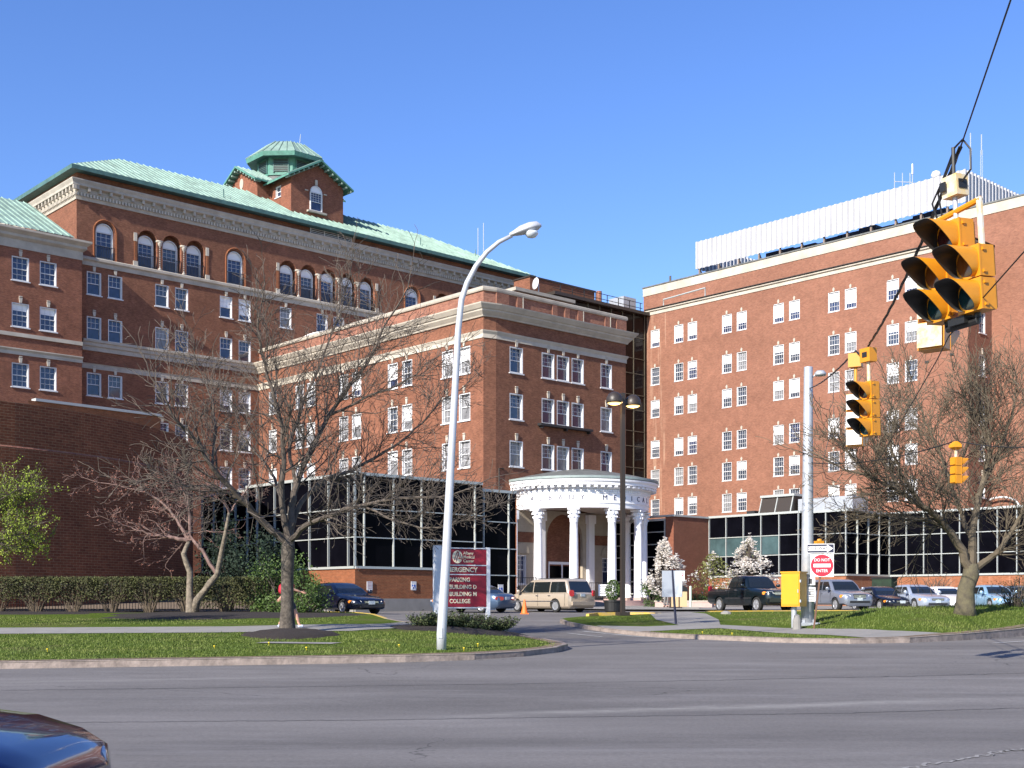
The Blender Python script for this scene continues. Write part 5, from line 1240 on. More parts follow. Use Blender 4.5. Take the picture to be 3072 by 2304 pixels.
def wheel_parts(parent, x, y, r, side, spokes=7):
    w_ = bpy.data.objects.new('wheel', None); C.objects.link(w_); w_.parent = parent; w_.location = (x, y, r)
    def yl(prof, n=26):
        V = []; F = []
        for rr, yy in prof:
            for k in range(n): V.append((rr*math.cos(2*math.pi*k/n), side*yy, rr*math.sin(2*math.pi*k/n)))
        for i in range(len(prof)-1):
            for k in range(n): F.append((i*n+k, i*n+(k+1) % n, (i+1)*n+(k+1) % n, (i+1)*n+k))
        F.append(tuple(range(n))); F.append(tuple((len(prof)-1)*n+k for k in range(n))); return V, F
    V, F = yl([(r*.6, -.2), (r*.95, -.2), (r, -.16), (r, -.03), (r*.94, .005), (r*.68, .012), (r*.64, -.03)]); t = mesh('tyre', V, F, M['tyre'], None, smooth=False); t.parent = w_
    smooth_by_angle(t.data)
    mb = MB(); V, F = yl([(r*.66, -.02), (r*.66, .004), (r*.58, -.005), (r*.58, -.03)]); mb.add(V, F)
    for k in range(spokes):
        a_ = 2*math.pi*k/spokes; ca, sa = math.cos(a_), math.sin(a_); wd = .045
        P4 = [(-wd*.8, .05), (wd*.8, .05), (wd, r*.6), (-wd, r*.6)]; mb.prism([(p[0]*ca+p[1]*sa, side*(-.025), -p[0]*sa+p[1]*ca) for p in P4], (0, side*.02, 0))
    V, F = yl([(.001, .0), (.07, .0), (.08, -.02)], 12); mb.add(V, F)
    q = mb.build('rim', M['rim']); q.parent = w_
    mb = MB(); V, F = yl([(.001, -.05), (r*.6, -.05), (r*.6, -.06)], 18); mb.add(V, F); q = mb.build('brake_disc', M['trim']); q.parent = w_
def car(kind, name, label, cat, px, Y, face_deg, pm, group=None, zf=zr, spokes=7, z=None, mirror=True, roof=None):
    """face_deg: heading measured from pointing at the tripod, positive = nose swung to the picture's right"""
    X = (px-512)/1250*Y; tc = Vector((-X, -Y, 0)).normalized(); a_ = math.atan2(tc.y, tc.x)+R(face_deg)
    z = zf(X, Y) if z is None else z
    t = thing(name, label, cat, (X, Y, z+.005), a_, group)
    K = dict(
      sedan=dict(L=4.75, W=1.8, H=1.45, r=.325, wb=(1.42, -1.33), hood=.86, belt=.93, deck=.98, A=(.98, .28), Cc=(-.95, -1.72), nose=.70, tail=.80),
      coupe=dict(L=4.75, W=1.82, H=1.38, r=.32, wb=(1.45, -1.3), hood=.80, belt=.89, deck=.93, A=(.95, .25), Cc=(-.95, -1.7), nose=.62, tail=.78),
      suv=dict(L=4.65, W=1.88, H=1.72, r=.36, wb=(1.38, -1.32), hood=1.05, belt=1.12, deck=1.12, A=(1.05, .45), Cc=(-1.75, -2.2), nose=.88, tail=1.0),
      van=dict(L=5.05, W=1.96, H=1.76, r=.34, wb=(1.62, -1.42), hood=1.0, belt=1.02, deck=1.02, A=(1.55, .62), Cc=(-2.05, -2.42), nose=.8, tail=1.0),
      truck=dict(L=5.75, W=1.98, H=1.9, r=.39, wb=(1.85, -1.72), hood=1.2, belt=1.28, deck=1.2, A=(.98, .5), Cc=(-.75, -1.0), nose=1.05, tail=1.2))[kind]
    L_, W_, H, r = K['L'], K['W'], K['H'], K['r']; hl = L_/2; hw = W_/2; zb = .2 if kind not in ('truck', 'suv') else .34
    A0, A1 = K['A']; C1, C0 = K['Cc']
    st = [(hl, .38 if kind != 'truck' else .5, K['nose']-.12, hw*.62, .0), (hl-.06, .28 if kind != 'truck' else .42, K['nose']-.02, hw*.80, .01), (hl-.22, zb+.02, K['nose']+.04, hw*.93, .02), (hl-.5, zb, K['hood']-.06, hw*.985, .04), (A0+.25, zb, K['hood'], hw, .05), (A0, zb, K['belt'], hw, .03),
          (0, zb, K['belt'], hw*1.005, .0), (C0+.3, zb, K['belt']+.01, hw, .0), (C0, zb, K['deck'], hw, .02)]
    if kind in ('sedan', 'coupe'): st += [(-hl+.35, zb, K['deck'], hw*.97, .03), (-hl+.12, zb+.03, K['tail']+.12, hw*.9, .02), (-hl+.03, .3, K['tail']+.02, hw*.84, .01), (-hl, .4, K['tail']-.1, hw*.72, 0)]
    elif kind == 'truck': st += [(-hl+.1, zb+.08, K['deck'], hw, 0), (-hl, zb+.1, K['deck']-.02, hw*.985, 0)]
    else: st += [(-hl+.08, zb+.02, K['deck'], hw*.95, 0), (-hl, .34, K['tail']-.05, hw*.86, 0)]
    st = [s for i, s in enumerate(st) if i == 0 or s[0] < st[i-1][0]-.005]
    V, F = body_mesh(st); me = cut_wheels(V, F, K['wb'], r, W_); me.materials.clear(); me.materials.append(pm); smooth_by_angle(me, 38)
    o = bpy.data.objects.new('body', me); C.objects.link(o); o.parent = t
    def part(nm, mb, m, smooth=False, par=None):
        q = mb.build(nm, m); q.parent = par or t
        if smooth: smooth_by_angle(q.data, 40)
        return q
    # greenhouse
    zb2 = K['belt']-.02; wb_, wr = hw*.93, hw*.70 if kind != 'van' else hw*.78
    if kind == 'suv': wr = hw*.76
    zr2 = H
    def ring(zf_, w_, xa, xc, rr=.12):
        n = 4; pts = []
        for cx_, cy_, b0 in ((xa-rr, w_-rr, 0), (xc+rr, w_-rr, 90), (xc+rr, -w_+rr, 180), (xa-rr, -w_+rr, 270)):
            for k in range(n+1): t_ = R(b0+90*k/n); pts.append((cx_+rr*math.cos(t_), cy_+rr*math.sin(t_), zf_))
        return pts
    lv = [(zb2, wb_, A0, C0), (zb2+(zr2-zb2)*.5, wb_*.5+wr*.5+.025, A0*.5+A1*.5+.03, C0*.5+C1*.5-.02), (zr2-.1, wr+.035, A1+.06, C1-.07), (zr2-.035, wr-.03, A1-.06, C1+.04), (zr2, wr-.22, A1-.32, C1+.3)]
    V = []; F = []; n = 20
    for l in lv: V += ring(*l)
    for i in range(len(lv)-1):
        for k in range(n): F.append((i*n+k, i*n+(k+1) % n, (i+1)*n+(k+1) % n, (i+1)*n+k))
    F.append(tuple((len(lv)-1)*n+k for k in range(n)))
    g = mesh('roof', V, F, roof or pm); g.parent = t; smooth_by_angle(g.data, 40)
    # glass panels on the four sides
    def pt_(u, side_, v):   # u 0..1 front->rear, v 0..1 up
        def at(l0, l1, q): return [l0[i]+(l1[i]-l0[i])*q for i in range(4)]
        q = v*2; l = at(lv[0], lv[1], q) if q < 1 else at(lv[1], lv[2], q-1)
        return l
    def side_panel(u0, u1, u2, u3, v0=.06, v1=.93, sy=1):  # bottom front, bottom rear, top rear, top front as x
        P_ = []
        for x, v in ((u0, v0), (u1, v0), (u2, v1), (u3, v1)):
            l = pt_(0, 0, v); P_.append(Vector((x, sy*(l[1]+.008), l[0])))
        mid = []
        return P_
    def xfront(v): return pt_(0, 0, v)[2]
    def xrear(v): return pt_(0, 0, v)[3]
    v0, v1 = .05, .9
    for sy in (1, -1):
        xa0, xa1 = xfront(v0)-.16, xfront(v1)-.1; xc0, xc1 = xrear(v0)+.16, xrear(v1)+.12
        if kind == 'truck': cuts = [-.02]; 
        elif kind in ('sedan', 'suv'): cuts = [-.05, xc0+.42]
        elif kind == 'coupe': cuts = [-.28]
        else: cuts = [.35, -.95]
        xs0 = [xa0]+cuts+[xc0]; xs1 = [xa1]+[c_-.03 for c_ in cuts]+[xc1]
        for i in range(len(xs0)-1):
            a_b, b_b = xs0[i]-(.035 if i else 0), xs0[i+1]+.035; a_t, b_t = xs1[i]-(.035 if i else 0), xs1[i+1]+.035
            b_b = xs0[i+1] if i == len(xs0)-2 else b_b; b_t = xs1[i+1] if i == len(xs0)-2 else b_t
            if a_b-b_b < .08: continue
            rows_ = []
            for v in (v0, .5, v1):
                q = (v-v0)/(v1-v0); l = pt_(0, 0, v); xa_, xb_ = a_b+(a_t-a_b)*q, b_b+(b_t-b_b)*q; 
                if xa_-xb_ < .02: xa_ = xb_ = (xa_+xb_)/2
                rows_.append([(xa_, sy*(l[1]+.009), l[0]), (xb_, sy*(l[1]+.009), l[0])])
            V = [p for r_ in rows_ for p in r_]; F = [(0, 1, 3, 2), (2, 3, 5, 4)]
            if sy < 0: F = [f[::-1] for f in F]
            q = mesh('side_window', V, F, M['car_glass']); q.parent = t
    for nm, sg in (('windshield', 1), ('rear_window', -1)):
        V = []
        for v in (.04, .5, .93):
            l = pt_(0, 0, v); x = (l[2] if sg > 0 else l[3]); y = l[1]-.13
            for yy in (-y, -y*.5, 0, y*.5, y): V.append((x+sg*(.012+.0*(1-abs(yy/y))), yy, l[0]))
        if kind in ('van', 'suv') and sg < 0: pass
        F = [(i*5+k, i*5+k+1, (i+1)*5+k+1, (i+1)*5+k) for i in range(2) for k in range(4)]
        if sg < 0: F = [f[::-1] for f in F]
        q = mesh(nm, V, F, M['car_glass']); q.parent = t
    # wheels
    for x in K['wb']:
        for sy in (1, -1): wheel_parts(t, x, sy*(hw-.035), r, sy, spokes)
    # bumpers, lamps, grille, plates
    nz = K['nose']; zl = nz-.1
    for sy in (1, -1):
        mb = MB(); lw = .42 if kind != 'truck' else .36; lh = .15 if kind in ('sedan', 'coupe') else .2
        def lamp(cx_, cy_, ang, w_, h_, d_=.07):
            ca, sa = math.cos(ang), math.sin(ang); n = 14; pts = []
            for k in range(n):
                u = 2*math.pi*k/n; yy = abs(math.cos(u))**.6*(1 if math.cos(u) > 0 else -1)*w_/2; z_2 = abs(math.sin(u))**.7*(1 if math.sin(u) > 0 else -1)*h_/2
                pts.append((cx_-yy*sa, cy_+yy*ca, z_2))
            return pts
        ang = R(32)*sy; cxp = hl-.19; cyp = sy*hw*.70
        pts = lamp(cxp, cyp, ang, lw, lh); mb.prism([(p[0], p[1], p[2]+zl) for p in pts], (math.cos(ang)*.08, math.sin(ang)*.08, 0)); hp = part('headlight', mb, M['lens'])
        mb = MB(); ang2 = R(62)*sy; pts = lamp(hl-.36, sy*hw*.885, ang2, .24, lh*.8); mb.prism([(p[0], p[1], p[2]+zl+.015) for p in pts], (math.cos(ang2)*.06, math.sin(ang2)*.06, 0)); part('indicator', mb, M['amber'])
        mb = MB(); zt_ = K['tail']-.02 if kind in ('sedan', 'coupe') else K['tail']+.05; ang3 = R(180-18)*sy
        th = .2 if kind in ('sedan', 'coupe') else (.34 if kind != 'truck' else .4); tw = .5 if kind in ('sedan', 'coupe') else .26
        xx = -hl+.075 if kind in ('sedan', 'coupe') else -hl+.05
        pts = lamp(xx, sy*hw*(.66 if kind in ('sedan', 'coupe') else .8), ang3, tw, th); mb.prism([(p[0], p[1], p[2]+zt_-.06) for p in pts], (math.cos(ang3)*.07, math.sin(ang3)*.07, 0)); part('tail_light', mb, M['red_lens'])
        if mirror:
            mb = MB(); mb.lathe((A0-.2, sy*(hw+.12), K['belt']+.09), [(.01, -.09), (.09, -.07), (.115, 0), (.09, .07), (.01, .09)], 12); mb.tube([(A0-.18, sy*(hw*.9), K['belt']+.02), (A0-.2, sy*(hw+.1), K['belt']+.05)], .025, 5); part('wing_mirror', mb, pm, True)
        for xd in ((.1, -.85) if kind != 'coupe' else (-.2,)):
            mb = MB(); mb.box((xd-.12, sy*(hw+.006), K['belt']-.14), (.18, .03, .035)); part('door_handle', mb, M['chrome'] if kind in ('van', 'truck') else pm)
        mb = MB()
        for xd in (A0-.12, -.08 if kind != 'coupe' else -.5, C0+.25): mb.box((xd, sy*(hw+.0005), (zb+K['belt'])/2+.05), (.012, .012, K['belt']-zb-.18))
        part('door_seam', mb, M['trim'])
    mb = MB(); gw = .72 if kind != 'truck' else 1.05
    gh = .13 if kind in ('sedan', 'coupe') else .24
    mb.box((hl-.035, 0, zl), (.07, gw, gh)); gp = part('grille', mb, M['trim'])
    mb = MB(); nb = 2 if gh < .2 else 3
    for k in range(nb): mb.box((hl+.005, 0, zl-gh/2+(k+1)*gh/(nb+1)), (.02, gw*.96, .022))
    mb.box((hl+.015, 0, zl), (.02, .12, .07)); part('grille_bars', mb, M['chrome'])
    mb = MB(); mb.box((hl-.05, 0, .36 if kind not in ('truck', 'suv') else .5), (.12, W_*.62, .12)); part('air_intake', mb, M['trim'])
    mb = MB(); mb.box((hl+.02, 0, .5 if kind not in ('truck', 'suv') else .64), (.02, .31, .15)); part('number_plate', mb, M['plate'])
    mb = MB(); mb.box((-hl-.012, 0, .74 if kind in ('sedan', 'coupe') else .9), (.02, .31, .15)); part('number_plate', mb, M['plate'])
    if kind == 'truck':
        mb = MB(); mb.fbox(Frame((0, 0), 0), hl-.06, hl+.1, -hw*.9, hw*.9, .5, .68); part('front_bumper', mb, pm)
        mb = MB(); mb.box((-hl/2-.62, 0, K['deck']+.005), (hl-1.15, W_*.84, .012)); part('cargo_bed', mb, M['trim'])
        mb = MB(); mb.box((hl+.0, sy*.0, .95), (.04, W_*.62, .05)); part('grille_bars', mb, M['chrome'])
        for sy in (1, -1):
            mb = MB(); mb.box((.2, sy*(hw+.012), .72), (2.5, .02, .06)); part('side_moulding', mb, M['trim'])
    if kind == 'van':
        for sy in (1, -1):
            mb = MB(); mb.box((.05, sy*(hw+.012), .58), (3.0, .02, .05)); part('side_moulding', mb, M['chrome'])
            mb = MB(); mb.tube([(.5, sy*.6, H+.03), (-1.9, sy*.6, H+.02)], .022, 6); part('roof_rail', mb, M['trim'])
        mb = MB(); mb.box((-hl-.02, 0, .46), (.16, W_*.84, .2)); part('rear_bumper', mb, pm)
        mb = MB(); mb.tube([(-hl+.2, .5, .24), (-hl-.06, .5, .24)], .035, 8); part('exhaust', mb, M['chrome'])
    return t
G_ = 'cars parked in the row before the right annex'
car('coupe', 'parked_car', 'dark blue sedan parked nose out by the brick wall and green bush', 'car', 341, 55, 33, paint('navy', (.005, .008, .022)), spokes=6, z=zr(-7.5, 55)-.02)
car('sedan', 'parked_car', 'slate blue sedan seen from behind, half hidden by the red entrance sign', 'car', 472, 65.5, 180+50, paint('slate', (.06, .10, .17)), z=1.05)
car('van', 'minivan', 'gold beige minivan seen from the rear side in front of the portico', 'minivan', 550, 67.5, 180+43, paint('gold', (.46, .38, .29), .3, .3), spokes=8, z=1.06)
car('truck', 'pickup_truck', 'dark green double-cab pickup truck left of the yellow cabinet', 'pickup', 752, 66, 33, paint('green_black', (.006, .012, .015)), spokes=5, z=1.08)
car('suv', 'parked_suv', 'silver grey sport utility vehicle just right of the tall grey pole', 'car', 837, 67.5, 30, paint('grey', (.2, .22, .27)), G_, spokes=5, z=1.10)
car('coupe', 'parked_car', 'black sedan parked between the grey sport utility vehicle and the silver sedan', 'car', 880, 70.5, 30, paint('black', (.008, .01, .018)), G_, z=1.10)
car('sedan', 'parked_car', 'silver sedan parked between the black sedan and a white car', 'car', 915, 69.5, 30, paint('silver', (.36, .41, .5)), G_, z=1.12)
car('coupe', 'parked_car', 'white car parked just left of the big tree trunk', 'car', 943, 72.5, 28, paint('white', (.8, .8, .8), 0), G_, z=1.12)
car('coupe', 'parked_car', 'white car mostly hidden behind the big tree trunk, only its nose showing on the right', 'car', 968, 76, 28, paint('pearl', (.72, .76, .82), 0), G_, z=1.12)
car('sedan', 'parked_car', 'pale blue sedan parked just right of the big tree trunk', 'car', 992, 71.5, 27, paint('pale_blue', (.26, .42, .56)), G_, z=1.13)
car('sedan', 'parked_car', 'light grey-blue car behind the dark twiggy bush at the right edge', 'car', 1021, 74, 26, paint('grey_blue', (.14, .19, .26)), G_, z=1.13)
# passing car, close by on the left
def near_car():
    t = car('sedan', 'passing_car', 'glossy dark blue car bonnet entering the near left corner', 'car', 40, 5.0, 0, paint('deep_blue', (.004, .012, .075), .3, .12), z=0.0)
    t.location = (-4.72, 6.8, 0); t.rotation_euler = (0, 0, R(-2)); t.scale = (1, 1, 1.15)
    for o in list(t.children):
        if o.name.split('.')[0] in ('grille', 'grille_bars', 'number_plate', 'air_intake'): bpy.data.objects.remove(o)
    return t
near_car()
# ---------------------------------------------------------------- trees and shrubs
def grow(mbs, rnd, p, d, L_, r, lvl, maxl, par, env=None):
    """one limb: a wavering tapered tube that throws side branches; mbs[lvl] receives the mesh"""
    n = 5 if lvl < 2 else (4 if lvl < maxl else 3); pts = [Vector(p)]; rad = [r]; d = Vector(d).normalized(); seg_ = L_/n
    for k in range(n):
        w_ = par['wave']*(1+.3*lvl); d = (d+Vector((rnd.gauss(0, w_), rnd.gauss(0, w_), rnd.gauss(0, w_)+par['up']*(.5 if lvl < 2 else 1)))).normalized()
        q = pts[-1]+d*seg_; 
        if env and not env(q) and lvl >= 2: break
        pts.append(q); rad.append(max(par.get('rmin', .006), r*(1-(k+1)/n*(1-par['taper']))))
    if len(pts) < 2: return
    mb = mbs[0] if lvl == 0 else mbs[1]
    mb.tube(pts, rad, 9 if lvl == 0 else (6 if lvl == 1 else (4 if lvl == 2 else 3)), cap=lvl < 2)
    if lvl >= maxl: 
        if par.get('leaf'): par['leaf'](mbs[2], rnd, pts)
        return
    nb = par['n'][min(lvl, len(par['n'])-1)]; nb = int(nb+rnd.random())
    for i in range(nb):
        u = par['u0']+(1-par['u0'])*(i+rnd.random()*.8)/nb if lvl else par['u0']+(1-par['u0'])*(i+.5)/nb
        f = min(len(pts)-1.001, u*(len(pts)-1)); k = int(f); q = pts[k].lerp(pts[k+1], f-k); dr = (pts[k+1]-pts[k]).normalized()
        ax = dr.orthogonal().normalized(); ax.rotate(Matrix.Rotation(rnd.uniform(0, 6.283), 3, dr)); nd = Matrix.Rotation(R(rnd.uniform(*par['ang'])), 3, ax) @ dr
        nd.z += par.get('lift', 0); 
        grow(mbs, rnd, q, nd, L_*rnd.uniform(*par['len'])*(1-.35*u), max(.004, rad[k]*rnd.uniform(.45, .65)), lvl+1, maxl, par, env)
    # leader
    grow(mbs, rnd, pts[-1], (pts[-1]-pts[-2]), L_*.6, max(.004, rad[-1]), lvl+1, maxl, par, env)
def limb(mb, mbs, rnd, pts, r0, r1, par, L_, maxl=4, dens=4.6, side0=.25, env=None, lvl=1):
    """hand-placed main limb through surveyed points, then grown side branches"""
    P_ = [Vector(p) for p in pts]; sm_ = [P_[0]]
    for i in range(len(P_)-1):
        a_, b_, c_, d_ = P_[max(0, i-1)], P_[i], P_[i+1], P_[min(len(P_)-1, i+2)]
        for k in range(1, 5):
            t = k/4; q = .5*((2*b_)+(-a_+c_)*t+(2*a_-5*b_+4*c_-d_)*t*t+(-a_+3*b_-3*c_+d_)*t**3); sm_.append(q+Vector((rnd.gauss(0, .02), rnd.gauss(0, .02), rnd.gauss(0, .02))))
    n = len(sm_); rad = [r0+(r1-r0)*(i/(n-1))**.8 for i in range(n)]; mb.tube(sm_, rad, 8 if r0 > .08 else 6)
    tot = sum((b_-a_).length for a_, b_ in zip(sm_, sm_[1:])); nb = int(tot*dens)
    for i in range(nb):
        u = side0+(1-side0)*(i+rnd.random())/nb; f = min(n-1.001, u*(n-1)); k = int(f); q = sm_[k].lerp(sm_[k+1], f-k); dr = (sm_[k+1]-sm_[k]).normalized()
        ax = dr.orthogonal().normalized(); ax.rotate(Matrix.Rotation(rnd.uniform(0, 6.283), 3, dr)); nd = Matrix.Rotation(R(rnd.uniform(*par['ang'])), 3, ax) @ dr; nd.z += par.get('lift', 0)
        grow(mbs, rnd, q, nd, L_*rnd.uniform(.6, 1.15)*(1-.4*u), min(rad[k]*.42, .03), lvl+1, maxl, par, env)
    grow(mbs, rnd, sm_[-1], sm_[-1]-sm_[-2], L_*.8, r1, lvl+1, maxl, par, env)
def S3(px, py, Y): return Vector(((px-512)/1250*Y, Y, 1.6+(602-py)/1250*Y))
def big_tree():
    rnd = random.Random(21); X, Y = -6.76, 37.6; z0 = zleft(X, Y)+.05
    t = thing('bare_tree', 'leafless spreading street tree in a mulch ring on the left lawn', 'tree', (X, Y, z0))
    tr = MB(); br = MB(); mbs = [tr, br]
    par = dict(wave=.1, up=.035, taper=.5, n=[6, 5.2, 4.2, 3.4], ang=(26, 66), len=(.58, .92), u0=.12, lift=.12, rmin=.0075)
    base = Vector((X, Y, z0)); fork = S3(288, 545, 37.6)
    pts = [base+Vector((0, 0, -.15)), base+Vector((0, 0, .12)), base+Vector((.0, 0, .7)), base+Vector((.0, .02, 1.7)), fork+Vector((0, 0, -.1)), fork+Vector((.02, 0, .25))]
    tr.tube(pts, [.34, .25, .195, .185, .2, .17], 14)
    def L(*a): return [fork+Vector((0, 0, .05))]+[S3(*q) for q in a]
    limb(br, mbs, rnd, L((266, 525, 37.2), (240, 498, 36.6), (212, 468, 36.0), (196, 440, 35.6), (172, 415, 35.2)), .13, .035, par, 2.0, dens=3.9, env=None)           # long left limb
    limb(br, mbs, rnd, L((291, 515, 37.8), (296, 485, 38.0), (312, 450, 38.4), (330, 415, 38.8), (350, 385, 39.0), (372, 355, 39.0), (386, 322, 39.0)), .13, .03, par, 2.1, dens=3.9)  # upright right leader
    limb(br, mbs, rnd, L((282, 500, 37.4), (284, 460, 37.2), (281, 420, 37.0), (270, 385, 36.8), (262, 352, 36.8), (258, 322, 36.6)), .11, .025, par, 1.9, dens=3.9)
    limb(br, mbs, rnd, L((306, 526, 37.0), (330, 515, 36.2), (360, 505, 35.4), (400, 498, 34.8), (440, 497, 34.4)), .10, .025, par, 1.7, dens=3.9)
    limb(br, mbs, rnd, L((300, 505, 38.2), (325, 480, 38.8), (352, 470, 39.6), (385, 452, 40.2), (415, 430, 40.6), (440, 402, 41)), .10, .02, par, 1.7, dens=3.9)
    limb(br, mbs, rnd, [S3(296, 485, 38), S3(290, 450, 38.6), S3(300, 410, 39.4), S3(318, 370, 40), S3(334, 330, 40.4), S3(345, 298, 40.6)], .07, .02, par, 1.7, dens=3.9, side0=.15)
    limb(br, mbs, rnd, [S3(240, 498, 36.6), S3(210, 488, 36.2), S3(178, 484, 35.6), S3(150, 478, 35.2)], .05, .015, par, 1.4, dens=4.6, side0=.1)
    limb(br, mbs, rnd, [S3(212, 468, 36.0), S3(216, 430, 36.4), S3(210, 395, 36.8), S3(196, 362, 37)], .05, .015, par, 1.6, dens=4.6, side0=.1)
    limb(br, mbs, rnd, [S3(330, 415, 38.8), S3(362, 400, 38.4), S3(398, 385, 38.2), S3(430, 362, 38)], .05, .015, par, 1.5, dens=4.6, side0=.1)
    limb(br, mbs, rnd, [S3(282, 500, 37.4), S3(270, 470, 38.6), S3(246, 440, 39.6), S3(232, 402, 40.2)], .06, .015, par, 1.6, dens=3.9, side0=.1)
    limb(br, mbs, rnd, [S3(360, 505, 35.4), S3(395, 520, 34.6), S3(430, 528, 34.2), S3(468, 520, 33.8), S3(495, 505, 33.6)], .035, .012, par, 1.0, dens=4.6, side0=.1)
    limb(br, mbs, rnd, [S3(440, 402, 41), S3(462, 388, 41.2), S3(478, 372, 41.4)], .02, .01, par, .8, dens=3.5, side0=.1)
    tr.build('trunk', M['bark'], t, smooth=True); br.build('branches', M['twig'], t)
big_tree()
def right_tree():
    rnd = random.Random(5); X, Y = 16.78, 46.2; z0 = zright(X, Y)-.05
    t = thing('bare_tree', 'broad leafless tree with mossy forked trunk on the grass bank at the right edge', 'tree', (X, Y, z0))
    tr = MB(); br = MB(); mbs = [tr, br]; par = dict(wave=.085, up=.04, taper=.5, n=[6, 5.6, 4.6, 3.8], ang=(22, 58), len=(.6, .94), u0=.1, lift=.14, rmin=.0095)
    fork = S3(971, 572, 46.2); base = Vector((X, Y, z0))
    tr.tube([base+Vector((-.05, 0, -.1)), base+Vector((-.03, 0, .3)), base+Vector((.0, 0, 1.0)), fork+Vector((0, 0, -.1)), fork+Vector((0, 0, .3))], [.46, .36, .30, .30, .24], 14)
    def L(*a): return [fork]+[S3(*q) for q in a]
    def S(*a): return [S3(*q) for q in a]
    D = 4.6
    limb(br, mbs, rnd, L((959, 545, 46), (945, 525, 45.6), (925, 508, 45), (900, 492, 44.5), (872, 478, 44), (842, 470, 43.6)), .19, .03, par, 2.2, dens=D)
    limb(br, mbs, rnd, L((972, 540, 46.4), (976, 510, 46.6), (984, 480, 47), (990, 450, 47.2), (985, 420, 47.4), (978, 395, 47.6)), .19, .03, par, 2.2, dens=D)
    limb(br, mbs, rnd, L((988, 560, 46.2), (1003, 545, 46), (1018, 520, 46), (1030, 490, 46), (1040, 450, 46)), .15, .03, par, 2.2, dens=D)
    limb(br, mbs, rnd, S((972, 540, 46.4), (962, 515, 47), (950, 480, 47.6), (938, 450, 48.2), (925, 420, 48.6), (915, 395, 48.8)), .11, .025, par, 2.1, dens=D, side0=.1)
    limb(br, mbs, rnd, S((945, 525, 45.6), (925, 520, 46.4), (900, 515, 47), (872, 516, 47.4), (845, 522, 47.8)), .09, .02, par, 1.8, dens=D, side0=.1)
    limb(br, mbs, rnd, S((900, 492, 44.5), (885, 465, 44.8), (872, 440, 45), (862, 418, 45.2)), .09, .02, par, 1.7, dens=D, side0=.1)
    limb(br, mbs, rnd, S((984, 480, 47), (1000, 450, 47.6), (1010, 420, 48), (1016, 392, 48.2)), .11, .02, par, 2.0, dens=D, side0=.1)
    limb(br, mbs, rnd, S((950, 480, 47.6), (966, 450, 47.6), (970, 420, 47.4), (962, 388, 47.2)), .08, .02, par, 1.8, dens=D, side0=.1)
    limb(br, mbs, rnd, S((872, 478, 44), (850, 455, 44), (833, 435, 44)), .05, .015, par, 1.3, dens=D, side0=.1)
    limb(br, mbs, rnd, S((925, 508, 45), (905, 480, 44.2), (893, 450, 43.6), (890, 420, 43.2)), .08, .02, par, 1.8, dens=D, side0=.1)
    tr.build('trunk', M['bark_moss'], t, smooth=True); br.build('branches', M['twig_r'], t)
M['bark_moss'] = mat('bark_mossy', (.06, .05, .037), .95, col2=(.12, .105, .06), vscale=4, bump=.8, bscale=20); M['twig_r'] = mat('twig_grey_brown', (.095, .075, .05), .9, var=.35, vscale=2)
right_tree()
def leafcard(mb, p, s, rnd):
    a_ = Vector((rnd.gauss(0, 1), rnd.gauss(0, 1), rnd.gauss(0, 1))).normalized(); b_ = a_.orthogonal().normalized(); b_.rotate(Matrix.Rotation(rnd.uniform(0, 6.28), 3, a_)); c_ = a_.cross(b_)
    k = len(mb.V); mb.V += [tuple(p-b_*s), tuple(p+c_*s*.5), tuple(p+b_*s), tuple(p-c_*s*.5)]; mb.F.append((k, k+1, k+2, k+3))
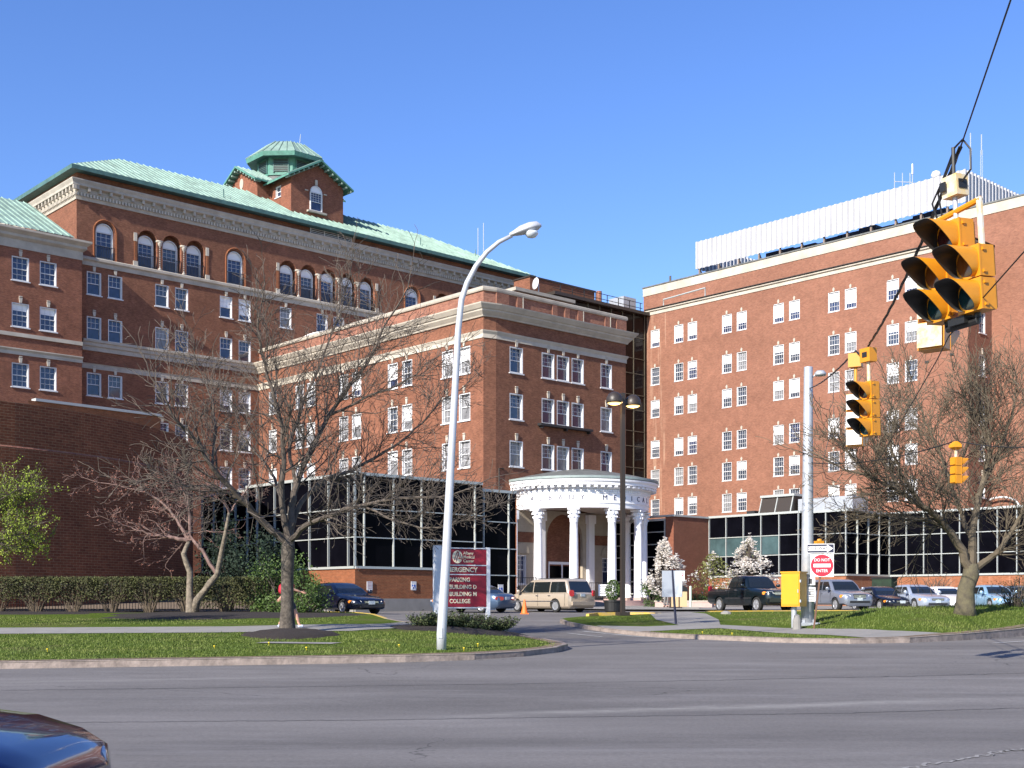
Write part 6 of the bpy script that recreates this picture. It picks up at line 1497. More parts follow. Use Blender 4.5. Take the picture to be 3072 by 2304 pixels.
def crab_tree():
    rnd = random.Random(9); X, Y = P(190.5, 49.6); z0 = zleft(X, Y)
    t = thing('crabapple_tree', 'low gnarled crab apple with two leaning pale trunks in front of the hedge', 'tree', (X, Y, z0))
    tr = MB(); br = MB(); lf = MB(); mbs = [tr, br, lf]
    def leaf(mb, r_, pts):
        for q in pts[1:]:
            if r_.random() < .55: leafcard(mb, q+Vector((r_.gauss(0, .03), r_.gauss(0, .03), r_.gauss(0, .03))), r_.uniform(.03, .055), r_)
    par = dict(wave=.2, up=.03, taper=.5, n=[4, 3.6, 3], ang=(25, 65), len=(.5, .8), u0=.15, lift=.05, leaf=leaf)
    Yt = 49.6
    def S(*a): return [S3(x, y, Yt+d) for x, y, d in a]
    b0 = Vector((X, Y, z0-.1))
    tr.tube([b0, b0+Vector((0, 0, .25))]+S((189.5, 590, 0), (190, 572, .1), (186, 562, 0), (183.5, 554, 0), (186, 548, .1), (189, 541, .2)), [.24, .19, .13, .125, .11, .1, .09, .08], 9)
    tr.tube([b0+Vector((.15, 0, .1))]+S((197, 600, -.1), (205, 590, -.3), (210, 583, -.4), (217, 575, -.5), (220, 560, -.6), (223, 545, -.8), (226, 530, -1.0), (229, 512, -1.2)), [.17, .15, .12, .14, .11, .1, .09, .07, .05], 9)
    limb(br, mbs, rnd, S((189, 541, .2), (175, 538, .2), (160, 536, .1), (142, 532, 0), (122, 524, -.2)), .1, .02, par, 1.3, maxl=4, dens=4, side0=.1)
    limb(br, mbs, rnd, S((189, 541, .2), (180, 525, .5), (165, 505, .8), (150, 495, 1), (128, 488, 1.2), (92, 482, 1.3)), .08, .015, par, 1.3, maxl=4, dens=4, side0=.15)
    limb(br, mbs, rnd, S((189, 541, .2), (190, 520, .3), (186, 500, .6), (178, 480, 1)), .08, .015, par, 1.5, maxl=4, dens=4, side0=.1)
    limb(br, mbs, rnd, S((217, 575, -.5), (208, 560, -.3), (200, 548, -.1), (194, 541, 0)), .08, .06, par, .6, maxl=3, dens=1, side0=.6)
    limb(br, mbs, rnd, S((229, 512, -1.2), (222, 495, -1.5), (212, 485, -1.8)), .06, .02, par, 1.3, maxl=4, dens=4, side0=.1)
    limb(br, mbs, rnd, S((229, 512, -1.2), (240, 498, -1), (250, 485, -.8)), .05, .02, par, 1.2, maxl=4, dens=4, side0=.1)
    tr.build('trunk', M['bark_pale'], t, smooth=True); br.build('branches', M['twig_red'], t); lf.build('buds', M['bud'], t)
M['bark_pale'] = mat('bark_pale', (.17, .14, .105), .95, var=.5, vscale=6, bump=.9, bscale=18); M['bud'] = mat('bud_red', (.16, .06, .04), .8, var=.4, vscale=3)
crab_tree()
def leafy(name, label, cat, center, rad, n, size, m, rnd, stems=None, trunk=None, clumps=18, shell=.55, zmin=None, bark=None, flowers=None):
    t = thing(name, label, cat, (center[0], center[1], trunk[0].z if trunk else center[2]-rad[2])); lf = MB(); tw = MB(); c = Vector(center)
    cl = []
    for _ in range(clumps):
        u = Vector((rnd.gauss(0, 1), rnd.gauss(0, 1), rnd.gauss(0, 1))).normalized()*rnd.uniform(shell, 1); cl.append((c+Vector((u.x*rad[0], u.y*rad[1], u.z*rad[2])), rnd.uniform(.22, .42)))
    for _ in range(n):
        q, s_ = rnd.choice(cl); p = q+Vector((rnd.gauss(0, s_*rad[0]*.6), rnd.gauss(0, s_*rad[1]*.6), rnd.gauss(0, s_*rad[2]*.6)))
        if zmin and p.z < zmin: continue
        leafcard(lf, p, rnd.uniform(.6, 1.3)*size, rnd)
    st = trunk[-1] if trunk else c-Vector((0, 0, rad[2]*.9))
    for q, s_ in cl: tw.tube([st, st.lerp(q, .5)+Vector((rnd.gauss(0, .1), rnd.gauss(0, .1), .1))*rad[0], q], [.03*max(1, rad[0]), .02, .008], 4)
    if trunk: tw.tube(trunk, [.07]*len(trunk), 7)
    tw.build('branches', bark or M['twig'], t); lf.build('foliage', m, t); return t, cl
M['leaf_lime'] = mat('leaf_lime', (.10, .15, .008), .7, col2=(.27, .34, .025), vscale=2.5); M['leaf_bush'] = mat('leaf_bush', (.02, .048, .008), .65, col2=(.085, .145, .022), vscale=2)
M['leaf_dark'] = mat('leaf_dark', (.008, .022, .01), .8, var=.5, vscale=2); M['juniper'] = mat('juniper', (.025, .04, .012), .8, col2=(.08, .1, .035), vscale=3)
def lime_tree():
    rnd = random.Random(3); t = thing('leafing_tree', 'tree with fresh lime green leaves at the left edge before the curved wall', 'tree', (-18.2, 40.5, zleft(-18, 40.5)))
    tr = MB(); br = MB(); lf = MB(); mbs = [tr, br, lf]
    def leaf(mb, r_, pts):
        for q in pts[1:]:
            for _ in range(2): leafcard(mb, q+Vector((r_.gauss(0, .05), r_.gauss(0, .05), r_.gauss(0, .05))), r_.uniform(.022, .045), r_)
    par = dict(wave=.13, up=.05, taper=.5, n=[4, 3.5, 3], ang=(20, 50), len=(.5, .8), u0=.15, lift=.08, leaf=leaf); z0 = zleft(-18, 40.5)
    b0 = Vector((-18.2, 40.5, z0-.1)); f0 = b0+Vector((.1, 0, 1.2)); tr.tube([b0, b0+Vector((.02, 0, .6)), f0], [.14, .11, .1], 9)
    def S(*a): return [f0]+[S3(x, y, 40.5+d) for x, y, d in a]
    limb(br, mbs, rnd, S((-20, 545, 0), (5, 538, -.2), (28, 530, -.4)), .07, .02, par, 1.0, maxl=4, dens=5, side0=.4)
    limb(br, mbs, rnd, S((-25, 530, .3), (-2, 515, .3), (18, 505, .3)), .07, .02, par, 1.1, maxl=4, dens=5, side0=.3)
    limb(br, mbs, rnd, S((-30, 520, -.3), (-8, 505, -.3), (16, 490, -.4)), .06, .015, par, 1.1, maxl=4, dens=5, side0=.3)
    limb(br, mbs, rnd, S((-30, 535, .6), (0, 548, .8), (32, 545, .9)), .05, .015, par, .8, maxl=4, dens=5, side0=.4)
    tr.build('trunk', M['bark'], t); br.build('branches', M['twig'], t); lf.build('foliage', M['leaf_lime'], t)
lime_tree()
# clipped hedge of separate shrubs, and the bar fence behind it
def hedge():
    rnd = random.Random(12); xs = [-22.6+1.55*k for k in range(9)]
    M['hedge'] = mat('hedge_leaf', (.035, .034, .016), .85, col2=(.095, .105, .028), vscale=1.4); M['hedge_twig'] = mat('hedge_twig', (.10, .075, .05), .9, var=.4, vscale=4)
    N = len(xs)
    for i, x in enumerate(xs):
        y = 51.2; z0 = zleft(x, y); full = i > 6; w_ = .95 if not full else 1.15
        pos = ['at the left end of the hedge', 'second from the left in the hedge', 'third from the left in the hedge', 'fourth from the left in the hedge', 'fifth from the left, left of the crab apple', 'just left of the crab apple trunks', 'right behind the crab apple trunks', 'between the crab apple and the right end of the hedge', 'at the right rounded end of the hedge by the walker'][i]
        t = thing('hedge_shrub', 'clipped brown-green hedge shrub '+pos, 'shrub', (x, y, z0), group='shrubs of the clipped hedge')
        lf = MB(); tw = MB(); H = 1.42
        for k in range(46):
            a_ = rnd.uniform(-.75, .75); b_ = rnd.uniform(-.5, .5); tp = Vector((x+a_*1.15, y+b_, z0+rnd.uniform(.7, 1.35))); tw.tube([Vector((x+a_*.25, y+b_*.3, z0-.03)), Vector((x+a_*.55, y+b_*.6, z0+.4)), tp], [.016, .012, .005], 3)
        for k in range(2600 if not full else 3600):
            u = rnd.random(); zlo = .42 if not full else .1; zz_ = zlo+(H-zlo)*(u**.6); sp = .95 if zz_ > .85 else (.45+.5*(zz_-.1)/.75); sp = sp if not full else .95
            ex = abs(rnd.gauss(0, .5)); px_ = x+max(-1, min(1, rnd.uniform(-1, 1)))*w_*sp; py_ = y+rnd.uniform(-1, 1)*.62*(.6+.4*sp)
            if full and i == N-1: 
                e = max(0, (px_-x)/w_); zz_ = min(zz_, H*(1-.28*e**3))
            leafcard(lf, Vector((px_, py_, z0+zz_)), rnd.uniform(.03, .06), rnd)
        for k in range(500):    # level clipped top
            leafcard(lf, Vector((x+rnd.uniform(-1, 1)*w_, y+rnd.uniform(-.6, .6), z0+H+rnd.gauss(0, .025))), rnd.uniform(.025, .05), rnd)
        tw.build('stems', M['hedge_twig'], t); lf.build('foliage', M['hedge'], t)
    f = thing('bar_fence', 'thin dark iron bar fence behind the hedge stems', 'fence', (-18, 52.6, zleft(-18, 52.6)))
    mb = MB()
    for k in range(120):
        x = -25+k*.125; mb.box((x, 52.7, zleft(x, 52.7)+.6), (.02, .02, 1.2))
    mb.build('bars', M['iron'], f); mb = MB()
    for z in (.1, 1.15): mb.box((-17.5, 52.7, zleft(-17, 52.7)+z), (15.2, .04, .04))
    mb.build('rails', M['iron'], f)
hedge()
region('ground_cover', [(-40, 52), (-9, 52), (-9, 60), (-16, 66), (-40, 66)], lambda x, y: max(zleft(x, y), zr(x, y))+.03+max(0, (y-52.5))*.045, M['dirt'], step=2)
rnd = random.Random(31)
leafy('green_bush', 'leafy green bush behind the walker and left of the dark blue car', 'shrub', (*P(282, 50.5), 2.15), (1.45, .9, 1.25), 5200, .055, M['leaf_bush'], rnd, clumps=26, zmin=zleft(-9.5, 50.5))
leafy('green_bush', 'lower green bush touching the side of the dark blue car', 'shrub', (*P(306, 49.8), 1.85), (.75, .7, .95), 2600, .05, M['leaf_bush'], rnd, clumps=16, zmin=zleft(-8.5, 49.8))
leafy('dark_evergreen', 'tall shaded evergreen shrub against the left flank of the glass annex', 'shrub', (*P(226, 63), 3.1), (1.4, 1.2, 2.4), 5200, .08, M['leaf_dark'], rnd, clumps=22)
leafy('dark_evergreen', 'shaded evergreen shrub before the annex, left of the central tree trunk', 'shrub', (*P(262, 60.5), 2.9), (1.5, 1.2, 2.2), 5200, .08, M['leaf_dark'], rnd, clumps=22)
def juniper(px, Y, w_, h, label):
    x, y = P(px, Y); z0 = zleft(x, y); r_ = random.Random(int(px)); t = thing('juniper_shrub', label, 'shrub', (x, y, z0), group='low shrubs around the entrance sign'); lf = MB(); tw = MB()
    for _ in range(60):
        a_ = r_.uniform(0, 6.28); L_ = r_.uniform(.5, 1); e = Vector((x+w_*L_*math.cos(a_), y+w_*.6*L_*math.sin(a_), z0+h*r_.uniform(.5, 1.05)*(1.1-L_*.4))); s_ = Vector((x, y, z0)); tw.tube([s_, s_.lerp(e, .5)+Vector((0, 0, .08)), e], [.012, .01, .004], 3)
        for k in range(26):
            q = s_.lerp(e, r_.uniform(.35, 1.05)); leafcard(lf, q+Vector((r_.gauss(0, .05), r_.gauss(0, .05), r_.gauss(0, .04))), r_.uniform(.025, .055), r_)
    tw.build('branches', M['twig'], t); lf.build('foliage', M['juniper'], t)
juniper(428, 40.6, .75, .55, 'low spreading juniper at the left foot of the entrance sign')
juniper(447, 40.8, .8, .6, 'low juniper behind the silver lamp post base'); juniper(464, 41.0, .8, .6, 'low juniper in the middle below the red sign panel')
juniper(480, 40.8, .7, .55, 'low juniper below the right sign post'); juniper(499, 41.4, .7, .62, 'rounder brownish shrub right of the entrance sign')
# magnolias in flower
M['petal'] = mat('magnolia_petal', (.88, .86, .82), .7, col2=(.8, .73, .66), vscale=3); M['leaf_olive'] = mat('leaf_olive', (.09, .11, .02), .7, col2=(.2, .2, .06), vscale=3)
def magnolia(px, Y, ptop, pbot, wpx, nfl, label, seed, leaf=0, trunkx=None, zg=None):
    r_ = random.Random(seed); x, y = P(px, Y); zt = 1.6+(602-ptop)/1250*Y; zb = 1.6+(602-pbot)/1250*Y; z0 = zg or 1.25; w_ = wpx/1250*Y/2
    t = thing('magnolia_tree', label, 'tree', (x, y, z0)); fl = MB(); tw = MB(); lf = MB(); tx = P(trunkx or px, Y)[0]
    tw.tube([(tx, y, z0-.05), (tx+.02, y, z0+.6), (x*.5+tx*.5, y, zb+.3), (x, y, (zt+zb)/2), (x+.05, y, zt-.2)], [.07, .06, .055, .035, .012], 6)
    CL = [(r_.random()**.85, r_.uniform(0, 6.28), r_.uniform(.35, 1.12)) for _ in range(34)]
    for _ in range(nfl):
        c_ = r_.choice(CL); u = min(1, max(0, c_[0]+r_.gauss(0, .035))); z = zb+(zt-zb)*u; ww = w_*(math.sin(math.pi*min(1, .28+u*.72))**.8)*(1.0 if u < .5 else 1-.55*(u-.5)*2+.1); a_ = c_[1]+r_.gauss(0, .28); rr = ww*c_[2]*(1+r_.gauss(0, .12))
        p = Vector((x+rr*math.cos(a_), y+rr*math.sin(a_), z+r_.gauss(0, .12)))
        if r_.random() < .35: tw.tube([(x, y, max(zb, z-.5-rr*.5)), ((x+p.x)/2, (y+p.y)/2, z-.2), p], [.015, .01, .005], 3)
        s_ = r_.uniform(.08, .14)
        for k in range(5):
            b_ = 2*math.pi*k/5+r_.random(); d = Vector((math.cos(b_)*.8, math.sin(b_)*.8, r_.uniform(.3, .9))).normalized(); sd = d.cross(Vector((0, 0, 1))).normalized()*s_*.45; i = len(fl.V)
            fl.V += [tuple(p), tuple(p+d*s_*.6-sd), tuple(p+d*s_*1.25), tuple(p+d*s_*.6+sd)]; fl.F.append((i, i+1, i+2, i+3))
    for _ in range(leaf):
        u = r_.random(); z = zb+(zt-zb)*u; ww = w_*math.sin(math.pi*min(1, .2+u*.75)); a_ = r_.uniform(0, 6.28); rr = ww*math.sqrt(r_.random()); leafcard(lf, Vector((x+rr*math.cos(a_), y+rr*math.sin(a_), z)), r_.uniform(.05, .09), r_)
    tw.build('trunk_and_branches', M['twig'], t); fl.build('blossom', M['petal'], t)
    if leaf: lf.build('foliage', M['leaf_olive'], t)
magnolia(664, 80, 539, 597, 38, 1300, 'slender magnolia in white blossom right beside the portico columns', 1, trunkx=662)
magnolia(713, 84, 554, 600, 46, 200, 'rounded olive-leaved magnolia with few white flowers behind the pickup bed', 2, leaf=1500)
magnolia(749, 84, 540, 602, 54, 1900, 'broad magnolia thick with white blossom behind the pickup cab', 3, leaf=150)
leafy('green_bush', 'low green shrub at the foot of the slender magnolia', 'shrub', (*P(652, 82), 1.95), (.8, .6, .8), 1400, .07, M['leaf_bush'], rnd, clumps=12)
leafy('green_bush', 'small clipped box shrub between the bollard and the pickup', 'shrub', (*P(696, 82), 1.7), (.8, .5, .45), 1400, .05, M['leaf_bush'], rnd, clumps=14, shell=.3)
leafy('bare_bush', 'dark twiggy reddish bush in front of the grey-blue car at the right edge', 'shrub', (*P(1016, 50), 1.95), (1.05, .8, .95), 1500, .035, M['hedge'], rnd, clumps=60, shell=.2)
leafy('bare_bush', 'pale round twiggy bush against the orange brick base left of the big tree trunk', 'shrub', (*P(935, 79.5), 2.6), (1.6, 1.0, 1.1), 700, .03, M['hedge_twig'], rnd, clumps=110, shell=.3, bark=M['twig'])
# ---------------------------------------------------------------- street lamp, poles, wires
def street_lamp():
    X, Y = P(441.5, 31.6); z0 = zleft(X, Y); t = thing('street_lamp', 'tall silver curved-arm street lamp leaning right on the left lawn', 'street lamp', (X, Y, z0))
    def q(px, py, y=Y): return S3(px, py, y)
    pts = [Vector((X, Y, z0-.1)), Vector((X, Y, z0+.4))]+[q(*a) for a in ((446, 560), (450.5, 470), (455, 390), (458.2, 330), (461.5, 300), (467, 283), (476, 266), (487, 252), (499, 242), (512, 235.5))]
    MB().tube(pts, [.125, .125, .115, .1, .088, .08, .075, .07, .065, .06, .055, .05], 14).build('pole', M['galv_bright'], t, smooth=True)
    a_ = q(510, 236.2); b_ = q(541, 226.5); d = (b_-a_).normalized(); s_ = d.cross(Vector((0, 0, 1))).normalized(); u = s_.cross(d)
    V = []; F = []; n = 14; prof = [(0, .07, .06), (.12, .1, .09), (.3, .18, .15), (.55, .22, .17), (.74, .18, .14), (.84, .04, .04)]
    for (l, w_, h) in prof:
        for k in range(n): th = 2*math.pi*k/n; V.append(a_+d*l+s_*w_*math.cos(th)+u*(h*math.sin(th)*(1 if math.sin(th) > 0 else .5)+.02))
    for i in range(len(prof)-1):
        for k in range(n): F.append((i*n+k, i*n+(k+1) % n, (i+1)*n+(k+1) % n, (i+1)*n+k))
    F.append(tuple(range(n))[::-1]); mesh('lamp_head', V, F, M['galv_bright'], t, smooth=True)
    c = a_+d*.55-u*.06; mb = MB(); mb.lathe((c.x, c.y, c.z), [(.18, 0), (.17, -.06), (.11, -.13), (.01, -.16)], 14); mb.build('lamp_glass', M['lens'], t, smooth=True)
    MB().box((X-.02, Y-.12, z0+.42), (.1, .03, .26)).build('access_cover', M['galv_bright'], t)
M['galv_bright'] = mat('galv_bright', (.5, .51, .54), .38, metal=.25, var=.05, vscale=3)
street_lamp()
def mast():
    X, Y = P(807.5, 46.0); z0 = zright(X, Y); t = thing('signal_pole', 'thick light grey steel signal pole with no arm, right of the yellow cabinet', 'pole', (X, Y, z0)); top = 1.6+(602-367)/1250*Y
    MB().tube([(X, Y, z0-.1), (X, Y, z0+3), (X+.03, Y, top-.04), (X+.03, Y, top)], [.25, .215, .16, .15], 20).build('shaft', M['galv'], t, smooth=True)
    mb = MB(); mb.box((X, Y, z0+.03), (.75, .75, .12)); 
    for a_ in range(4): mb.box((X+.27*math.cos(a_*1.57+.78), Y+.27*math.sin(a_*1.57+.78), z0+.14), (.1, .1, .12))
    mb.build('base_plate', M['galv'], t)
    mb = MB()
    for py in (455, 552, 579, 595, 607, 617): z = 1.6+(602-py)/1250*Y; r = .215-.06*(z-z0)/9; mb.lathe((X, Y, z), [(r+.004, 0), (r+.012, .01), (r+.012, .045), (r+.004, .055)], 18, close=False)
    mb.build('steel_bands', M['iron'], t)
    # small flood lamp on an arm near the top and its looped cable
    a_ = Vector((X+.15, Y, top-.42)); b_ = S3(817, 373, Y); MB().tube([a_, b_], .03, 6).build('lamp_arm', M['galv'], t)
    mb = MB(); mb.lathe((b_.x+.12, b_.y, b_.z-.02), [(.01, .12), (.14, .1), (.22, .0), (.2, -.08), (.01, -.1)], 14); mb.build('flood_lamp', M['galv'], t, smooth=True)
    def cab(pts, nm='cable', r=.014): MB().tube([S3(*p) for p in pts], r, 5).build(nm, M['iron'], t)
    cab([(810, 388, Y), (815, 400, Y), (822, 408, Y), (829, 410, Y), (833, 402, Y), (834, 380, Y), (832, 374, Y)]); cab([(834, 405, Y), (833, 425, Y), (827, 445, Y), (822, 465, Y), (826, 478, Y), (836, 482, Y), (842, 474, Y)])
    return X, Y, top
MX, MY, MTOP = mast()
def cabinet():
    X, Y = P(794, 45.6); z0 = zright(X, Y); zb = 1.6+(602-606.5)/1250*Y; zt = 1.6+(602-573)/1250*Y; a_ = R(-38)
    t = thing('signal_cabinet', 'bright yellow metal control cabinet mounted beside the tall grey pole', 'cabinet', (X, Y, z0)); fr = Frame((X, Y), a_)
    MB().fbox(fr, -.36, .36, -.3, .3, zb, zt).build('case', M['cab'], t)
    mb = MB(); mb.fbox(fr, -.39, .39, -.33, .33, zt, zt+.05); mb.fbox(fr, -.335, .335, -.325, -.3, zb+.06, zt-.12); mb.fbox(fr, -.375, -.36, -.27, .27, zb+.05, zt-.1); mb.build('door_and_lid', M['cab'], t)
    mb = MB(); mb.fbox(fr, .3, .33, -.345, -.325, zb+.5, zb+.62); mb.fbox(fr, .365, .41, -.31, -.26, zt-.35, zt-.25); mb.fbox(fr, .365, .41, -.31, -.26, zb+.15, zb+.25); mb.build('latch_and_hinges', M['galv'], t)
    MB().tube([(X, Y, z0-.05), (X, Y, zb)], .1, 10).build('pedestal', M['galv'], t)
    h = thing('meter_post', 'small squat concrete-grey post beside the pole foot under the yellow cabinet', 'post', (*P(797, 44.6), zright(*P(797, 44.6)))); x, y = P(797, 44.6); z = zright(x, y)
    mb = MB(); mb.lathe((x, y, z), [(.16, -.05), (.15, .3), (.1, .5), (.01, .55)], 12); mb.build('post', M['concrete'], h)
cabinet()
def plate(mb, fr, outline, t0, t1):
    mb.prism([fr.w(a_, t0, z) for a_, z in outline], Vector((fr.y[0]*(t1-t0), fr.y[1]*(t1-t0), 0)))
def road_signs():
    X, Y = P(819.5, 44.0); z0 = zright(X, Y); a_ = R(-14)
    t = thing('sign_post', 'rusty brown steel sign post leaning right beside the tall grey pole', 'post', (X-.15, Y, z0)); top = S3(824, 545, Y)
    mb = MB(); mb.tube([Vector((X-.2, Y+.03, z0-.1)), top+Vector((0, .03, 0))], .035, 5); mb.build('post', M['rust'], t)
    # DO NOT ENTER
    c = S3(822, 565.5, Y-.06); fr = Frame((c.x, c.y), a_)
    d = thing('no_entry_sign', 'square white sign with red disc reading DO NOT ENTER, below the one way arrow', 'road sign', (c.x, c.y, c.z-.4)); h = .40
    mb = MB(); plate(mb, fr, [(-h, c.z-h), (h, c.z-h), (h, c.z+h), (-h, c.z+h)], 0, .01); mb.build('panel', M['sign_white'], d)
    mb = MB(); n = 40; plate(mb, fr, [(.385*math.cos(2*math.pi*k/n), c.z+.385*math.sin(2*math.pi*k/n)) for k in range(n)], -.004, 0); mb.build('red_disc', M['sign_red'], d)
    mb = MB(); plate(mb, fr, [(-.29, c.z-.06), (.29, c.z-.06), (.29, c.z+.06), (-.29, c.z+.06)], -.008, -.004); mb.build('white_bar', M['sign_white'], d)
    for s_, dz in (('DO NOT', .19), ('ENTER', -.19)):
        p = fr.w(0, -.006, c.z+dz)-world_loc(d); text_mesh('lettering', s_, .15, M['sign_white'], d, loc=p, rot=(R(90), 0, a_), ext=.002, bold=0, sx=.9)
    # ONE WAY
    c = S3(820.5, 548.5, Y-.09); fr = Frame((c.x, c.y), a_); w_, hh = .47, .165
    o = thing('one_way_sign', 'black rectangular sign with white arrow reading ONE WAY, topmost on the post', 'road sign', (c.x, c.y, c.z-.2))
    mb = MB(); plate(mb, fr, [(-w_, c.z-hh), (w_, c.z-hh), (w_, c.z+hh), (-w_, c.z+hh)], 0, .01); mb.build('panel', M['sign_white'], o)
    mb = MB(); plate(mb, fr, [(-w_+.02, c.z-hh+.02), (w_-.02, c.z-hh+.02), (w_-.02, c.z+hh-.02), (-w_+.02, c.z+hh-.02)], -.004, 0); mb.build('black_field', M['sign_black'], o)
    mb = MB(); plate(mb, fr, [(-.42, c.z-.08), (.22, c.z-.08), (.22, c.z-.135), (.43, c.z), (.22, c.z+.135), (.22, c.z+.08), (-.42, c.z+.08)], -.008, -.004); mb.build('arrow', M['sign_white'], o)
    p = fr.w(-.09, -.0085, c.z)-world_loc(o); text_mesh('lettering', 'ONE WAY', .17, M['sign_black'], o, loc=p, rot=(R(90), 0, a_), ext=.001, bold=.003, sx=.88)
    # yellow pedestrian lamp behind and small notices on the pole
    c = S3(819, 543, MY-.5); mb = MB(); mb.box((c.x, c.y, c.z), (.3, .2, .14), .3); mb.lathe((c.x+.02, c.y, c.z+.06), [(.1, 0), (.08, .08), (.01, .1)], 10); e_ = thing('yellow_lamp', 'small yellow fitting peeking over the one way sign', 'lamp', (c.x, c.y, c.z-.1)); mb.build('housing', M['signal'], e_)
    c = S3(811.5, 590.5, MY-.26); fr = Frame((c.x, c.y), R(-8)); e_ = thing('pole_notice', 'narrow white parking notice strapped to the grey pole beside the rusty post', 'sign', (c.x, c.y, c.z-.3))
    mb = MB(); plate(mb, fr, [(-.14, c.z-.4), (.14, c.z-.4), (.14, c.z+.12), (-.14, c.z+.12)], 0, .012); plate(mb, fr, [(-.13, c.z+.2), (.13, c.z+.2), (.13, c.z+.48), (-.13, c.z+.48)], 0, .012); mb.build('panel', M['sign_white'], e_)
    mb = MB()
    for k in range(5): plate(mb, fr, [(-.1, c.z-.33+k*.09), (.1, c.z-.33+k*.09), (.1, c.z-.3+k*.09), (-.1, c.z-.3+k*.09)], -.003, 0)
    plate(mb, fr, [(-.1, c.z+.24), (.02, c.z+.24), (.02, c.z+.44), (-.1, c.z+.44)], -.003, 0); mb.build('print', M['plant_dark'], e_)
M['sign_white'] = mat('sign_white', (.78, .78, .78), .45); M['sign_red'] = mat('sign_red', (.55, .01, .03), .4); M['sign_black'] = mat('sign_black', (.012, .014, .04), .4); M['rust'] = mat('rusty_post', (.15, .08, .05), .85, var=.3, vscale=5)
road_signs()
def entrance_sign():
    Y0 = 42.6; L_ = S3(441, 600, Y0); R_ = S3(486.5, 600, Y0+.75); ang = math.atan2(R_.y-L_.y, R_.x-L_.x); fr = Frame((L_.x, L_.y), ang); W_ = math.hypot(R_.x-L_.x, R_.y-L_.y)
    zt = S3(460, 547, Y0+.3).z; zb = S3(460, 607.5, Y0+.4).z; t = thing('entrance_sign', 'dark red hospital directory sign in a white frame reading EMERGENCY, PARKING, COLLEGE', 'sign', (L_.x, L_.y, zleft(L_.x, L_.y)))
    g = min(zleft(L_.x, L_.y), zleft(R_.x, R_.y))-.1
    mb = MB(); mb.fbox(fr, -.25, 0.0, -.06, .12, g, zt+.04); mb.build('post', M['sign_frame'], t)
    mb = MB(); mb.fbox(fr, W_, W_+.12, -.05, .08, g, zt+.0); mb.build('post', M['sign_frame'], t)
    zs = [(zt-.08, zt-.60), (zt-.65, zt-.92), (zt-.97, zb+.02)]
    for a_, c_ in zs: MB().fbox(fr, 0.03, W_-.02, -.02, .05, c_, a_).build('red_panel', M['sign_maroon'], t)
    mb = MB()
    for z in (zt-.04, zt-.625, zt-.945, zb-.01): mb.fbox(fr, 0.0, W_, -.03, .06, z-.016, z+.016)
    mb.build('frame_rail', M['sign_frame'], t)
    def tx(s_, s, z, size, al='LEFT', sx=1.0, b_=.004):
        text_mesh('lettering', s_, size, M['sign_cream'], t, loc=fr.w(s, -.024, z)-world_loc(t), rot=(R(90), 0, ang), ext=.003, align=al, sx=sx, bold=b_)
    tx('EMERGENCY', .09, zt-.785, .225, sx=.98, b_=.006)
    for i, s_ in enumerate(('PARKING', 'BUILDING D', 'BUILDING M', 'COLLEGE')): tx(s_, .30, zt-1.13-i*.245, .2, sx=.92)
    for i, s_ in enumerate(('Albany', 'Medical', 'Center')): tx(s_, .82, zt-.21-i*.135, .145, sx=.95, b_=.001)
    # round emblem with crossing strokes
    n = 30; c = (.60, zt-.34); mb = MB(); plate(mb, fr, [(c[0]+.19*math.cos(2*math.pi*k/n), c[1]+.22*math.sin(2*math.pi*k/n)) for k in range(n)], -.024, -.02); mb.build('emblem_disc', M['sign_cream'], t)
    mb = MB()
    for (x0, z0, x1, z1) in ((-.13, -.12, .0, .2), (-.06, -.16, .06, .2), (.0, .18, .1, -.12), (.1, .1, .15, -.1), (.02, -.05, .16, -.05)): mb.tube([fr.w(c[0]+x0, -.03, c[1]+z0), fr.w(c[0]+x1, -.03, c[1]+z1)], .011, 4)
    mb.build('emblem_strokes', M['sign_maroon'], t)
    mb = MB(); mb.fbox(fr, .16, .26, -.024, -.02, zt-1.18, zt-1.08); mb.build('arrow_mark', M['sign_cream'], t)
M['sign_frame'] = mat('sign_frame', (.62, .64, .68), .5); M['sign_maroon'] = mat('sign_maroon', (.23, .008, .022), .5); M['sign_cream'] = mat('sign_cream', (.72, .66, .48), .6)
entrance_sign()
def twin_lamp():
    X, Y = P(622.7, 56.3); z0 = zright(X, Y); t = thing('twin_street_lamp', 'tall dark bronze lamp post with two lit dome heads before the portico', 'street lamp', (X, Y, z0)); top = 1.6+(602-393)/1250*Y
    mb = MB(); mb.box((X, Y, (z0+top)/2), (.18, .18, top-z0), R(20)); mb.build('post', M['bronze'], t)
    MB().box((X, Y, z0+.08), (.5, .5, .16), R(20)).build('base', M['bronze'], t)
    for px, py, dy in ((614.5, 399.5, -.35), (633, 402.5, .35)):
        c = S3(px, py, Y+dy); MB().tube([(X, Y, top-.25), (c.x, c.y, top-.2 if px < 620 else top-.3)], .045, 6).build('arm', M['bronze'], t)
        mb = MB(); mb.lathe((c.x, c.y, c.z), [(.36, -.16), (.38, -.1), (.36, .08), (.27, .24), (.13, .33), (.01, .36)], 20); h = mb.build('dome', M['bronze'], t, smooth=True)
        mb = MB(); mb.lathe((c.x, c.y, c.z), [(.34, -.14), (.24, -.21), (.01, -.24)], 20); q = mb.build('lit_lens', mat('lamp_lit', (.9, .75, .4), .5, emit=(1, .62, .2), es=1.6), t, smooth=True)
        pl_ = bpy.data.lights.new('lamp_light', 'POINT'); pl_.energy = 25; pl_.color = (1, .65, .3); pl_.shadow_soft_size = .15; po = bpy.data.objects.new('lamp_light', pl_); C.objects.link(po); po.parent = t; po.location = Vector((c.x, c.y, c.z-.4))-Vector(t.location)
twin_lamp()
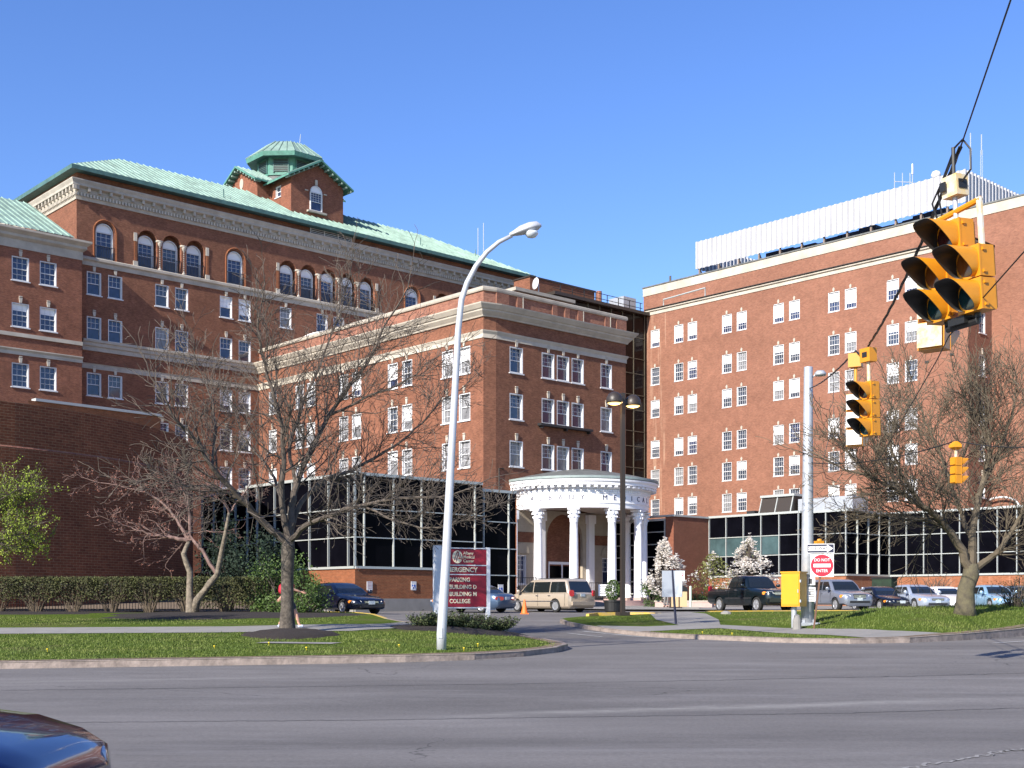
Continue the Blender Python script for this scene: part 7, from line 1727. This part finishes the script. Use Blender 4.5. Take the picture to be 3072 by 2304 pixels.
def sign_back():
    X, Y = P(676, 48.6); z0 = zright(X, Y); t = thing('blank_sign', 'grey back of two angled sign panels on a dark leaning post before the slender magnolia', 'road sign', (X, Y, z0))
    MB().tube([(X, Y, z0-.05), S3(672, 570, Y)], .05, 6).build('post', M['sign_black'], t)
    for px, d, w_ in ((668.5, R(12), .26), (676.5, R(-42), .26)):
        c = S3(px, 583.5, Y-.06); fr = Frame((c.x, c.y), d); mb = MB(); plate(mb, fr, [(-w_, c.z-.52), (w_, c.z-.52), (w_, c.z+.5), (-w_, c.z+.5)], 0, .02); mb.build('panel', M['sign_back'], t)
M['sign_back'] = mat('sign_back', (.36, .39, .44), .5)
sign_back()
def bits():
    # traffic cone
    X, Y = P(524.5, 62); z0 = zr(X, Y); t = thing('traffic_cone', 'orange traffic cone on the drive between the sedan and the minivan', 'cone', (X, Y, z0)); o_ = mat('cone_orange', (.85, .16, .02), .5)
    mb = MB(); mb.lathe((X, Y, z0+.03), [(.17, 0), (.04, .68), (.01, .69)], 16); mb.build('cone', o_, t, smooth=False); MB().box((X, Y, z0+.02), (.42, .42, .04)).build('foot', o_, t)
    # litter bins
    X, Y = P(678, 76); z0 = zr(X, Y)+.1; t = thing('litter_bin', 'tan panelled litter bin with black domed lid behind the blank sign post', 'litter bin', (X, Y, z0)); f = Frame((X, Y), R(4))
    MB().fbox(f, -.5, .5, -.3, .3, z0, z0+.08).build('base', M['bronze'], t)
    for s in (-.25, .27): MB().fbox(f, s-.22, s+.22, -.31, -.29, z0+.06, z0+1.0).build('panel', mat('bin_tan', (.55, .4, .22), .8), t)
    mb = MB(); mb.fbox(f, -.48, .48, -.29, .29, z0+.08, z0+1.0); mb.build('body', M['bronze'], t)
    mb = MB(); mb.prism([f.w(-.55, -.34, z0+1.0), f.w(.55, -.34, z0+1.0), f.w(.5, -.34, z0+1.2), f.w(.3, -.34, z0+1.34), f.w(-.3, -.34, z0+1.34), f.w(-.5, -.34, z0+1.2)], Vector((f.y[0]*.68, f.y[1]*.68, 0))); mb.build('lid', M['black'], t)
    # potted shrub
    X, Y = P(613, 64.5); z0 = zr(X, Y); t = thing('potted_shrub', 'green shrub in a black round tub left of the dark lamp post', 'plant pot', (X, Y, z0)); mb = MB(); mb.lathe((X, Y, z0), [(.38, 0), (.43, .1), (.46, .56), (.5, .58), (.5, .66), (.42, .66), (.4, .6), (.01, .6)], 20); mb.build('tub', M['black'], t, smooth=False)
    rr = random.Random(8); lf = MB()
    for _ in range(1500):
        u = rr.random(); r_ = .42*math.sin(math.pi*(.15+.75*u)); a_ = rr.uniform(0, 6.28); leafcard(lf, Vector((X+r_*math.cos(a_)*rr.uniform(.6, 1), Y+r_*math.sin(a_)*rr.uniform(.6, 1), z0+.66+u*1.05)), rr.uniform(.03, .06), rr)
    lf.build('foliage', M['leaf_bush'], t); mb = MB()
    for k in range(7): mb.tube([(X, Y, z0+.55), (X+.2*math.cos(k), Y+.2*math.sin(k), z0+1.4)], .012, 4)
    mb.build('stems', M['twig'], t)
    # small sign post and bollard
    X, Y = P(681.5, 79); z0 = zr(X, Y)+.1; t = thing('parking_sign', 'small white sign with red symbol on a thin post behind the litter bin', 'road sign', (X, Y, z0)); MB().tube([(X, Y, z0), (X, Y, z0+2.2)], .03, 5).build('post', M['iron'], t)
    f = Frame((X, Y-.04), 0); mb = MB(); plate(mb, f, [(-.19, z0+1.65), (.19, z0+1.65), (.19, z0+2.3), (-.19, z0+2.3)], 0, .012); mb.build('panel', M['sign_white'], t)
    mb = MB(); n = 14; mb.tube([f.w(.11*math.cos(2*math.pi*k/n), -.01, z0+2.08+.11*math.sin(2*math.pi*k/n)) for k in range(n+1)], .016, 4); mb.tube([f.w(-.08, -.01, z0+2.16), f.w(.08, -.01, z0+2.0)], .014, 4); mb.build('red_symbol', M['sign_red'], t)
    X, Y = P(690.5, 72); z0 = zr(X, Y)+.1; t = thing('bollard', 'thin pale green bollard post left of the pickup tail', 'bollard', (X, Y, z0)); mb = MB(); mb.tube([(X, Y, z0), (X, Y, z0+1.25)], .07, 10); mb.lathe((X, Y, z0+1.25), [(.07, 0), (.05, .05), (.01, .07)], 10); mb.build('pipe', mat('bollard_green', (.5, .6, .48), .5), t)
    MB().box((X, Y, z0+.04), (.9, .5, .12)).build('footing', M['concrete'], t)
    # notice on the railing and low planter walls before the shrubs
    X, Y = P(604.5, 82); t = thing('railing_notice', 'small pale notice hung on the iron railing right of the minivan', 'sign', (X, Y, 2.3)); f = Frame((X, Y), 0); mb = MB(); plate(mb, f, [(-.4, 2.0), (.4, 2.0), (.4, 2.75), (-.4, 2.75)], 0, .02); mb.build('panel', M['sign_white'], t)
    mb = MB(); 
    for k in range(4): plate(mb, f, [(-.3, 2.15+k*.14), (.3, 2.15+k*.14), (.3, 2.2+k*.14), (-.3, 2.2+k*.14)], -.004, 0)
    mb.build('lettering', M['plant_dark'], t)
    a_, b_ = P(655, 80), P(712, 78.5); ang = math.atan2(b_[1]-a_[1], b_[0]-a_[0]); f = Frame(a_, ang); t = thing('planter_wall', 'low pinkish stone planter wall before the magnolias', 'wall', (a_[0], a_[1], 1.2)); mb = MB(); mb.fbox(f, 0, math.hypot(b_[0]-a_[0], b_[1]-a_[1]), 0, .4, 1.1, 1.62); mb.build('wall', M['plinth_pink'], t)
    mb = MB(); mb.fbox(f, -.05, math.hypot(b_[0]-a_[0], b_[1]-a_[1])+.05, -.05, .45, 1.62, 1.69); mb.build('coping', M['stone2'], t)
    # stones lying on the right bank
    for px, Y, s_, lb in ((863, 57.0, .35, 'pale flat stone on the bank in front of the black sedan'), (726, 58, .22, 'small pale stone in the grass before the pickup wheels')):
        X = (px-512)/1250*Y; z = zright(X, Y); mb = MB(); mb.lathe((X, Y, z-.03), [(s_*1.2, 0), (s_*1.1, .1), (s_*.5, .17), (.01, .18)], 9); tag(mb.build('flat_stone', M['concrete']), lb, 'stone')
    # dark ventilator box by the annex base
    X, Y = P(884.5, 80); t = thing('utility_box', 'dark green utility box against the orange brick base behind the silver sedan', 'utility box', (X, Y, 1.3)); MB().box((X, Y, 2.3), (1.4, .7, 1.6), GA-R(90)).build('case', M['leaf_dark'], t); MB().box((X, Y, 3.14), (1.5, .8, .1), GA-R(90)).build('lid', M['black'], t)
bits()

# ---------------------------------------------------------------- traffic signals on a span wire
HK = 8.3
def section(t, fr, zc, col, s=0, S_=.355, pitch=None):
    """one lamp section: frame x across the face, -y is the way it faces"""
    w_ = S_*.95; h = S_; d = .2
    mb = MB(); mb.fbox(fr, s-w_/2, s+w_/2, 0, d, zc-h/2+.006, zc+h/2-.006); mb.fbox(fr, s-w_/2+.02, s+w_/2-.02, d, d+.035, zc-h/2+.03, zc+h/2-.03); hs_ = mb.build('lamp_housing', M['signal'], t)
    mb = MB(); mb.fbox(fr, s-w_/2-.005, s+w_/2+.005, -.025, .0, zc-h/2+.004, zc+h/2-.004)
    for z in (-.12, .12): mb.fbox(fr, s+w_/2, s+w_/2+.02, .02, .06, zc+z-.015, zc+z+.015)
    q = mb.build('lamp_door', M['signal'], hs_)
    n = 24; r = S_*.455; V = []; F = []; L1 = .42*S_/.355; L0 = .06     # tunnel visor, cut back underneath
    se = lambda v: math.copysign(abs(v)**.62, v)
    for k in range(n+1):
        th = math.pi*(-.42)+math.pi*1.84*k/n; ln = L0+(L1-L0)*min(1, max(0, (se(math.sin(th))+1)/1.9))
        for rr in (r, r-.008):
            for y in (-.02, -ln): V.append(fr.w(s+rr*se(math.cos(th)), y, zc+rr*se(math.sin(th))))
    for k in range(n): o = 4*k; F += [(o, o+1, o+5, o+4)]
    mesh('visor', V, F, M['signal'], hs_, smooth=True)
    F2 = []
    for k in range(n): o = 4*k; F2 += [(o+2, o+6, o+7, o+3), (o+1, o+3, o+7, o+5)]
    mesh('visor_lining', V, F2, M['black'], hs_, smooth=True)
    V = [fr.w(s, -.045, zc)]; m_ = 20
    for k in range(m_): a_ = 2*math.pi*k/m_; V.append(fr.w(s+(r-.01)*math.cos(a_), -.026, zc+(r-.01)*math.sin(a_)))
    mesh('lens', V, [(0, 1+(k+1) % m_, 1+k) for k in range(m_)], M['lens_'+col], hs_, smooth=True)
M['lens_red'] = mat('lens_red', (.03, .003, .003), .15, coat=.6); M['lens_amber'] = mat('lens_amber', (.13, .04, .004), .15, coat=.6); M['lens_green'] = mat('lens_green', (.002, .025, .03), .15, coat=.6)
def head(name, label, c, ang, cols, S_=.355, group=None, wire=None, arr=None):
    t = thing(name, label, 'traffic light', (c[0], c[1], c[2]), 0, group); fr = Frame((c[0], c[1]), ang)
    for (s, z, col) in arr: section(t, fr, c[2]+z, col, s, S_)
    return t, fr
def pipe(t, pts, r, m, nm='hanger_pipe', n=8): MB().tube(pts, r, n).build(nm, m, t)
# near five-lamp cluster
Yb = 13.9; bc = S3(953, 274.5, Yb); ang_b = R(-64)
t5, f5 = head('traffic_light', 'large yellow five-lamp traffic light cluster with dark visors, nearest on the wire', bc, ang_b, None, arr=[(-.02, .42, 'red'), (-.235, .06, 'amber'), (.235, .06, 'amber'), (-.235, -.30, 'green'), (.235, -.30, 'green')])
zt5 = bc.z+.6
pipe(t5, [f5.w(-.3, .1, zt5+.08), f5.w(.36, .1, zt5+.14)], .035, M['signal']); pipe(t5, [f5.w(.34, .1, zt5+.16), f5.w(.34, .1, bc.z+.24)], .035, M['signal_pale']); pipe(t5, [f5.w(-.24, .1, zt5+.06), f5.w(-.24, .1, bc.z+.24)], .03, M['signal_pale']); pipe(t5, [f5.w(0, .1, zt5+.0), f5.w(0, .1, zt5+.3)], .03, M['galv'])
mb = MB(); mb.fbox(f5, -.12, .12, .0, .2, bc.z-.56, bc.z-.48); mb.tube([f5.w(-.22, .1, bc.z-.46), f5.w(-.22, .1, bc.z-.56), f5.w(.22, .1, bc.z-.56), f5.w(.22, .1, bc.z-.46)], .04, 8); mb.build('bottom_bracket', M['black'], t5)
mb = MB(); mb.fbox(f5, -.11, .11, .02, .2, zt5+.27, zt5+.5); mb.build('wire_entrance_box', M['signal_pale'], t5); mb = MB(); mb.fbox(f5, .1, .12, .05, .17, zt5+.34, zt5+.44); mb.fbox(f5, -.1, -.02, -.02, .0, zt5+.34, zt5+.44); mb.build('box_opening', M['black'], t5)
mb = MB(); mb.tube([f5.w(0, .1, zt5+.5), f5.w(0.02, .1, zt5+.82)], .022, 6); mb.tube([f5.w(.02, .1, zt5+.8), f5.w(.16, .1, zt5+.86), f5.w(.26, .1, zt5+.72), f5.w(.25, .1, zt5+.5), f5.w(.1, .1, zt5+.4)], .012, 5)
mb.tube([f5.w(0, .1, zt5+.75), f5.w(-.2, .12, zt5+.5), f5.w(-.34, .1, zt5+.3), f5.w(-.28, .1, zt5+.12)], .011, 5); mb.tube([f5.w(0, .1, zt5+.7), f5.w(-.28, .14, zt5+.4), f5.w(-.2, .1, zt5+.1)], .011, 5); mb.build('cable_loops', M['black'], t5)
t5.rotation_euler = (0, R(-3.5), 0)
# head facing away, behind the cluster
c = S3(937, 309, 15.6); tb, fb_ = head('traffic_light', 'peeling pale yellow back of a traffic light facing away, below the five-lamp cluster', c, R(140), None, arr=[(0, .36, 'red'), (0, 0, 'amber'), (0, -.36, 'green')])
mb = MB()
for z in (.36, 0, -.36): mb.fbox(fb_, -.155, .155, .24, .252, c.z+z-.15, c.z+z+.15)
mb.build('peeling_back', M['signal_pale'], tb)
c0b = c
# small pair
Ys = 24.6; sc_ = S3(866, 409, Ys)
ts, fs = head('traffic_light', 'yellow three-lamp traffic light hanging right of the grey pole top', sc_, R(-60), None, arr=[(0, .36, 'red'), (0, 0, 'amber'), (0, -.36, 'green')])
pipe(ts, [fs.w(0, .1, sc_.z+.54), fs.w(0, .1, sc_.z+.95)], .035, M['signal_pale']); mb = MB(); mb.fbox(fs, -.13, .13, 0, .2, sc_.z+.93, sc_.z+1.2); mb.build('wire_entrance_box', M['signal'], ts); mb = MB(); mb.fbox(fs, -.06, .06, -.012, .0, sc_.z+1.02, sc_.z+1.12); mb.build('box_opening', M['black'], ts)
c2 = S3(857, 421, Ys+1.0); tw_, fw_ = head('traffic_light', 'pale grey-backed traffic light facing away, half hidden behind the small yellow one', c2, R(150), None, arr=[(0, .36, 'red'), (0, 0, 'amber'), (0, -.36, 'green')])
mb = MB()
for z in (.36, 0, -.36): mb.fbox(fw_, -.155, .155, .24, .252, c2.z+z-.15, c2.z+z+.15)
mb.build('pale_back', mat('signal_white', (.66, .67, .66), .6, var=.1, vscale=8), tw_)
pipe(tw_, [fw_.w(0, .1, c2.z+.54), fw_.w(0, .1, c2.z+1.1)], .035, M['signal']); mb = MB(); mb.fbox(fw_, -.13, .13, 0, .2, c2.z+1.08, c2.z+1.36); mb.build('wire_entrance_box', M['signal'], tw_)
ts.rotation_euler = (0, R(-1.5), 0)
# third head, side on, on the low cable
c3 = S3(958.5, 470.5, 38.0); t3, f3 = head('traffic_light', 'slim yellow traffic light seen from the side, alone on the low cable at the right', c3, R(112), None, S_=.265, arr=[(0, .27, 'red'), (0, 0, 'amber'), (0, -.27, 'green')])
pipe(t3, [f3.w(0, .1, c3.z+.4), f3.w(0, .1, c3.z+.62)], .045, M['signal_pale']); mb = MB(); mb.lathe((f3.w(0, .1, 0).x, f3.w(0, .1, 0).y, c3.z+.6), [(.01, 0), (.22, .09), (.22, .16), (.09, .27), (.01, .3)], 6); mb.build('hanger_cap', M['signal'], t3)
# wires
def wire(label, pts, r, m='black', twist=0, sag=0.0, n=24):
    P_ = []
    for a_, b_ in zip(pts, pts[1:]):
        for k in range(n):
            u = k/n; q = Vector(a_).lerp(Vector(b_), u); q.z -= sag*4*u*(1-u); P_.append(q)
    P_.append(Vector(pts[-1])); mb = MB(); mb.tube(P_, r, 6)
    o = mb.build('overhead_wire', M[m]); tag(o, label, 'wire')
    if twist:
        for ph in (0, 2.1, 4.2):
            mb = MB(); mb.tube([q+Vector((twist*math.cos(i*1.1+ph), .3*twist, twist*math.sin(i*1.1+ph))) for i, q in enumerate(P_)], r*.8, 4); w_ = mb.build('twisted_cable', M[m]); w_.parent = o
    return o
top5 = f5.w(0.02, .1, zt5+.84); tops = fs.w(0, .1, sc_.z+1.3)
wire('thick twisted black cable from the small traffic light up to the five-lamp cluster', [tops, top5], .012, twist=.018, sag=.18)
wire('black span wire from the grey pole top to the small traffic light', [Vector((MX+.05, MY-.1, MTOP-.8)), fw_.w(0, .1, c2.z+1.42), tops], .012, twist=.016, sag=.12)
wire('black span wire rising from the five-lamp cluster out of the top right of the view', [top5, Vector((4.43, 11.1, 6.95)), Vector((2.3, -1, 10.4))], .009)
wire('dark low cable crossing the right tree to the side-on traffic light', [Vector((MX+.1, MY, S3(0, 463, MY).z+.0)), f3.w(0, .1, c3.z+.9), S3(1100, 436, 34)], .018, sag=.25)
wire('thin tether wire from the right edge down past the signal backs', [S3(1030, 245, 12.5), S3(949, 336, 14.4), S3(937, 360, 15.6), S3(882, 455, 30), S3(860, 480, 45)], .008)
mb = MB()
wire('short black strut wire under the five-lamp cluster', [f5.w(-.2, .1, bc.z-.56), S3(946, 321, 14.3), f5.w(.3, .1, bc.z-.52)], .012)

# ---------------------------------------------------------------- people
def skin_body(name, joints, bones, m, parent, sub=2):
    """joints: {name:(co, radius)}; bones: pairs. one continuous skinned surface"""
    keys = list(joints); V = [joints[k][0] for k in keys]; me = bpy.data.meshes.new(name); me.from_pydata(V, [(keys.index(a_), keys.index(b_)) for a_, b_ in bones], [])
    o = bpy.data.objects.new(name, me); C.objects.link(o); sk_ = o.modifiers.new('s', 'SKIN'); sk_.use_smooth_shade = True
    if not me.skin_vertices: me.skin_vertices.new() if hasattr(me.skin_vertices, 'new') else None
    ly = me.skin_vertices[0].data if len(me.skin_vertices) else None
    if ly:
        for i, k in enumerate(keys): r_ = joints[k][1]; ly[i].radius = r_ if isinstance(r_, tuple) else (r_, r_); ly[i].use_root = (i == 0)
    s_ = o.modifiers.new('u', 'SUBSURF'); s_.levels = sub; s_.render_levels = sub
    dg = bpy.context.evaluated_depsgraph_get(); out = bpy.data.meshes.new_from_object(o.evaluated_get(dg)); bpy.data.objects.remove(o)
    out.materials.clear(); out.materials.append(m); q = bpy.data.objects.new(name, out); C.objects.link(q); q.parent = parent; return q
def person(label, loc, rz, pose, skin, shirt, legs, hair, cat='person', shorts=True, pack=None, shoe=None):
    """local x is the walking direction"""
    t = thing('person', label, cat, loc, rz); p = pose
    J = dict(pelvis=((0, 0, .95), (.12, .16)), waist=((.0, 0, 1.08), (.1, .14)), chest=((.02, 0, 1.3), (.12, .17)), neckb=((.01, 0, 1.46), .07), neck=((.03, 0, 1.52), .052), head=((.05, 0, 1.62), (.085, .08)), crown=((.045, 0, 1.72), (.075, .07)))
    B_ = [('pelvis', 'waist'), ('waist', 'chest'), ('chest', 'neckb'), ('neckb', 'neck'), ('neck', 'head'), ('head', 'crown')]
    for s_, sg in (('l', 1), ('r', -1)):
        a = p['arm_'+s_]; l = p['leg_'+s_]
        J['sh'+s_] = ((.01, sg*.19, 1.42), .06); J['el'+s_] = ((a[0][0], sg*(.24), a[0][1]), .042); J['wr'+s_] = ((a[1][0], sg*(.24+a[1][2] if len(a[1]) > 2 else .24), a[1][1]), .028)
        J['hp'+s_] = ((0, sg*.1, .9), .09); J['kn'+s_] = ((l[0][0], sg*.1, l[0][1]), .062); J['an'+s_] = ((l[1][0], sg*.09, l[1][1]), .042); J['to'+s_] = ((l[2][0], sg*.1, l[2][1]), .035)
        B_ += [('chest', 'sh'+s_), ('sh'+s_, 'el'+s_), ('el'+s_, 'wr'+s_), ('pelvis', 'hp'+s_), ('hp'+s_, 'kn'+s_), ('kn'+s_, 'an'+s_), ('an'+s_, 'to'+s_)]
        # hand: palm and five fingers
        w_ = Vector(J['wr'+s_][0]); e_ = Vector(J['el'+s_][0]); d = (w_-e_).normalized(); sd = Vector((0, 1, 0)).cross(d).normalized()
        J['pm'+s_] = (tuple(w_+d*.06), (.022, .035)); B_.append(('wr'+s_, 'pm'+s_))
        for i, (off_, ln) in enumerate(((-.03, .06), (-.01, .075), (.01, .072), (.03, .058))):
            q1 = w_+d*(.09)+sd*off_; q2 = q1+d*ln*.6+Vector((0, -sg*.012, 0)); q3 = q2+d*ln*.35+Vector((0, -sg*.022, 0)); 
            for j, q in enumerate((q1, q2, q3)): J['f%s%d%d' % (s_, i, j)] = (tuple(q), .0095-.001*j)
            B_ += [('pm'+s_, 'f%s%d0' % (s_, i)), ('f%s%d0' % (s_, i), 'f%s%d1' % (s_, i)), ('f%s%d1' % (s_, i), 'f%s%d2' % (s_, i))]
        q1 = w_+d*.04+sd*-.045; J['t%s0' % s_] = (tuple(q1), .011); J['t%s1' % s_] = (tuple(q1+d*.035+sd*-.012), .009); B_ += [('wr'+s_, 't%s0' % s_), ('t%s0' % s_, 't%s1' % s_)]
    body = skin_body('body', J, B_, skin, t)
    G = lambda k: J[k][0]
    def cl(nm, pts, rs, m, ex=.018):
        JJ = {str(i): (q, (r_[0]+ex, r_[1]+ex) if isinstance(r_, tuple) else r_+ex) for i, (q, r_) in enumerate(zip(pts, rs))}
        return JJ
    JJ = {'a': (G('pelvis'), (.135, .175)), 'b': (G('waist'), (.125, .165)), 'c': (G('chest'), (.14, .185)), 'd': ((.01, 0, 1.45), .085)}; BB = [('a', 'b'), ('b', 'c'), ('c', 'd')]
    for s_ in 'lr':
        sh = Vector(G('sh'+s_)); el = Vector(G('el'+s_)); wr = Vector(G('wr'+s_)); JJ['s'+s_] = (tuple(sh), .078); JJ['m'+s_] = (tuple(sh.lerp(el, .6)), .07); BB += [('c', 's'+s_), ('s'+s_, 'm'+s_)]
        if not pack: JJ['e'+s_] = (tuple(el), .058); JJ['w'+s_] = (tuple(el.lerp(wr, .9)), .045); BB += [('m'+s_, 'e'+s_), ('e'+s_, 'w'+s_)]
    skin_body('shirt', JJ, BB, shirt, t)
    JJ = {'a': ((0, 0, .98), (.135, .17)), 'z': ((0, 0, .9), (.13, .165))}; BB = [('a', 'z')]
    for s_ in 'lr':
        hp = Vector(G('hp'+s_)); kn = Vector(G('kn'+s_)); an = Vector(G('an'+s_)); JJ['h'+s_] = (tuple(hp), .11); JJ['k'+s_] = (tuple(hp.lerp(kn, .85 if shorts else 1)), .1 if shorts else .075); BB += [('z', 'h'+s_), ('h'+s_, 'k'+s_)]
        if not shorts: JJ['n'+s_] = (tuple(kn.lerp(an, .95)), .062); BB.append(('k'+s_, 'n'+s_))
    skin_body('shorts' if shorts else 'trousers', JJ, BB, legs, t)
    skin_body('hair', {'a': ((.02, 0, 1.74), (.085, .078)), 'b': ((-.005, 0, 1.67), (.08, .08))}, [('a', 'b')], hair, t, 2)
    for s_ in 'lr':
        an = Vector(G('an'+s_)); to = Vector(G('to'+s_)); h_ = an+(an-to).normalized()*.06; h_.z = min(an.z, to.z+.03)
        skin_body('shoe', {'a': (tuple(h_+Vector((0, 0, -.02))), .045), 'b': (tuple(an.lerp(to, .5)), .05), 'c': (tuple(to), .045)}, [('a', 'b'), ('b', 'c')], shoe, t, 1)
    if pack:
        JJ = {'a': ((-.2, 0, 1.05), (.09, .13)), 'b': ((-.21, 0, 1.2), (.12, .15)), 'c': ((-.19, 0, 1.42), (.09, .13))}; bp_ = skin_body('backpack', JJ, [('a', 'b'), ('b', 'c')], pack, t, 2)
        mb = MB()
        for sg in (1, -1): mb.tube([(-.12, sg*.1, 1.46), (.03, sg*.12, 1.5), (.15, sg*.12, 1.36), (.12, sg*.15, 1.15), (-.08, sg*.13, 1.05)], .018, 6)
        q = mb.build('strap', pack); q.parent = bp_
    # face
    mb = MB(); mb.lathe((0, 0, 0), [(.012, -.02), (.016, 0), (.001, .03)], 8); q = mb.build('nose', skin); q.parent = t; q.location = (.135, 0, 1.625)
    for sg in (1, -1):
        mb = MB(); mb.lathe((0, 0, 0), [(.001, -.02), (.014, -.01), (.018, .01), (.001, .03)], 8); q = mb.build('ear', skin); q.parent = t; q.location = (.03, sg*.083, 1.625)
        mb = MB(); mb.lathe((0, 0, 0), [(.001, -.008), (.01, 0), (.001, .008)], 8); q = mb.build('eye', M['black']); q.parent = t; q.location = (.125, sg*.032, 1.65)
    mb = MB(); mb.box((.128, 0, 1.585), (.012, .045, .01)); q = mb.build('mouth', mat('lips', (.35, .12, .1), .6)); q.parent = t
    return t
skin = mat('skin', (.55, .3, .21), .6, var=.06)
X, Y = -6.99, 39.3
walk = dict(arm_l=((-.13, 1.16), (-.2, .92)), arm_r=((.16, 1.22), (.42, 1.14, .0)), leg_l=((.2, .5), (.31, .1), (.46, .05)), leg_r=((-.06, .52), (-.36, .14), (-.26, .05)))
walk['arm_l'] = ((-.14, 1.17), (-.3, .96)); walk['leg_r'] = ((.0, .5), (-.3, .14), (-.2, .05))
person('person with red backpack and pale blue shirt striding right behind the central tree trunk', (X-.02, Y, zleft(X, Y)+.01), R(3), walk, skin, mat('shirt_blue', (.45, .6, .78), .8), mat('shorts_dark', (.03, .035, .05), .8), mat('hair_dark', (.04, .025, .015), .8), pack=mat('backpack_red', (.5, .012, .03), .7), shoe=mat('trainers', (.5, .55, .7), .6))
stand = dict(arm_l=((-.02, 1.15), (.1, .95)), arm_r=((-.02, 1.15), (.06, .92)), leg_l=((.03, .5), (.0, .09), (.14, .04)), leg_r=((.02, .5), (-.08, .09), (.05, .04)))
X, Y = P(666, 78.5)
person('person in white shirt and grey trousers standing just left of the litter bin', (X, Y, zr(X, Y)+.1), R(-60), stand, skin, mat('shirt_white', (.75, .76, .85), .8), mat('trousers_grey', (.2, .19, .18), .8), mat('hair_dark', (.04, .025, .015), .8), shorts=False, shoe=M['black'])
